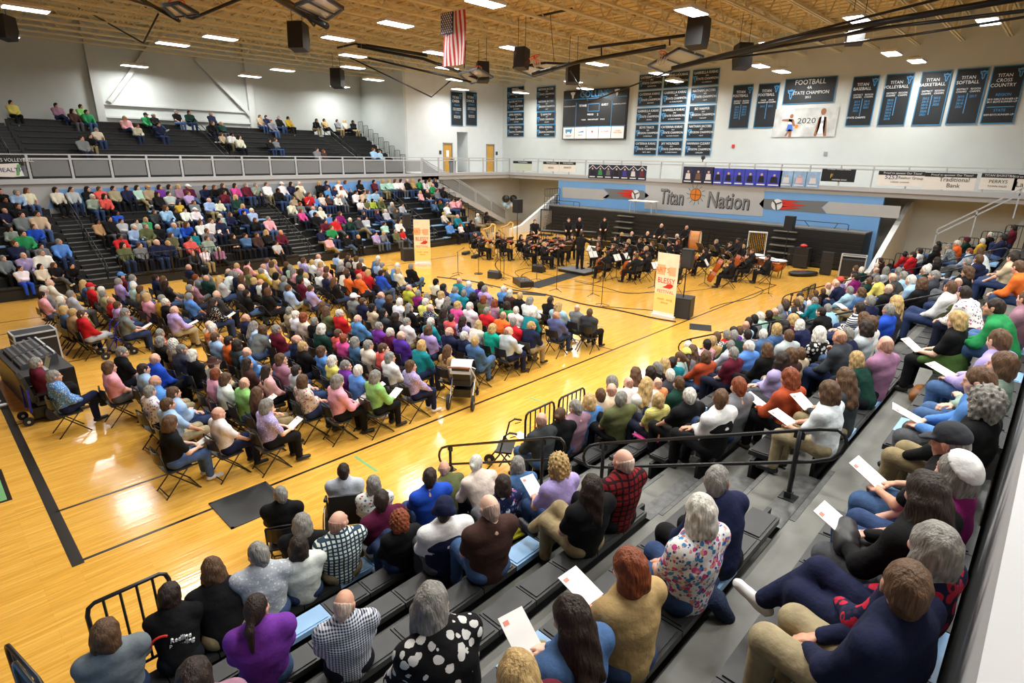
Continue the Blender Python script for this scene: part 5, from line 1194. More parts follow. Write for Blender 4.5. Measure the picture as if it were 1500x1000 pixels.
FLOOR = parse("""410,720,sG,bk,pA,lkh,y30 503,687,sD,pg,pA,y30 547,706,wG,whL,y30 443,767,wG,bk,y30 53,532,sG,ma,pA,lbk 80,552,sG,blO,pF,lna 73,415,bW,cr 65,425,sW,gr 79,431,sD,pi 90,430,sG,pg 89,440,sW,cr 92,447,sG,pg 95,454,wL,de 107,457,sL,ta 120,461,sM,re,lpg 122,414,lL,de 133,419,sG,re,hre 145,424,sW,cr 151,429,sG,kh 163,440,bM,re 172,446,sM,la 183,457,sG,gr,t,pD 177,402,sD,ma,hbl 180,411,sG,la 189,409,sG,bl 195,415,sW,bl 200,420,sW,mi 209,421,wM,ta 211,431,sG,ol 222,437,wL,pi 231,437,sG,go 243,443,sW,bk 255,453,bG,la,lkh,pD 239,408,lM,ch 226,405,sD,na 252,416,lD,bk 265,415,lD,mv 278,422,sG,br 292,433,sG,bl 303,432,bW,ch 312,442,lD,bkO,pD 289,405,sR,gr 301,406,bM,dg 322,410,lL,pg 276,390,bM,na
324,394,sB,gr 314,395,cB,gr 336,396,bG,na 342,401,sG,na 353,401,sG,wh 351,387,sL,pi 358,385,sB,pi 364,395,lM,ol 380,392,bM,wh 383,397,sG,go 359,409,wM,br 371,410,wL,na 381,412,bM,wh 354,421,bM,ch 366,428,sD,bk,t,pB,lde 389,418,lD,bk 398,426,wM,bk 413,424,sM,lb,pF,lkh 393,382,sM,la 400,385,sL,mv 403,388,wM,ta 410,388,sM,bk 424,390,sG,mi 430,395,lG,pi 441,397,wD,dg 407,405,wB,ta 418,407,sG,gr 441,411,sD,ma 455,421,sM,la 453,403,sL,wh 448,383,sM,la 455,384,sL,wh
424,454,sG,kh 435,461,sW,wh 445,465,wR,cr 460,470,sG,bk 360,464,bM,na 372,477,lG,lb 447,379,sD,wh 469,376,bM,wh 469,386,wL,pi 491,374,sB,lb 507,375,sD,na 514,376,sM,bk 523,378,wM,wh 532,380,sG,wh 541,380,sW,de 554,385,sG,lb 565,389,sG,pg 575,390,sW,bl 584,394,wL,cr 505,384,sW,gr 513,389,sG,bk 496,395,sG,bk 505,398,lM,cr 483,394,wM,pi 461,401,sG,wh 478,404,sM,na 489,412,lM,bkO 519,402,sD,og 529,403,bM,og,t,pG 526,391,wM,re 532,392,sD,co 543,399,wL,re 550,400,sD,ro 565,394,sM,ch,hgo,lde 519,436,sM,gr,hwh 532,440,sM,na 558,433,bD,de 572,439,wM,bk 546,449,wB,be 571,455,lB,ch 473,448,lM,bk 478,453,lM,ol 498,458,sW,re 524,466,bW,bl 584,442,sW,wh
597,392,sG,bk,pF,lde 599,421,bM,li 613,429,sG,mg 629,433,wG,na 639,414,sB,cr 650,420,wB,na 673,410,bM,teO 667,424,sG,bl 691,416,sW,bl 680,430,sG,te 702,418,cD,pu 693,434,cB,bk 715,422,sG,la 711,439,wR,ol 644,432,wL,wh 654,441,lG,ch 672,446,wL,hp 688,449,sW,wh 714,454,sG,re 597,450,lG,bk 620,444,sW,ye 631,451,bM,naO 652,458,lD,ch 660,463,sD,coL 677,468,lD,laO 602,469,sG,wh 621,469,sW,te 585,466,wD,bk 699,475,lL,cr
732,422,sW,bl 747,428,wW,br 762,434,sL,bk 724,442,wR,mv 741,446,wD,gn 780,440,wG,wh 803,439,sD,bk 819,449,lL,lb 845,450,bM,gr 864,456,sM,ch 758,453,sW,whO 778,457,wW,te 737,462,bM,og 815,461,bM,sl 754,472,sG,re 776,475,sL,na 719,481,wL,tu 744,484,bM,pg,lna,pD
556,476,sG,pu 574,485,sW,bu 591,489,bM,vi 636,485,wM,la 655,485,bW,na 677,488,sW,na 696,500,sL,de,lde 656,512,lM,ta 618,506,wL,te 571,521,wG,wh 556,510,sM,co 602,535,wM,laO,lna
474,483,wW,dg 493,486,sM,co 508,495,sR,hp 524,501,wG,de 537,505,sG,cr 435,498,bM,na 444,507,sL,bk 471,512,wM,bl 486,529,wW,ye 501,532,sG,pu 523,542,sW,bl 428,538,sD,pg 307,474,bG,cr 312,481,sW,ap 326,491,sM,lb 336,499,sD,og 349,507,wD,ch 360,513,bD,bl 375,529,lD,br 397,529,wM,mv 406,537,lD,pi 385,482,wM,gr 396,483,sG,ma 313,531,sM,cr,hbr 317,545,wR,pi 337,555,wM,wh 350,558,bM,lg,pD
179,517,sG,bk 187,533,wM,pi 208,529,bM,ro 210,539,sD,lb 227,557,bG,bl,lkh 222,571,sG,whL 234,486,sG,reL 235,498,wG,bk 254,504,cW,kh 265,509,sG,ch 278,520,wW,bk 251,577,sM,lb 247,589,sM,lb,lkh 261,617,wM,bk 314,606,bM,wh,pG,lna 377,576,lM,br 386,595,wG,laO,t,lbk,pD 444,559,wM,crL 497,559,wG,pi,lbk,pD 549,552,wG,lg,lbk,pD""")
FAR = parse("""2,279,lD,bk 20,277,sG,lb 40,282,lM,cr 81,277,wD,cr 104,276,pD,pg 128,276,lD,bk 145,274,sM,co 137,293,sW,sa 7,295,sB,bk 15,298,sD,bk 16,308,bM,na 30,312,sD,gr 53,310,sD,be 15,336,lD,sa 32,340,sD,gn 49,332,sM,ro 86,354,sG,bl 21,356,sM,na 60,361,sD,gr 34,374,bG,la 60,370,sG,wh 4,378,sG,gr 31,400,pD,wh,lro 64,403,wB,cr 82,394,lM,bk 103,393,sB,bk
165,272,sD,kh 185,274,sD,na 202,276,lD,mi 215,271,sD,kh,hta 154,293,lD,co 171,312,lB,ro 155,317,sB,bk 153,324,wB,ta 171,324,sD,pg 202,324,sD,pg 211,322,lL,gn 213,331,sG,ol 231,332,sW,bk 197,333,bG,lb 175,347,sB,re 233,310,sM,ch 244,302,lM,lb 251,310,sB,bk 262,299,lD,go 231,288,lD,bk 239,277,wD,pu 246,278,wD,gr 248,289,sD,pg 260,274,wL,mv 274,269,sM,bu,hwh 276,286,sM,la 284,297,sM,gr 282,308,sM,wh,hwh 271,310,sM,wh 273,328,lM,ro 254,329,bG,bl 295,326,lM,wh 251,344,lM,ol 229,354,bW,na 246,356,sL,na 284,343,lD,te 277,350,sD,co 180,359,lD,ol 204,359,sM,gr 284,371,bW,ch 300,372,sG,wh
312,270,sM,bk 326,270,wM,bk 344,270,lD,hp 360,270,sG,ma 374,268,sG,sa 390,270,sM,wh 301,269,sD,na 412,266,sM,wh,hwh 426,266,lD,na 438,267,sW,cr 407,275,sB,bk 437,282,sD,kh 430,291,sM,kh 427,298,sG,cr 440,300,wR,gr 441,309,wR,hp 329,285,sD,ma 345,286,lL,dg 356,302,lL,ro 366,305,sW,lb 359,311,sB,bk 337,314,lM,na 323,316,sW,mi 321,296,lD,cr 306,293,bG,lb 311,321,sM,wh 317,323,sB,na 374,322,sM,bk 393,320,sG,pi 411,340,bM,ma 390,339,lL,bk 376,344,sM,br 359,345,sD,de 341,346,lD,bk 303,338,sM,gr 405,357,sD,pg 303,349,sM,sa 321,369,sW,mv
467,265,wL,bk 478,265,sD,na 490,272,sM,na 496,266,sL,wh 498,274,wR,wh 506,265,wM,bl 527,265,lB,bk 548,266,sB,ma 561,263,lL,mi 570,263,sL,mi 579,264,lM,wh 588,265,wD,wh 482,277,sM,bl 477,289,sD,br 460,284,sM,re 466,289,sG,bl 471,286,wM,cr 488,288,sW,wh 499,288,bG,gr 521,280,sB,wh 533,280,sB,be 540,280,wM,lb 548,280,sB,lb 528,295,sB,wh 537,294,lD,ol 547,295,wB,li 557,292,wL,ol 574,299,sW,gr 589,300,sD,pg 565,309,sW,pg 552,310,lR,na 580,308,lM,ch 532,312,sM,na 525,317,sM,ch,hbk 535,319,wB,pg 513,322,sW,dg 498,313,wM,mg 490,319,sB,re 459,305,bG,lb 469,306,sW,cr 462,314,sD,bk 482,316,sM,bl 476,324,sD,ma 485,333,sM,gn 469,338,sD,na 584,323,wD,wh 563,328,sD,mi 551,343,sB,la 562,343,sL,gr 580,341,sG,ol 589,338,lM,re 508,348,sD,bk 526,348,sL,bk 481,350,sB,pi
596,263,bM,bk 607,265,lL,ta 615,264,sD,gn 622,265,lD,wh 630,264,lM,be 637,264,lM,na 634,273,bM,gn 648,275,lD,bk 642,279,sM,gr 616,283,lL,pi 626,280,bM,bk 637,296,lD,de 645,296,lR,dg 654,299,sM,wh 663,293,sD,pi 672,292,sD,pi 650,315,sG,cr,hgo 670,316,bG,te 658,327,sM,bl 675,331,lR,wh 683,329,sM,bk 691,325,sD,bk 700,315,sW,pg 713,313,sB,bk""")
UPPER = parse("""17,154,sD,ye 83,157,sD,mv 106,163,lD,br 119,159,sD,lg 127,166,sD,gn 119,201,sD,gr 132,199,sD,bk 141,190,sG,cr 183,173,sL,pi 201,184,sM,cr 214,170,sB,gn,hbk 224,166,sG,bk 231,180,sD,na 258,164,sG,bk 277,165,sD,dg 309,168,sG,na 311,180,sM,bk 324,181,sL,dg 326,197,wM,be 338,197,sB,wh 350,199,lD,cr 382,172,sM,kh 389,173,sD,na 397,176,sM,gr 408,173,sG,bk 422,174,sB,go 464,178,sM,bk 475,178,sM,ta 494,178,sD,gr 505,180,wL,cr 517,178,sB,bk 395,207,sD,bk 403,205,sM,gr 464,219,sD,gr 474,222,wR,br 547,218,sM,lb 556,222,sM,lb""")
# ---- seat everybody: the head's pixel and the row's plane give the place
R2 = random.Random(11)
def head_off(pose, rz):
    h = skeleton(pose)['head']; c, s = math.cos(rz), math.sin(rz)
    return np.array((h[0]*c-h[1]*s, h[0]*s+h[1]*c, h[2]+.02))
def pick_pose(d, w_): 
    if d['pose'] is None: d['pose'] = R2.choices('ABCDEFG', w_)[0]
def seat_rows(lst, sgn, y0, nrow, z0, rz0, w_):
    for d in lst:
        pick_pose(d, w_); rz = rz0+R2.uniform(-.12,.12)
        o = head_off(d['pose'], rz); best = None
        for k in range(nrow):
            ys = y0+sgn*RUN*k+sgn*(.13 if k < 8 else .02); zs = z0+seat_z(k)
            dr = ray(d['u'], d['v']); ty, tz = ys+o[1]-CY, zs+o[2]-CZ
            t = (dr[1]*ty+dr[2]*tz)/(dr[1]**2+dr[2]**2); p = CAMP+t*dr
            e = math.hypot(p[1]-ys-o[1], p[2]-zs-o[2])*(1 if t > .3 else 99)
            if best is None or e < best[0]: best = (e, k, p[0]-o[0], ys, zs, (p[2]-zs)/o[2] if k < 7 else 1.)
        d['k'] = best[1]; d['loc'] = [best[2], best[3], best[4]+.005]; d['s'] = min(1.08, max(.86, best[5])); d['rz'] = rz
    for k in range(nrow):
        row = sorted([d for d in lst if d['k'] == k], key=lambda d: d['loc'][0])
        for _ in range(30):
            for a, b in zip(row, row[1:]):
                g = b['loc'][0]-a['loc'][0]
                if g < .43: m_ = (.43-g)/2; a['loc'][0] -= m_*.5; b['loc'][0] += m_*.5
        for i, d in enumerate(row): d['n'] = i
seat_rows(NEAR, -1, -3.2, 9, 0., -.22, (4,2,2.2,1.3,.8,1,2.5))
seat_rows(FAR, 1, 18.44, 9, 0., math.pi+.2, (3,2,1.2,2,.8,1,2))
seat_rows(UPPER, 1, 26.7, 9, ZD, math.pi+.25, (3,2,1.2,1,.8,1,2))
for d in FLOOR:
    pick_pose(d, (4,2.4,.5,1.2,.6,1.2,2.4)); d['rz'] = math.radians(-d['yaw'] if d['yaw'] else 0) + (0 if d['yaw'] else -math.pi/2)+R2.uniform(-.08,.08) + (.12 if d['u'] < 330 and not d['yaw'] else 0)
    _ = -math.pi/2+R2.uniform(-.08,.08) + (.12 if d['u'] < 330 else 0)
    o = head_off(d['pose'], d['rz']); p = hit(d['u'], d['v'], 2, .445+o[2])
    d['loc'] = [p[0]-o[0], p[1]-o[1], .445]; d['s'] = R2.uniform(.95, 1.04)
for _ in range(60):
    for i, a in enumerate(FLOOR):
        for b in FLOOR[:i]:
            dx, dy = (b['loc'][0]-a['loc'][0])/.80, (b['loc'][1]-a['loc'][1])/.47
            q = math.hypot(dx, dy)
            if 1e-6 < q < 1:
                m_ = (1-q)/2*.4
                a['loc'][0] -= dx/q*m_*.8; b['loc'][0] += dx/q*m_*.8; a['loc'][1] -= dy/q*m_*.47; b['loc'][1] += dy/q*m_*.47
xs = sorted(set(round(d['loc'][0]/.95) for d in FLOOR))
for d in FLOOR: d['k'] = round((14.2-d['loc'][0])/.95)
for k in set(d['k'] for d in FLOOR):
    for i, d in enumerate(sorted([d for d in FLOOR if d['k'] == k], key=lambda d: d['loc'][1])): d['n'] = i
kmin = min(d['k'] for d in FLOOR)
def desc(d):
    if d['hat']: hd = {'blue':'blue cap','yellow':'yellow cap'}.get(d['hat'], d['hat']+' hat' if d['hat'] in ('brown','maroon') else d['hat']+(' skullcap' if d['top'] == 'magenta' else ' cap'))
    else: hd = HS[d['hs'][0]] % HN[d['hs'][1]]
    t = d['top']
    if d['pat'] in PAT: t = (PAT[d['pat']][1] if d['pat'] in 'B' else t+' '+PAT[d['pat']][1]) + ' top'
    elif d['pat'] == 'V': t += ' vest'
    elif d['pat'] == 'N': t += ' jacket'
    else: t += ' top'
    return hd, t
R3 = random.Random(5)
def dress(d):
    sk = SKINS[5] if d['hs'][1] == 'B' and R3.random() < .35 else R3.choice(SKINS[:5])
    d['bulk'] = R3.uniform(1.02, 1.14) if d['hs'][0] in 'sb' else R3.uniform(.96, 1.08)
    d['skin'] = lin(*sk); j = R3.uniform(.9, 1.1)
    d['hairc'] = tuple(c*j for c in lin(*HC[d['hs'][1]]))
    if d['hs'][0] == 'b': d['hairc'] = tuple(.5*a+.5*b for a, b in zip(d['hairc'], d['skin']))
    d['topc'] = tuple(min(1, c*R3.uniform(.92,1.06)) for c in CL[d['top']])
    d['legc'] = CL[d['leg']] if d['leg'] else lin(*R3.choice(JEANS))
    d['shoec'] = lin(*R3.choice([(20,20,22),(40,30,26),(225,225,225),(70,60,54),(28,28,34)]))
    if d['hs'][0] in 'sb' and (d['pat'] in ('V','P','Q','C','N') or R3.random() < .5): d['collar'] = CL['white'] if d['top'] in ('navy','black','maroon','beige','burgundy') and R3.random() < .75 or d['pat'] == 'V' else tuple(min(1, c*1.08) for c in d['topc'])
    if d['slv'] is None: d['slv'] = 'short' if R3.random() < .16 else 'long'
for d in NEAR+FLOOR+FAR+UPPER: dress(d)
def add_person(d, label, yq, pq, lo=False, cat='person', name='person', group=None):
    m = pattern(PAT[d['pat']][0]) if d['pat'] in PAT else M_cloth
    root = inst(name, body_mesh(d['pose'], yq, pq, lo), None, tuple(d['loc']), (0,0,d['rz']), (d['s']*d['bulk'], d['s']*(.5+.5*d['bulk']), d['s']), d['skin'], label=label, cat=cat, group=group)
    h = .022 if lo else .016
    inst('shirt', part_mesh('shirt', d['pose'], d['slv'], m=m, h=h), root, color=d['topc'] if d['pat'] != 'V' else CL['white'])
    if d['pat'] == 'V': inst('vest', part_mesh('vest', d['pose'], m=M_cloth, h=h), root, color=d['topc'])
    if d.get('collar'): inst('collar', part_mesh('collar', d['pose'], m=M_cloth, h=.012), root, color=d['collar'])
    if d['u'] == 1392 and d['v'] == 464: inst('jacket', part_mesh('jacket_wrap', d['pose'], m=M_cloth, h=.02), root, color=lin(70,98,48), label='olive green jacket tied around the waist')
    inst('trousers', part_mesh('trousers', d['pose'], m=M_trs, h=h), root, color=d['legc'])
    inst('shoes', part_mesh('shoes', d['pose'], m=M_shoe, h=.02), root, color=d['shoec'])
    hp = tuple(skeleton(d['pose'])['head']); hr = (math.radians(pq), 0, math.radians(yq))
    st = d['hs'][0]
    if d['hat']:
        hk = 'k' if d['hat'] not in ('brown','maroon','navy') else ('h' if d['hat'] == 'brown' else 'n')
        if d['hat'] == 'white' and d['top'] == 'magenta': hk = 'y'
        inst('hair', part_mesh('hair', st if st in 'bplw' or hk == 'y' else 'b', m=M_hair, h=.013), root, hp, hr, color=d['hairc'])
        inst({'k':'cap','h':'brimmed_hat','n':'knit_hat','y':'skull_cap'}[hk], part_mesh('hat', hk, m=M_cloth, h=.012), root, hp, hr, color=CL[d['hat']])
    else:
        inst('hair', part_mesh('hair', st, m=M_hair, h=.013 if lo else .0105), root, hp, hr, color=d['hairc'])
    d['obj'] = root
    return root
def quant(lst, x): return min(lst, key=lambda a: abs(a-x))
# which ones are built singly: everyone near, then the largest on the floor
def dist(d): return math.dist(d['loc'], (CX, CY, CZ))
FLOOR.sort(key=dist)
N_SINGLE = 300-len(NEAR)
SINGLE_F, CROWD_F = FLOOR[:N_SINGLE], FLOOR[N_SINGLE:]
labels = {}
def uniq(base, more):
    l = base if base not in labels else more
    if l in labels: l = more
    labels[l] = labels.get(l, 0)+1; return l
def spot(d): return '%s floor row, seat %s' % (nth(d['k']-kmin), ORD[d['n']])
for d in NEAR:
    hd, t = desc(d); row = nth(d['k'])
    d['label'] = uniq('person with %s in a %s, %s near bleacher row' % (hd, t, row), 'person with %s in a %s, %s near bleacher row, place %s' % (hd, t, row, ORD[d['n']])); d['where'] = '%s near bleacher row, place %s' % (row, ORD[d['n']])
for d in SINGLE_F:
    hd, t = desc(d); row = nth(d['k']-kmin)
    d['label'] = uniq('person with %s in a %s, %s floor chair row' % (hd, t, row), 'person with %s in a %s, %s' % (hd, t, spot(d))); d['where'] = spot(d)
for d in NEAR:
    yq = quant((-55,-30,0,25), -32+R3.gauss(0,16)+ (20 if d['pose'] == 'D' else 0)); pq = -14 if d['pose'] in 'D' else quant((-14,0), R3.uniform(-14,4))
    add_person(d, d['label'], yq, pq, lo=dist(d) > 11, group='audience on the near bleachers')
for d in SINGLE_F:
    yq = quant((-55,-30,0,25), R3.gauss(4,16)); pq = -14 if d['pose'] == 'D' else 0
    add_person(d, d['label'], yq, pq, lo=dist(d) > 9, group='audience on the floor chairs')
# everyone farther away is one crowd mesh, coarser, coloured per vertex
M_crowd = mat('crowd_cloth_and_skin', (1,1,1), .8, attr='fc', spec=.2)
def low_person(d, yq, sl):
    hp = skeleton(d['pose'])['head']; Rm = euler_m(0, math.radians(yq))
    b = full_body(d['pose'], math.radians(yq), 0, .04, .019, None)
    one = lambda g, c: (g[0], g[1], np.ones((len(g[0]), 3))*np.array(c))
    ps = [(b[0], b[1], b[2]*np.array(d['skin'])), one(geo('shirt', d['pose'], sl, h=.034), d['topc']), one(geo('trousers', d['pose'], h=.04), d['legc']), one(geo('shoes', d['pose'], h=.02), d['shoec'])]
    st = d['hs'][0]
    hr = one(geo('hair', st if not d['hat'] else 'b', h=.02), d['hairc']); ps.append((hr[0]@Rm.T+hp, hr[1], hr[2]))
    if d['hat']: ht = one(geo('hat', 'k', h=.017), CL[d['hat']]); ps.append((ht[0]@Rm.T+hp, ht[1], ht[2]))
    V, F, C = join(ps)
    c, s = math.cos(d['rz']), math.sin(d['rz']); M3 = np.array(((c,-s,0),(s,c,0),(0,0,1)))
    return V*np.array((d['s']*d['bulk'], d['s'], d['s']))@M3.T+np.array(d['loc']), F, C
_lp = []
for d in FAR+UPPER+CROWD_F:
    yq = (35 if d in FAR or d in UPPER else 0); _lp.append(low_person(d, yq, d['slv']))
V, F, C = join(_lp)
cm = npmesh('crowd', V, F, M_crowd, C)
inst('crowd', cm, label='distant seated audience on the far bleachers, upper deck and rear floor chairs', cat='crowd', kind='stuff')
# ---------------------------------------------------------------- folding chairs
M_cmetal = mat('black_chair_steel', (.014,.014,.015), .35); M_cseat = mat('dark_chair_pad', (.03,.031,.033), .45)
ch_leg = {}
def chair_meshes():
    fr = lambda s: MB().tube([(s*.20,-.245,.80),(s*.205,-.19,.46),(s*.215,.26,.0)], .0125, 6).mesh('leg', M_cmetal, True)
    bk = lambda s: MB().tube([(s*.19,.13,.435),(s*.205,-.27,.0)], .0115, 6).mesh('leg', M_cmetal, True)
    seat = MB().prism([(-.2,-.19),(.2,-.19),(.215,.1),(.19,.2),(-.19,.2),(-.215,.1)], .42, .442, 'z').mesh('seat', M_cseat)
    back = MB(); n = 6
    for k in range(n):
        a0, a1 = -.2+.4*k/n, -.2+.4*(k+1)/n
        y = lambda a: -.215-.055*(1-(a/.2)**2)
        back.add([(a0,y(a0),.60),(a1,y(a1),.60),(a1,y(a1)-.012,.80),(a0,y(a0)-.012,.80),(a0,y(a0)-.014,.60),(a1,y(a1)-.014,.60),(a1,y(a1)-.026,.80),(a0,y(a0)-.026,.80)], [(0,3,2,1),(4,5,6,7),(3,7,6,2),(0,1,5,4),(0,4,7,3),(1,2,6,5)])
    bars = MB().tube([(-.213,.235,.03),(.213,.235,.03)], .011, 5).tube([(-.2,-.235,.055),(.2,-.235,.055)], .01, 5).tube([(-.2,-.247,.81),(0,-.25,.82),(.2,-.247,.81)], .0125, 6).mesh('crossbar', M_cmetal)
    return fr(-1), fr(1), bk(-1), bk(1), seat, back.mesh('backrest', M_cmetal), bars
CH = chair_meshes()
def chair(x, y, rz, label, group, name='folding_chair', full=True):
    e = empty(name, (x, y, 0), rz, label=label, cat='chair', group=group)
    inst('seat', CH[4], e); inst('backrest', CH[5], e)
    for i in range(4): inst('leg', CH[i], e)
    if full: inst('crossbar', CH[6], e)
    return e
NCH = 0
rest_ch = MB()
for d in SINGLE_F:
    if (d['u'], d['v']) in ((503,687), (53,532)): continue
    chair(d['loc'][0], d['loc'][1], d['rz'], 'black folding chair, %s, under a %s' % (d['where'], desc(d)[1]), 'folding chairs of the floor audience', full=dist(d) < 14)
for d in CROWD_F:
    c, s = math.cos(d['rz']), math.sin(d['rz'])
    for sx in (-1, 1):
        P = lambda x, y, z: (d['loc'][0]+x*c-y*s, d['loc'][1]+x*s+y*c, z)
        rest_ch.bar(P(sx*.2,-.245,.8), P(sx*.21,.26,0), .025, .025).bar(P(sx*.2,.13,.43), P(sx*.205,-.27,0), .025, .025)
    rest_ch.bar(P(0,-.19,.43), P(0,.2,.43), .40, .02).bar(P(-.2,-.24,.7), P(.2,-.24,.7), .015, .2)
if rest_ch.v: rest_ch.build('rear_folding_chairs', M_cmetal, label='more black folding chairs in the rear floor rows', cat='chairs', kind='stuff')
for i, (u, v, lab) in enumerate(((300, 675, 'empty black folding chair at the rear corner of the floor seating'), (468, 515, 'empty black folding chair in the middle of the floor block'), (752, 505, 'empty black folding chair beside the man in pale grey'))):
    p = hit(u, v, 2, .1)
    if i: chair(p[0], p[1], -math.pi/2, lab, None)
# programmes in hands: a folded sheet with a small red print
pg_me = MB().box((0,0,0), (.15,.215,.004)).mesh('sheet', M_paper)
pg_pr = MB().box((-.045,.07,.003), (.03,.022,.002)).mesh('red_print', mat('pale_red_print', lin(236,140,120), .7))
def prog(d, where):
    J = skeleton(d['pose']); h = (J['wrL']+J['wrR'])/2+np.array((0,.15,.045)); s = d['s']
    c, sn = math.cos(d['rz']), math.sin(d['rz'])
    loc = (d['loc'][0]+s*(h[0]*c-h[1]*sn), d['loc'][1]+s*(h[0]*sn+h[1]*c), d['loc'][2]+s*h[2])
    o = inst('programme', pg_me, None, loc, (math.radians(R2.uniform(12,32)), 0, d['rz']+R2.uniform(-.3,.3)), (1.25,1.25,1.25), label='white programme held over a %s lap, %s' % (desc(d)[1].replace(' top', ''), d['where']), cat='programme', group='programmes held by the audience')
    inst('red_print', pg_pr, o)
for d in NEAR+SINGLE_F:
    if d['pose'] == 'D': prog(d, '')
# ---------------------------------------------------------------- the orchestra
M_dress = mat('black_concert_cloth', (.012,.012,.014), .8, bump=.5, bscale=14, spec=.25)
ORCH = """695,342,s,M,V 706,346,s,M,V 738,347,s,L,V 728,342,p,D,V 763,346,l,D,V 773,353,w,D,V 797,357,u,L,V 790,351,s,D,V 801,346,s,D,V 815,353,w,M,V 818,344,s,D,V 830,347,s,L,V 778,339,p,B,V 903,359,p,M,V 877,356,l,M,V 947,363,s,L,V 833,346,w,D,V
890,371,s,D,K 932,375,s,M,K 950,372,s,D,K 1013,368,w,M,K 1033,366,l,D,K 1072,381,s,D,K 1099,374,s,D,K 1102,367,s,M,K 916,358,s,D,V
878,347,s,D,W 902,348,l,D,W 911,343,w,L,W 926,341,b,G,W 949,341,b,M,W 938,351,s,M,W 921,353,w,L,W 958,356,l,M,W 974,346,l,M,W 992,345,s,W,W 978,356,s,D,A 993,354,w,R,W 1050,353,s,G,W 1072,357,s,D,W 1086,361,s,L,W 1123,376,s,D,W 991,387,w,G,A
833,321,s,M,S 849,320,b,D,S 886,320,s,D,S 783,323,s,M,S 970,329,b,G,S 1007,332,b,G,S 1086,350,s,B,S 851,347,s,D,X"""
CONDUCTOR = (21.4, 7.9)
M_violin = mat('varnished_violin_wood', lin(170,78,26), .3, noise=.15, nscale=8); M_ebony = mat('ebony', (.012,.010,.010), .35); M_brass = mat('lacquered_brass', lin(220,176,84), .25, metal=.8); M_bowh = mat('pale_bow_hair', lin(230,222,205), .6)
def fiddle_body(L, W, D, z0):
    P = []
    n = 28
    for k in range(n):
        t = 2*math.pi*k/n; y = math.cos(t)*L/2
        w_ = W/2*(abs(math.sin(t))**.6)*(1-.30*math.exp(-((y/L+.02)/.10)**2))*(1.0 if y < 0 else .84)
        P.append((w_*(1 if math.sin(t) >= 0 else -1), y))
    return MB().prism(P, z0, z0+D, 'z')
vio = {'body': fiddle_body(.36,.21,.045,0).mesh('body', M_violin), 'neck': MB().box((0,.24,.05), (.026,.30,.018)).box((0,.40,.045), (.03,.05,.03)).box((0,-.1,.052), (.03,.12,.012)).mesh('fingerboard', M_ebony), 'bridge': MB().box((0,-.03,.06), (.04,.006,.035)).mesh('bridge', M_bowh)}
cel = {'body': fiddle_body(.76,.44,.14,0).mesh('body', M_violin), 'neck': MB().box((0,.50,.16), (.04,.62,.03)).box((0,.84,.15), (.05,.1,.06)).box((0,-.22,.16), (.05,.25,.02)).mesh('fingerboard', M_ebony), 'pin': MB().tube([(0,-.37,.07),(0,-.62,.07)], .008, 6).mesh('endpin', M_chrome), 'bridge': MB().box((0,-.06,.18), (.09,.01,.09)).mesh('bridge', M_bowh)}
bow_me = MB().tube([(0,-.36,0),(0,.36,0)], .005, 5).mesh('stick', M_violin); bowh_me = MB().box((0,0,-.014), (.008,.68,.003)).box((0,-.34,-.008), (.012,.04,.02)).mesh('bow_hair', M_bowh)
stand_me = {'desk': MB().box((0,0,0), (.50,.34,.012)).box((0,-.165,.03), (.50,.012,.06)).mesh('desk', M_black), 'pole': MB().tube([(0,0,.12),(0,0,.98)], .014, 6).mesh('pole', M_black), 'foot': MB().tube([(0,0,.14),(.26,0,.01)], .011, 5).tube([(0,0,.14),(-.13,.225,.01)], .011, 5).tube([(0,0,.14),(-.13,-.225,.01)], .011, 5).mesh('tripod_foot', M_black)}
sheet_me = MB().box((-.12,0,0), (.22,.30,.003)).box((.12,0,0), (.22,.30,.003)).mesh('page', M_paper)
def stand(x, y, face, label, k, sheet=True):
    e = empty('music_stand', (x, y, 0), face, label=label, cat='music stand', group='orchestra music stands')
    inst('pole', stand_me['pole'], e); inst('tripod_foot', stand_me['foot'], e); inst('desk', stand_me['desk'], e, (0,.03,1.0), (math.radians(58),0,0))
    if sheet:
        inst('sheet_music', sheet_me, None, (x-math.sin(face)*.012+.0, y+math.cos(face)*.012, 1.02), (math.radians(58),0,face), label=label.replace('black music stand before the', 'white sheet music of the'), cat='sheet music', group='sheet music on the stands')
def place(o, d, loc, Rm, s=1.):
    c, sn = math.cos(d['rz']), math.sin(d['rz']); W_ = Matrix(((c,-sn,0),(sn,c,0),(0,0,1)))
    o.location = Vector(d['loc'])+W_ @ Vector(loc); o.rotation_euler = (W_ @ Rm).to_euler()
def axes(ydir, zdir):
    y = Vector(ydir).normalized(); z = Vector(zdir); x = y.cross(z).normalized(); z = x.cross(y)
    return Matrix((x, y, z)).transposed()
kinds = {}
MUS = []
for t in ORCH.split():
    u, v, st, hc, ps = t.split(','); d = dict(u=float(u), v=float(v), hs=st+hc, top='black', pat=None, pose=ps, leg='black', hat=None, slv='long', typ=ps)
    dress(d); d['topc'] = (.014,.014,.016); d['legc'] = (.012,.012,.014); d['shoec'] = (.01,.01,.01)
    hz = {'S': 1.62, 'X': 1.78}.get(ps, 1.21)
    p = hit(d['u'], d['v'], 2, hz); d['loc'] = [p[0], p[1], 0.] 
    MUS.append(d)
MUS[-1]['loc'] = [21.35, 7.75, .16]
for _ in range(80):
    for i, a in enumerate(MUS):
        for b in MUS[:i]:
            dx, dy = b['loc'][0]-a['loc'][0], b['loc'][1]-a['loc'][1]; q = math.hypot(dx, dy)
            if 1e-6 < q < .85:
                m_ = (.85-q)/2*.3
                for o_, s_ in ((a, -1), (b, 1)):
                    if o_['typ'] != 'X': o_['loc'][0] += s_*dx/q*m_; o_['loc'][1] += s_*dy/q*m_
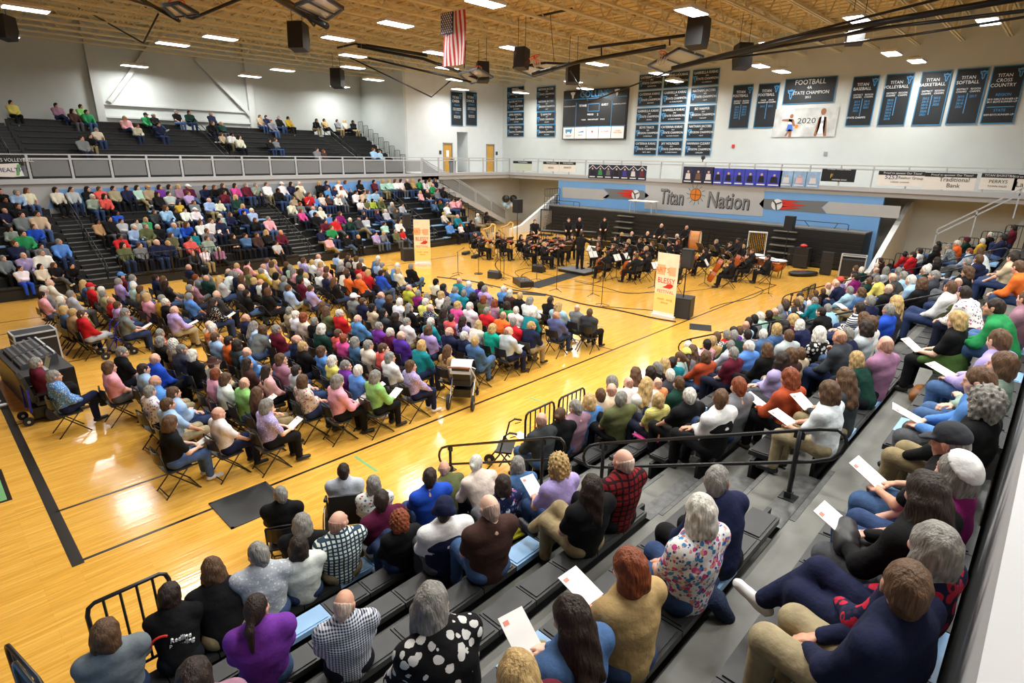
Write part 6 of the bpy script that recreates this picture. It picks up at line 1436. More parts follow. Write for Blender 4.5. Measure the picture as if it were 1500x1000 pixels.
INAME = {'V': 'violin', 'K': 'cello', 'W': 'wind', 'S': 'percussion', 'A': 'waiting', 'X': 'conductor'}
mlab = {}
for i, d in enumerate(MUS):
    ps = d['typ']; x, y = d['loc'][:2]
    d['rz'] = math.atan2(CONDUCTOR[1]-y, CONDUCTOR[0]-x)-math.pi/2 if ps != 'X' else -math.pi/2+.15
    d['s'] = 1.0 if ps != 'X' else 1.04
    if ps in 'SX':
        d['loc'][2] = d['loc'][2] if ps == 'X' else 0.
    else: d['loc'][2] = .445
    d['n'] = kinds[ps] = kinds.get(ps, 0)+1
    hd, _t = desc(d)
    where = 'left of' if y > 9 else ('right of' if y < 6 else 'facing')
    side = {'left of': 'on the balloon side', 'right of': 'on the far side', 'facing': 'facing the podium'}[where]
    base = {'V': 'violinist with %s, %s %s' % (hd, nth(kinds[ps]-1), side), 'K': 'cellist with %s, %s from the podium' % (hd, nth(kinds[ps]-1)), 'W': 'wind player with %s, %s from the balloons' % (hd, nth(kinds[ps]-1)),
            'S': 'standing percussionist with %s, %s from the balloons' % (hd, nth(kinds[ps]-1)), 'A': 'seated musician with %s, hands in lap, %s one' % (hd, nth(kinds[ps]-1)), 'X': 'conductor in black standing on the grey podium, arms raised'}[ps]
    d['label'] = base
    add_person(d, base, 0, 0 if ps != 'X' else 0, True, 'musician', 'musician', 'orchestra musicians')
    if ps not in 'SX':
        chair(x, y, d['rz'], 'black orchestra chair under the '+base.replace(' hair', '').replace('short ', '').replace('thin ', ''), 'orchestra chairs', 'orchestra_chair', full=False)
    if ps == 'V':
        e = empty('violin', label='red brown violin of the '+base.replace(' hair', ''), cat='violin', group='violins'); 
        for k_ in ('body','neck','bridge'): inst({'neck':'fingerboard'}.get(k_, k_), vio[k_], e)
        place(e, d, (-.19,.27,.535), axes((-.62,.75,-.02), (.25,.1,.95)))
        b = empty('bow', label='violin bow of the '+base.replace(' hair', ''), cat='bow', group='violin bows'); inst('stick', bow_me, b); inst('bow_hair', bowh_me, b)
        place(b, d, (.05,.38,.60), axes((-.8,.25,.22), (0,0,1)))
    if ps == 'K':
        big = d['u'] > 1060 and d['u'] < 1101; sc_ = 1.45 if big else 1.0
        e = empty('double_bass' if big else 'cello', label='%s leaning on the %s' % ('large brown double bass' if big else 'red brown cello', base.replace(' hair', '')), cat='double bass' if big else 'cello', group='double basses' if big else 'cellos')
        for k_ in ('body','neck','bridge','pin'): inst({'neck':'fingerboard','pin':'endpin'}.get(k_, k_), cel[k_], e)
        e.scale = (sc_,)*3
        place(e, d, (.02,.47 if not big else .52,.10 if not big else .22), axes((-.16,-.38,.9), (.0,.9,.35)))
        b = empty('bow', label='low string bow of the '+base.replace(' hair', ''), cat='bow', group='cello bows'); inst('stick', bow_me, b); inst('bow_hair', bowh_me, b)
        place(b, d, (.1,.62,.12), axes((1,.1,.08), (0,.3,1)))
    if ps == 'W':
        e = empty('wind_instrument', label='%s played by the %s' % (('black clarinet','silver flute','brass horn')[kinds[ps] % 3], base.replace(' hair', '')), cat='instrument', group='wind instruments')
        if kinds[ps] % 3 == 0:
            MB().tube([(0,-.3,0),(0,.25,0),(0,.31,0)], [.012,.015,.034], 8).build('tube', M_ebony, e); MB().box((0,0,.016), (.01,.4,.006)).build('keys', M_chrome, e); place(e, d, (0,.34,.36), axes((0,.45,-.8), (0,.8,.45)))
        elif kinds[ps] % 3 == 1:
            MB().tube([(-.33,0,0),(.33,0,0)], .01, 8).build('tube', M_chrome, e); MB().box((.1,0,.013), (.34,.01,.006)).build('keys', M_chrome, e); place(e, d, (.18,.2,.615), axes((.1,1,0), (0,0,1)))
        else:
            MB().tube([(.12*math.cos(t),.12*math.sin(t),.0) for t in [k*.4 for k in range(15)]], .014, 7).tube([(.12,0,0),(.2,-.1,.02),(.24,-.2,.03),(.26,-.28,.04)], [.016,.03,.07,.14], 10).build('tubing', M_brass, e, smooth=True); MB().tube([(-.1,.06,.02),(-.1,.12,.02)], .02, 6).tube([(-.05,.1,.02),(-.05,.15,.02)], .02, 6).build('valves', M_chrome, e); place(e, d, (.06,.28,.34), axes((0,.5,.8), (.2,-.8,.5)))
    if ps in 'VKWA' and (ps != 'V' or kinds[ps] % 2 == 0):
        fx, fy = -math.sin(d['rz']), math.cos(d['rz'])
        stand(x+fx*1.0, y+fy*1.0, d['rz'], 'black music stand before the %s' % base.replace(' hair', ''), i, True)
# podium and conductor's desk
pd = empty('podium', (21.3, 7.8, 0), label='low grey carpeted podium under the conductor', cat='podium')
MB().b2((-.55,-.8,.13), (.55,.8,.16)).build('top', mat('grey_carpet', lin(120,122,124), .9), pd); MB().b2((-.53,-.78,0), (.53,.78,.13)).build('base', M_black, pd)
stand(22.4, 7.9, -math.pi/2, 'black music stand before the conductor', 99)
# percussion
M_drum = mat('amber_drum_shell', lin(206,140,84), .35, noise=.1); M_skinh = mat('cream_drum_head', lin(232,222,176), .6)
def at(u, v): p = hit(u, v, 2, 0.); return (p[0], p[1])
p = hit(1018, 352, 2, 1.1)
bd = empty('bass_drum', (p[0], p[1], 1.1), math.radians(20), label='large bass drum with amber shell and cream heads before the black folded bleachers', cat='drum')
MB().lathe((0,0,0), [(.5,-.27),(.5,.27)], 28, 'y').build('shell', M_drum, bd); MB().lathe((0,0,0), [(.47,-.285),(.47,.285)], 28, 'y').build('head', M_skinh, bd)
for s in (-.25, .25): MB().lathe((0,s,0), [(.505,-.025),(.53,-.025),(.53,.025),(.505,.025)], 28, 'y').build('hoop', mat('dark_hoop', lin(150,80,40), .4), bd)
MB().bar((-.4,-.3,-.2),(-.45,-.35,-1.1),.04,.04).bar((.4,-.3,-.2),(.45,-.35,-1.1),.04,.04).bar((-.4,.3,-.2),(-.45,.35,-1.1),.04,.04).bar((.4,.3,-.2),(.45,.35,-1.1),.04,.04).bar((-.45,-.35,-1.05),(.45,-.35,-1.05),.04,.04).bar((-.45,.35,-1.05),(.45,.35,-1.05),.04,.04).build('stand', M_black, bd)
M_copper = mat('copper_kettle', lin(180,110,70), .3, metal=.8)
for i, (u, v) in enumerate(((1108, 372), (1124, 377), (1140, 380))):
    p = hit(u, v, 2, .85); e = empty('timpani', (p[0], p[1], 0), label='copper kettle drum with white head, %s from the podium' % nth(i), cat='drum', group='kettle drums')
    MB().lathe((0,0,0), [(.12,.28),(.3,.42),(.37,.62),(.38,.80)], 20).build('kettle', M_copper, e, smooth=True); MB().lathe((0,0,0), [(.385,.80),(.385,.825)], 20).build('head', M_ltw, e); MB().lathe((0,0,0), [(.39,.78),(.41,.78),(.41,.815),(.39,.815)], 20).build('hoop', M_chrome, e)
    for k in range(3): t = 2.1*k; MB().bar((.36*math.cos(t),.36*math.sin(t),.7),(.3*math.cos(t),.3*math.sin(t),0),.03,.03).build('leg', M_black, e)
def keyboard(u, v, z, label, n, L_, m, rz=-1.2):
    p = hit(u, v, 2, z); e = empty('mallet_keyboard', (p[0], p[1], 0), rz, label=label, cat='percussion')
    for i in range(n):
        x = -L_/2+L_*(i+.5)/n; l = .42-.2*i/n
        MB().box((x,.0,z), (L_/n*.8, l, .022)).build('bar', m, e)
    MB().box((0,.2,z-.05), (L_,.03,.06)).box((0,-.2,z-.05), (L_,.03,.06)).box((-L_/2,0,z-.05), (.04,.5,.08)).box((L_/2,0,z-.05), (.04,.5,.08)).build('frame', M_black, e)
    for sx in (-1,1):
        for sy in (-1,1): MB().bar((sx*L_/2,sy*.2,z-.05),(sx*L_/2,sy*.22,0),.035,.035).build('leg', M_black, e)
keyboard(812, 338, .88, 'silver vibraphone before the white sloped wall', 20, 1.5, M_chrome); keyboard(862, 339, .88, 'silver keyed glockenspiel behind the conductor', 16, 1.0, M_chrome)
keyboard(905, 331, .9, 'pale wooden xylophone before the folded bleachers', 18, 1.3, mat('rosewood_bar', lin(200,180,110), .4))
for (u, v, lab) in ((800, 310, 'grey tubular chimes rack before the white sloped wall'), (1106, 351, 'golden tubular chimes rack near the bleacher steps')):
    p = hit(u, v+22, 2, .6); e = empty('chimes', (p[0], p[1], 0), -1.3, label=lab, cat='chimes')
    g = 'golden' in lab
    for k in range(9): MB().tube([(-.36+.09*k,0,1.72),(-.36+.09*k,0,.5+.05*k)], .02, 7).build('tube', M_brass if g else M_chrome, e)
    MB().box((0,0,1.76), (.9,.12,.06)).bar((-.43,0,1.75),(-.43,0,.05),.04,.06).bar((.43,0,1.75),(.43,0,.05),.04,.06).box((0,0,.05),(.95,.5,.06)).build('frame', M_white if g else M_black, e)
# harps
M_harp = mat('golden_harp_wood', lin(222,178,90), .35, noise=.1)
for i, (u, v, lab) in enumerate(((712, 356, 'golden concert harp beside the far bleachers guard'), (738, 352, 'pale golden concert harp below the balloons'))):
    p = hit(u, v+14, 2, 0.3); e = empty('harp', (p[0], p[1], 0), math.radians(-60), label=lab, cat='harp', group='concert harps')
    MB().tube([(.45,0,.1),(.5,0,1.78)], [.045,.04], 10).build('column', M_harp, e, smooth=True)
    MB().tube([(.5,0,1.78),(.36,0,1.84),(.2,0,1.66),(.02,0,1.58),(-.18,0,1.52)], [.05,.05,.04,.04,.05], 8).build('neck', M_harp, e, smooth=True)
    MB().prism([(.38,.12),(.46,.22),(-.14,1.52),(-.24,1.44)], -.11, .11, 'y').build('soundbox', M_harp, e); MB().b2((.2,-.22,0), (.58,.22,.13)).build('base', M_harp, e)
    for k in range(12):
        t = k/12; MB().tube([(.40-.52*t,0,.3+1.1*t),(.44-.55*t,0,1.72-.2*t)], .004, 3).build('string', M_bowh, e)
# microphone and speaker stands, boxes, monitors, mats
for i, (u, v, h, lab) in enumerate(((671,402,1.05,'short one beside the banner'),(701,401,1.5,'round based one'),(733,409,2.0,'tall one with the angled boom'),(738,409,2.0,'second tall one'),(786,411,1.5,'one behind the monitor wedge'),(815,426,1.7,'one at the end of the dark mat'),(868,433,1.2,'one with the coiled cable'),(881,448,1.6,'front one on the long cable'),(1125,432,1.3,'one by the reclining player'))):
    x, y = at(u, v); e = empty('microphone_stand', (x, y, 0), .5*i, label='thin black microphone stand before the orchestra, '+lab, cat='microphone stand', group='microphone stands')
    MB().tube([(0,0,.05),(0,0,h)], .013, 6).build('pole', M_black, e)
    if 'round' in lab: MB().lathe((0,0,0), [(.2,0),(.2,.03),(.05,.05)], 16).build('base', M_black, e)
    else: MB().tube([(0,0,.1),(.3,0,.01)], .01, 5).tube([(0,0,.1),(-.15,.26,.01)], .01, 5).tube([(0,0,.1),(-.15,-.26,.01)], .01, 5).build('tripod', M_black, e)
    MB().tube([(-.1,0,h-.02),(.28,0,h+.12)], .009, 5).build('boom', M_black, e); MB().tube([(.28,0,h+.12),(.4,0,h+.15)], [.018,.024], 7).build('microphone', M_dkgrey, e)
def sub(u, v, lab, rz, s=.62):
    x, y = at(u, v); e = empty('subwoofer', (x, y, 0), rz, label=lab, cat='speaker')
    MB().b2((-s/2,-s/2,0), (s/2,s/2,s*1.05)).build('cabinet', M_blackm, e); MB().b2((-s/2-.012,-s/2+.03,.03), (-s/2,s/2-.03,s)).build('grille', mat('dark_grille', (.03,.03,.032), .7), e)
    MB().tube([(0,0,s),(0,0,1.75)], .02, 8).build('pole', M_black, e)
    MB().b2((-.17,-.19,1.75), (.17,.19,2.38)).build('top_speaker', M_blackm, e); MB().b2((-.18,-.17,1.78), (-.17,.17,2.34)).build('top_grille', mat('dark_grille', (.03,.03,.032), .7), e)
sub(998, 463, 'black subwoofer with pole speaker beside the near festival banner', .25, .68); sub(598, 381, 'black subwoofer with pole speaker beside the far festival banner', -.3, .6)
for (u, v, lab, h) in ((757, 372, 'black speaker on a tall pole before the white sloped wall', 2.3), (1146, 392, 'black speaker on a tripod before the bleacher steps', 1.9)):
    x, y = at(u, v); e = empty('speaker_stand', (x, y, 0), label=lab, cat='speaker')
    MB().tube([(0,0,.1),(0,0,h)], .02, 8).build('pole', M_black, e); MB().tube([(0,0,.55),(.45,0,.01)], .014, 5).tube([(0,0,.55),(-.22,.39,.01)], .014, 5).tube([(0,0,.55),(-.22,-.39,.01)], .014, 5).build('tripod', M_black, e)
    MB().prism([(-.2,-.2),(.16,-.24),(.16,.24),(-.2,.2)], h, h+.72, 'z').build('cabinet', M_blackm, e)
for i, (u, v, lab) in enumerate(((789,398,'black monitor wedge between the violins and the stage box'),(725,407,'grey floor monitor under the two tall microphone stands'))):
    x, y = at(u, v); e = empty('floor_monitor', (x, y, 0), .3, label=lab, cat='speaker'); MB().prism([(-.2,0),(.2,0),(.2,.14),(-.06,.36),(-.2,.3)], -.28, .28, 'y').build('cabinet', M_blackm if i == 0 else M_dkgrey, e); MB().bar((.19,0,.16),(-.05,0,.36),.5,.012).build('grille', M_dkgrey, e)
x, y = at(766, 417); e = empty('stage_box', (x, y, 0), -.5, label='black stage box full of cable plugs on the court', cat='stage box'); MB().b2((-.3,-.55,0), (.3,.55,.24)).build('case', M_black, e); 
for k in range(12): MB().b2((-.22+.1*(k % 5),-.4+.28*(k//5),.24), (-.17+.1*(k % 5),-.33+.28*(k//5),.30)).build('plug', M_chrome, e)
for (a, b, w_, lab) in (((735,428),(800,432),.35,'flat black cable ramp below the stage box'), ((778,420),(842,401),.8,'long dark mat leading to the podium'), ((1010,478),(1042,481),.7,'small black floor mat by the near bleachers')):
    p, q = at(*a), at(*b); o = MB().bar((p[0],p[1],.008),(q[0],q[1],.008),w_,.014).build('floor_mat', mat('black_rubber', (.02,.02,.021), .8), label=lab, cat='mat')
p = at(366, 738); e = empty('floor_plate', (p[0], p[1], 0), label='square black floor plate on the sideline behind the floor seats', cat='floor plate'); MB().b2((-.42,-.42,.0008), (.42,.42,.012)).build('plate', M_seat, e); MB().b2((-.46,-.46,.0005), (-.42,.46,.016)).b2((.42,-.46,.0005), (.46,.46,.016)).b2((-.46,-.46,.0005), (.46,-.42,.016)).b2((-.46,.42,.0005), (.46,.46,.016)).build('rim', M_dkgrey, e)
# cables
def cable(pts, lab, r=.012):
    P = [(*at(u, v), r) for u, v in pts]; V = [Vector(p) for p in P]; out = []
    for i in range(len(V)-1):
        a, b = V[max(i-1,0)], V[i]; c, d_ = V[i+1], V[min(i+2,len(V)-1)]
        for k in range(6):
            t = k/6; out.append(.5*((2*b)+(-a+c)*t+(2*a-5*b+4*c-d_)*t*t+(-a+3*b-3*c+d_)*t**3))
    out.append(V[-1]); MB().tube(out, r, 5).build('cable', M_black, label=lab, cat='cable')
cable([(640,406),(690,412),(745,424),(800,432),(850,445),(905,455),(955,466),(990,472)], 'long black cable sweeping in front of the audience to the near subwoofer', .022)
cable([(722,421),(700,414),(660,408),(672,402)], 'thin black cable around the short microphone stand')
cable([(842,412),(880,420),(920,430),(960,427)], 'black cable from the podium to the near banner'); cable([(882,449),(920,452),(960,455)], 'short black cable at the front microphone stand')
cable([(1040,452),(1060,445),(1100,437),(1118,426),(1105,420)], 'looped black cable on the sideline near the double basses'); cable([(738,416),(770,425),(790,415),(842,404)], 'black cable from the stage box to the podium')
cable([(760,405),(755,398),(775,393),(800,398)], 'black cable curled around the monitor wedge')
# festival banners
M_fest = mat('cream_festival_print', lin(250,236,206), .6, noise=.06, nscale=4); M_yel = mat('yellow_print', lin(250,226,140), .6); M_peach = mat('peach_print', lin(244,186,140), .6)
for i, (u0, v0, u1, v1, vt, lab) in enumerate(((957,462,985,468,372,'cream roll-up festival banner with red state shape beside the near subwoofer'), (610,388,629,388,323,'cream roll-up festival banner with red state shape beside the far bleachers'))):
    p, q = Vector((*at(u0, v0), 0)), Vector((*at(u1, v1), 0)); c = (p+q)/2; dv = (q-p); W_ = max(dv.length, .8); rz = math.atan2(dv.y, dv.x)
    e = empty('festival_banner', tuple(c), rz, label=lab, cat='banner'); H_ = 2.25
    MB().b2((-W_/2,-.008,.09), (W_/2,.008,H_)).build('sheet', M_fest, e); MB().b2((-W_/2-.02,-.09,0), (W_/2+.02,.09,.09)).build('cassette', M_lampbody, e); MB().tube([(0,.05,.05),(0,.03,H_)], .012, 6).build('pole', M_chrome, e)
    MB().b2((-W_/2,-.011,.2), (W_/2,-.008,.85)).build('yellow_field', M_yel, e); MB().b2((-W_/2+.02,-.011,1.5), (-W_/2+.32,-.008,1.85)).b2((W_/2-.33,-.011,1.5), (W_/2-.08,-.008,1.8)).build('peach_field', M_peach, e)
    text('BLESSY', .26, M_red, e, (0,-.013,1.3), ROT_F, sx=.82, ext=.002); MB().prism([(-.12,1.08),(-.02,1.06),(.16,1.05),(.24,1.1),(.28,1.17),(.2,1.22),(.05,1.2),(.0,1.14)], -.014, -.009, 'y').build('red_state_shape', M_red, e)
    text('FESTIVAL', .16, M_orange, e, (0,-.013,.92), ROT_F, ext=.002); text('music  song\ndance', .12, M_orange, e, (0,-.013,.6), ROT_F, ext=.002); text('ARTS', .24, M_orange, e, (-.18,-.013,1.66), ROT_F, ext=.002)
    MB().b2((-W_/2,-.011,.1), (W_/2,-.008,.2)).build('white_foot_strip', M_paper, e)
# table on the folded bleachers
p = hit(940, 313, 0, 32.2); e = empty('folding_table', (32.3, p[1], 1.93), label='white folding table standing on the folded black bleachers', cat='table'); MB().b2((-.38,-.9,.70), (.38,.9,.75)).build('table_top', M_paper, e)
for s in (-1, 1):
    for t in (-.3, .3): MB().bar((t,s*.75,.7),(t,s*.8,0),.04,.04).build('leg', M_rail, e)
    MB().bar((0,s*.75,.4),(0,s*.4,.7),.03,.03).build('brace', M_rail, e)
# cases, racks and bags at the foot of the folded bleachers
for i, (u, v, sx, sy, sz, lab) in enumerate(((1172,392,.5,.7,1.05,'tall black equipment case with a red bag on top'), (1158,388,.35,.4,.95,'black upright case with white strips'), (1208,402,.4,.5,1.1,'black case with brown base beside the cart'), (1150,384,.6,.8,.5,'low black case against the folded bleachers'))):
    x, y = at(u, v); e = empty('equipment_case', (x, y, 0), .1*i, label=lab, cat='case', group='equipment cases'); MB().b2((-sx/2,-sy/2,.06), (sx/2,sy/2,sz)).build('case', M_blackm, e); MB().b2((-sx/2-.01,-sy/2-.01,sz*.62), (sx/2+.01,sy/2+.01,sz*.66)).build('rim', M_dkgrey, e)
    for a in (-1,1):
        for b in (-1,1): MB().lathe((a*sx*.38,b*sy*.38,.03), [(.03,-.015),(.03,.015)], 8, 'y').build('caster', M_black, e)
    if i == 0: MB().lathe((0,0,sz+.08), [(.02,-.08),(.16,-.05),(.18,.02),(.1,.09)], 10).build('red_bag', M_red, e)
x, y = at(1176, 403); e = empty('gig_bag', (x, y, 0), 1.0, label='flat oval black instrument bag with a dark red patch on the floor', cat='bag'); MB().lathe((0,0,0), [(.3,.0),(.42,.08),(.4,.16),(.25,.2)], 16).build('bag', M_blackm, e, smooth=True); e.scale = (1.0,1.9,1); MB().lathe((0,.05,.19), [(.14,0),(.14,.02)], 12).build('patch', mat('dark_red_patch', lin(110,30,50), .7), e)
x, y = at(1245, 408); e = empty('equipment_cart', (x, y, 0), .2, label='white framed cart with dark panels beside the white sloped wall', cat='cart'); MB().bar((-.3,-.5,.1),(-.3,-.5,1.1),.05,.05).bar((-.3,.5,.1),(-.3,.5,1.1),.05,.05).bar((-.3,-.5,1.1),(-.3,.5,1.1),.05,.05).bar((.3,-.5,.1),(.3,-.5,1.1),.05,.05).bar((.3,.5,.1),(.3,.5,1.1),.05,.05).bar((.3,-.5,1.1),(.3,.5,1.1),.05,.05).bar((-.3,-.5,1.1),(.3,-.5,1.1),.05,.05).bar((-.3,.5,1.1),(.3,.5,1.1),.05,.05).build('frame', M_rail, e); MB().b2((-.27,-.46,.12),(.27,.46,.9)).build('panel', M_blackm, e)
for (u, v, lab) in ((683,372,'long black violin case open on the floor by the front violins'), (697,377,'small black instrument case on the floor beside the long one')):
    x, y = at(u, v); e = empty('violin_case', (x, y, 0), .4, label=lab, cat='case'); MB().prism([(-.4,-.1),(-.3,-.15),(.3,-.1),(.42,-.05),(.42,.05),(.3,.1),(-.3,.15),(-.4,.1)], 0, .14, 'z').build('shell', M_blackm, e); MB().box((0,-.15,.1),(.12,.02,.03)).build('handle', M_dkgrey, e)
# balloons on the stair rail
M_balk = mat('black_balloon', (.02,.022,.022), .3); M_balb = mat('pale_blue_balloon', lin(176,212,240), .3)
e0 = hit(741, 291, 1, 23.6)
for i, (du, dv, r, m_, lab) in enumerate(((0,0,.30,M_balk,'round black balloon, outer one of two at the foot of the corner stairs'), (11,0,.30,M_balk,'round black balloon nearest the stair handrail end'), (-2,9,.2,M_balb,'pale blue balloon under the outer black balloon'), (3,12,.2,M_balb,'pale blue balloon lowest in the cluster'), (8,9,.18,mat('white_balloon', lin(235,240,244), .3),'white balloon under the black balloons'))):
    p = hit(741+du, 291+dv, 1, 23.6); o = MB().lathe(tuple(p), [(r*math.sin(math.pi*k/10)+.002, -r*math.cos(math.pi*k/10)) for k in range(11)], 14).lathe((p[0],p[1],p[2]-r), [(.03,-.04),(.006,.0)], 6).build('balloon', m_, label=lab, cat='balloon', group='balloon cluster', smooth=True)
# bin by the door, cameras on the end railing
x, y = 30.7, 26.9
e = empty('trash_bin', (29.6, 26.6, ZD), label='grey waste bin with black lid beside the left wooden door'.replace('left ', 'notice bearing '), cat='bin'); MB().lathe((0,0,0), [(.24,0),(.28,.8)], 14).build('bin', M_dgreyp, e); MB().lathe((0,0,0), [(.29,.8),(.26,.92),(.1,1.0)], 14).build('lid', M_black, e)
p = hit(1029, 240, 0, XE-.05); e = empty('ball_camera', (XE-.05, p[1], ZD+1.14), label='small dark camera clamped on the end railing above the player posters', cat='camera'); MB().lathe((0,0,.25), [(.02,-.14),(.12,-.06),(.12,.08),(.03,.16)], 10).build('camera_head', M_dkgrey, e); MB().tube([(0,0,0),(0,0,.12)], .03, 6).build('clamp', M_black, e)
# ---------------------------------------------------------------- things of the audience: desk, wheelchairs, stroller, walkers, cushions
M_tyre = mat('black_tyre', (.015,.015,.016), .7); M_bluef = mat('blue_frame_paint', lin(40,50,170), .35, metal=.3)
def wheel(mb_t, mb_s, c, r, w_, n=18, axis='y'):
    mb_t.lathe(c, [(r*.82,-w_/2),(r,-w_/2),(r,w_/2),(r*.82,w_/2)], n, axis)
    mb_s.lathe(c, [(.03,-w_*.6),(.03,w_*.6)], 8, axis)
    for k in range(6):
        t = math.pi*k/3
        q = (c[0]+r*.84*math.cos(t), c[1], c[2]+r*.84*math.sin(t)) if axis == 'y' else (c[0], c[1]+r*.84*math.cos(t), c[2]+r*.84*math.sin(t))
        mb_s.bar(c, q, .012, .012)
def wheels(e, lst, axis='y'):
    for c, r, w_ in lst:
        t, s = MB(), MB(); wheel(t, s, c, r, w_, 20, axis); o = t.build('wheel', M_tyre, e); s.build('spokes', M_rail, o)
# mixing desk: two long tables end to end with consoles, a laptop and flight cases
md = empty('mixing_desk', (.72, 7.75, 0), math.radians(4), label='sound mixing desk with black skirts, consoles and laptop at the court edge', cat='mixing desk')
MB().b2((-.46,-1.32,.70), (.46,1.32,.76)).build('table_top', M_blackm, md)
sk = MB().b2((-.46,-1.34,.0), (-.44,1.32,.74)).b2((.44,-1.34,.0), (.46,1.32,.74)).b2((-.46,-1.34,0), (.46,-1.32,.74)).b2((-.46,1.30,0), (.46,1.32,.74)).build('skirt', M_black, md)
M_cons = mat('grey_console_panel', lin(70,72,76), .4); M_scr = mat('lit_screen', lin(120,110,80), .4, emit=.6)
for i, (y, l) in enumerate(((-.35, .7), (.55, .9))):
    c = empty('console', (0, y, .76)); c.parent = md
    MB().prism([(-.34,0),(.34,0),(.34,.20),(-.34,.07)], -l/2, l/2, 'y').build('console_body', M_cons, c)
    kb = MB()
    for a in range(10):
        for b in range(5): kb.box((-.26+.11*b, -l/2+l*(a+.5)/10, .10+.035*b), (.05,.03,.02))
    kb.build('faders', M_chrome, c, kind='stuff')
    MB().bar((.30,-l/2+.03,.21), (.30,l/2-.03,.21), .04, .05).build('meter_bridge', M_rail, c)
lp = empty('laptop', (.72, 6.75, .76), math.radians(-85), label='grey laptop on the mixing desk showing a pale screen', cat='laptop')
MB().b2((-.17,-.12,0), (.17,.12,.02)).build('keyboard', M_rail, lp); MB().bar((0,.12,.02),(0,.2,.24),.34,.012).build('lid', M_cons, lp); MB().bar((0,.112,.03),(0,.188,.23),.31,.006).build('screen', M_scr, lp)
for i, (x, y, z, lab) in enumerate(((1.0, 9.55, 0, 'black flight case with silver edges behind the mixing desk'), (1.0, 9.55, .82, 'silver edged case lid lying on the flight case'))):
    h_ = .8 if i == 0 else .14
    c = empty('flight_case', (x, y, z), math.radians(4), label=lab, cat='case'); MB().b2((-.42,-.3,0), (.42,.3,h_)).build('panel', M_blackm, c)
    eg = MB()
    for sx in (-1,1):
        for sy in (-1,1): eg.bar((sx*.42,sy*.3,0),(sx*.42,sy*.3,h_),.035,.035)
        eg.bar((sx*.42,-.3,h_),(sx*.42,.3,h_),.035,.035).bar((-.42,sx*.3,h_),(.42,sx*.3,h_),.035,.035)
    eg.build('edge', M_rail, c)
# engineer at the picture's edge
ENG = dict(u=-70, v=500, hs='sD', top='black', pat=None, pose='G', leg='black', hat=None, slv='short', yaw=None); dress(ENG)
ENG.update(loc=[-.62, 7.0, .445], rz=-math.pi/2+.25, s=1.0, k=0, n=0)
add_person(ENG, 'sound engineer in a black short sleeved top seated at the mixing desk', 0, 0, True)
chair(-.62, 7.0, ENG['rz'], 'black folding chair under the sound engineer', None)
BYP = {(d['u'], d['v']): d for d in FLOOR+NEAR}
# power wheelchair
d = BYP[(53,532)]; x, y = d['loc'][:2]
pw = empty('power_wheelchair', (x, y, 0), d['rz'], label='black power wheelchair with blue struts under the man in maroon', cat='wheelchair')
MB().b2((-.24,-.22,.37), (.24,.24,.44)).build('seat', M_seat, pw); MB().bar((0,-.24,.46),(0,-.34,1.0),.42,.07).build('backrest', M_seat, pw)
MB().b2((-.22,-.3,.12), (.22,.2,.34)).build('motor_box', M_black, pw)
for s in (-1,1): MB().bar((s*.28,-.2,.62),(s*.28,.16,.62),.06,.05).bar((s*.28,-.2,.40),(s*.28,-.2,.62),.03,.03).build('armrest', M_black, pw)
for s in (-1,1): MB().bar((s*.24,-.32,.75),(s*.2,-.34,.25),.035,.035).build('strut', M_bluef, pw)
MB().bar((0,.3,.12),(0,.56,.10),.3,.02).bar((0,.2,.3),(0,.32,.12),.05,.05).build('footrest', M_black, pw); MB().b2((.25,.12,.64),(.31,.18,.72)).build('joystick', M_dkgrey, pw)
wheels(pw, [((-.27,.02,.17),.17,.07),((.27,.02,.17),.17,.07),((-.22,-.42,.09),.09,.05),((.22,-.42,.09),.09,.05),((-.22,.38,.08),.08,.05),((.22,.38,.08),.08,.05)], 'x')
# manual wheelchair
d = BYP[(503,687)]; x, y = d['loc'][:2]
mw = empty('wheelchair', (x, y, 0), d['rz'], label='black manual wheelchair with large wheels under the boy in pale grey', cat='wheelchair')
MB().b2((-.22,-.2,.40), (.22,.22,.44)).build('seat', M_seat, mw); MB().bar((0,-.23,.44),(0,-.27,.92),.42,.03).build('backrest', M_blackm, mw)
for s in (-1,1):
    MB().tube([(s*.23,-.24,.42),(s*.23,-.28,.95),(s*.23,-.40,.97)], .014, 6).tube([(s*.23,-.24,.42),(s*.23,.25,.42),(s*.2,.36,.10)], .014, 6).build('frame', M_black, mw, smooth=True)
    MB().tube([(s*.23,-.40,.97),(s*.23,-.44,.97)], .022, 6).build('handgrip', M_blackm, mw); MB().b2((s*.2-.07,.34,.08),(s*.2+.07,.46,.10)).build('footplate', M_black, mw)
    MB().tube([(s*.31,-.02+.27*math.cos(t),.31+.27*math.sin(t)) for t in [2*math.pi*k/20 for k in range(21)]], .01, 5).build('push_rim', M_chrome, mw)
wheels(mw, [((-.27,-.02,.31),.31,.03),((.27,-.02,.31),.31,.03),((-.22,.3,.09),.09,.03),((.22,.3,.09),.09,.03)], 'x')
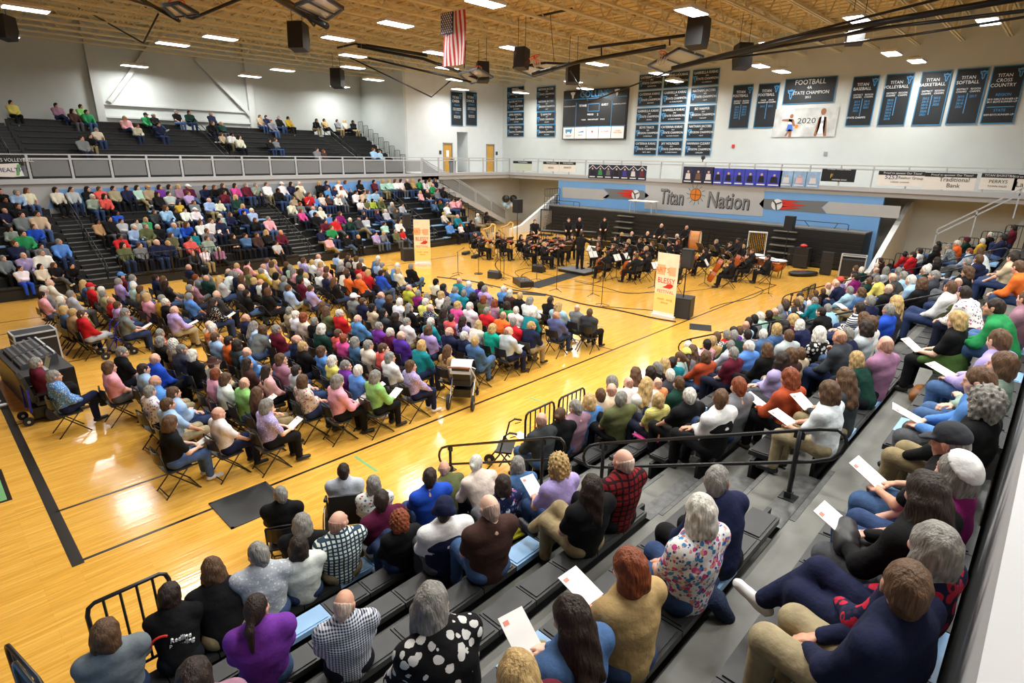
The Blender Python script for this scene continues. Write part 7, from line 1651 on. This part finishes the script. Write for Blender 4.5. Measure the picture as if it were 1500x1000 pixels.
# stroller
st = empty('stroller', (7.28, .28, 0), math.radians(-52), label='grey and black pram with pale hood parked at the end of the chair rows', cat='stroller')
for s in (-1,1):
    MB().tube([(s*.24,-.52,1.02),(s*.25,-.05,.66),(s*.26,.42,.20)], .02, 7).build('frame_tube', M_rail, st, smooth=True); MB().tube([(s*.25,.05,.60),(s*.25,-.42,.20)], .018, 6).build('rear_strut', M_rail, st)
MB().tube([(-.24,-.52,1.02),(0,-.55,1.04),(.24,-.52,1.02)], .022, 7).build('push_handle', mat('tan_leather', lin(150,100,70), .5), st)
MB().prism([(-.28,.50),(.30,.50),(.36,.62),(.30,.68),(-.26,.62)], -.2, .2, 'x').build('bassinet', M_seat, st); MB().bar((0,-.20,.56),(0,-.40,.98),.38,.04).build('seat_back', M_blackm, st)
hd = MB(); n = 8
for k in range(n):
    a0, a1 = math.radians(20+100*k/n), math.radians(20+100*(k+1)/n)
    f = lambda a: (-.22-.30*math.cos(a)*1.0+.1, .72+.34*math.sin(a))
    p0, p1 = f(a0), f(a1)
    hd.add([(-.23,p0[0],p0[1]),(.23,p0[0],p0[1]),(.23,p1[0],p1[1]),(-.23,p1[0],p1[1]),(-.23,p0[0],p0[1]-.012),(.23,p0[0],p0[1]-.012),(.23,p1[0],p1[1]-.012),(-.23,p1[0],p1[1]-.012)], [(0,1,2,3),(7,6,5,4),(0,4,5,1),(2,6,7,3),(1,5,6,2),(0,3,7,4)])
hd.build('hood', mat('pale_grey_hood', lin(205,208,210), .7), st); MB().tube([(-.21,.34,.68),(0,.44,.72),(.21,.34,.68)], .018, 6).build('bumper_bar', M_rail, st); MB().b2((-.2,-.25,.22),(.2,.25,.40)).build('basket', M_black, st)
wheels(st, [((-.27,-.42,.17),.17,.05),((.27,-.42,.17),.17,.05),((-.24,.46,.12),.12,.045),((.24,.46,.12),.12,.045)], 'x')
# rolling walkers
def walker(x, y, rz, lab, m):
    e = empty('rolling_walker', (x, y, 0), rz, label=lab, cat='walker')
    for s in (-1,1):
        MB().tube([(s*.27,-.1,.95),(s*.27,.0,.88),(s*.27,.08,.52),(s*.28,.36,.12)], .015, 6).tube([(s*.27,.06,.56),(s*.28,-.30,.12)], .015, 6).build('side_frame', m, e, smooth=True); MB().tube([(s*.27,-.22,.94),(s*.27,-.08,.95)], .02, 6).build('handgrip', M_blackm, e)
        MB().tube([(s*.27,-.2,.90),(s*.27,-.1,.86)], .008, 5).build('brake_lever', M_black, e)
    MB().b2((-.22,-.12,.52), (.22,.16,.55)).build('seat', M_seat, e); MB().bar((-.27,.08,.3),(.27,-.1,.5),.02,.02).bar((.27,.08,.3),(-.27,-.1,.5),.02,.02).build('cross_brace', m, e)
    wheels(e, [((-.28,.36,.10),.10,.035),((.28,.36,.10),.10,.035),((-.28,-.30,.10),.10,.035),((.28,-.30,.10),.10,.035)], 'x')
d = BYP[(120,461)]; walker(d['loc'][0]+.55, d['loc'][1]-.2, -math.pi/2+math.pi, 'blue framed rolling walker before the man in red', M_bluef)
walker(5.75, -2.55, .6, 'black rolling walker parked at the foot of the nearest aisle', M_black)
# cushions, bags, loose coats
def on_seat(key, name, lab, cat, m, size, dz=0., dx=0., dy=0.):
    d = BYP[key]; e = MB(); sx, sy, sz = size
    e.b2((-sx/2,-sy/2,0), (sx/2,sy/2,sz)); o = e.build(name, m, label=lab, cat=cat); o.location = (d['loc'][0]+dx, d['loc'][1]+dy, d['loc'][2]-.004+dz); o.rotation_euler = (0,0,d['rz']); return o
M_ycush = mat('yellow_cushion', lin(222,214,40), .6); M_pcush = mat('pink_cushion', lin(220,70,140), .6)
on_seat((760,703), 'seat_cushion', 'thin yellow seat cushion under the navy floral top', 'cushion', M_ycush, (.42,.40,.02)); on_seat((970,587), 'seat_cushion', 'thin pink seat cushion under the yellow striped top', 'cushion', M_pcush, (.46,.42,.02))
def soft(name, lab, cat, m, loc, prims, h=.02):
    r = sdf(prims, h, .04, post=lambda d,X,Y,Z: d+.008*np.sin(38*X+20*Z)*np.sin(31*Y)); o = inst(name, npmesh(name, r[0], r[1], m), None, loc, label=lab, cat=cat); return o
d = BYP[(1047,702)]; soft('folded_jacket', 'crumpled dark blue denim jacket hanging over the bench edge beside the denim man', 'jacket', mat('dark_denim', lin(30,44,74), .85, noise=.2, bump=.6), (d['loc'][0]-.34, d['loc'][1]-.08, d['loc'][2]), [((-.1,0,.05),(.1,.02,.06),.07,.07),((.0,-.08,.02),(.05,-.16,-.12),.08,.06)])
d = BYP[(1392,464)]; soft('handbag', 'tan brown leather handbag on the bleacher deck below the woman with the green jacket', 'bag', mat('tan_bag_leather', lin(136,84,36), .5, noise=.15), (d['loc'][0]-.30, d['loc'][1]+.22, foot_z(d['k'])+.11), [((-.12,0,0),(.12,0,0),.10,.10),((-.1,0,.05),(.1,0,.05),.06,.06)])
d = BYP[(1387,732)]; soft('black_bag', 'soft black bag on the lap of the long haired woman with the programme', 'bag', M_seat, (d['loc'][0]+.12, d['loc'][1]+.36, d['loc'][2]+.22), [((-.1,0,0),(.1,.05,0),.08,.07)])
d = BYP[(278,975) if (278,975) in BYP else (278,980)]; soft('pink_jacket', 'mauve pink jacket lying on the bench beside the purple top', 'jacket', mat('mauve_jacket_cloth', lin(176,130,158), .85, noise=.15, bump=.5), (d['loc'][0]+.42, d['loc'][1]+.05, d['loc'][2]+.03), [((-.14,0,.03),(.12,0,.05),.10,.11),((.0,.1,.0),(.1,.16,-.04),.08,.07)])
# printed lettering on the black hooded top
d = BYP[(267,862)]; o = d['obj']; J = skeleton(d['pose']); by = J['chest'][1]-.162
M_lw = mat('white_print_ink', lin(236,236,236), .7)
t_ = text('Redline\nRestyling', .062, M_lw, o, (.035, by-.004, .34), (math.radians(90), 0, 0), ext=.012, shear=.2)
MB().tube([(-.12+.1*math.cos(a), by+.0, .36+.10*math.sin(a)) for a in [math.radians(170-14*k) for k in range(9)]], .012, 5).build('printed_dial', M_red, o)
# green tape marks on the court
for a, b in (((520,668),(552,690)), ((775,582),(800,590)), ((205,528),(240,520))):
    p, q = hit(*a, 2, 0), hit(*b, 2, 0); MB().bar((p[0],p[1],.001),(q[0],q[1],.001),.05,.0016).build('floor_tape', M_green, floor)
# lettering becomes plain meshes
bpy.context.view_layer.update()
dg = bpy.context.evaluated_depsgraph_get()
for o in [o for o in bpy.data.objects if o.type == 'FONT']:
    me = bpy.data.meshes.new_from_object(o.evaluated_get(dg)); nm = o.name
    n = bpy.data.objects.new('lettering', me); COL.objects.link(n); n.parent = o.parent
    n.location = o.location; n.rotation_euler = o.rotation_euler; n.scale = o.scale
    if not me.materials and o.data.materials: me.materials.append(o.data.materials[0])
    bpy.data.objects.remove(o)
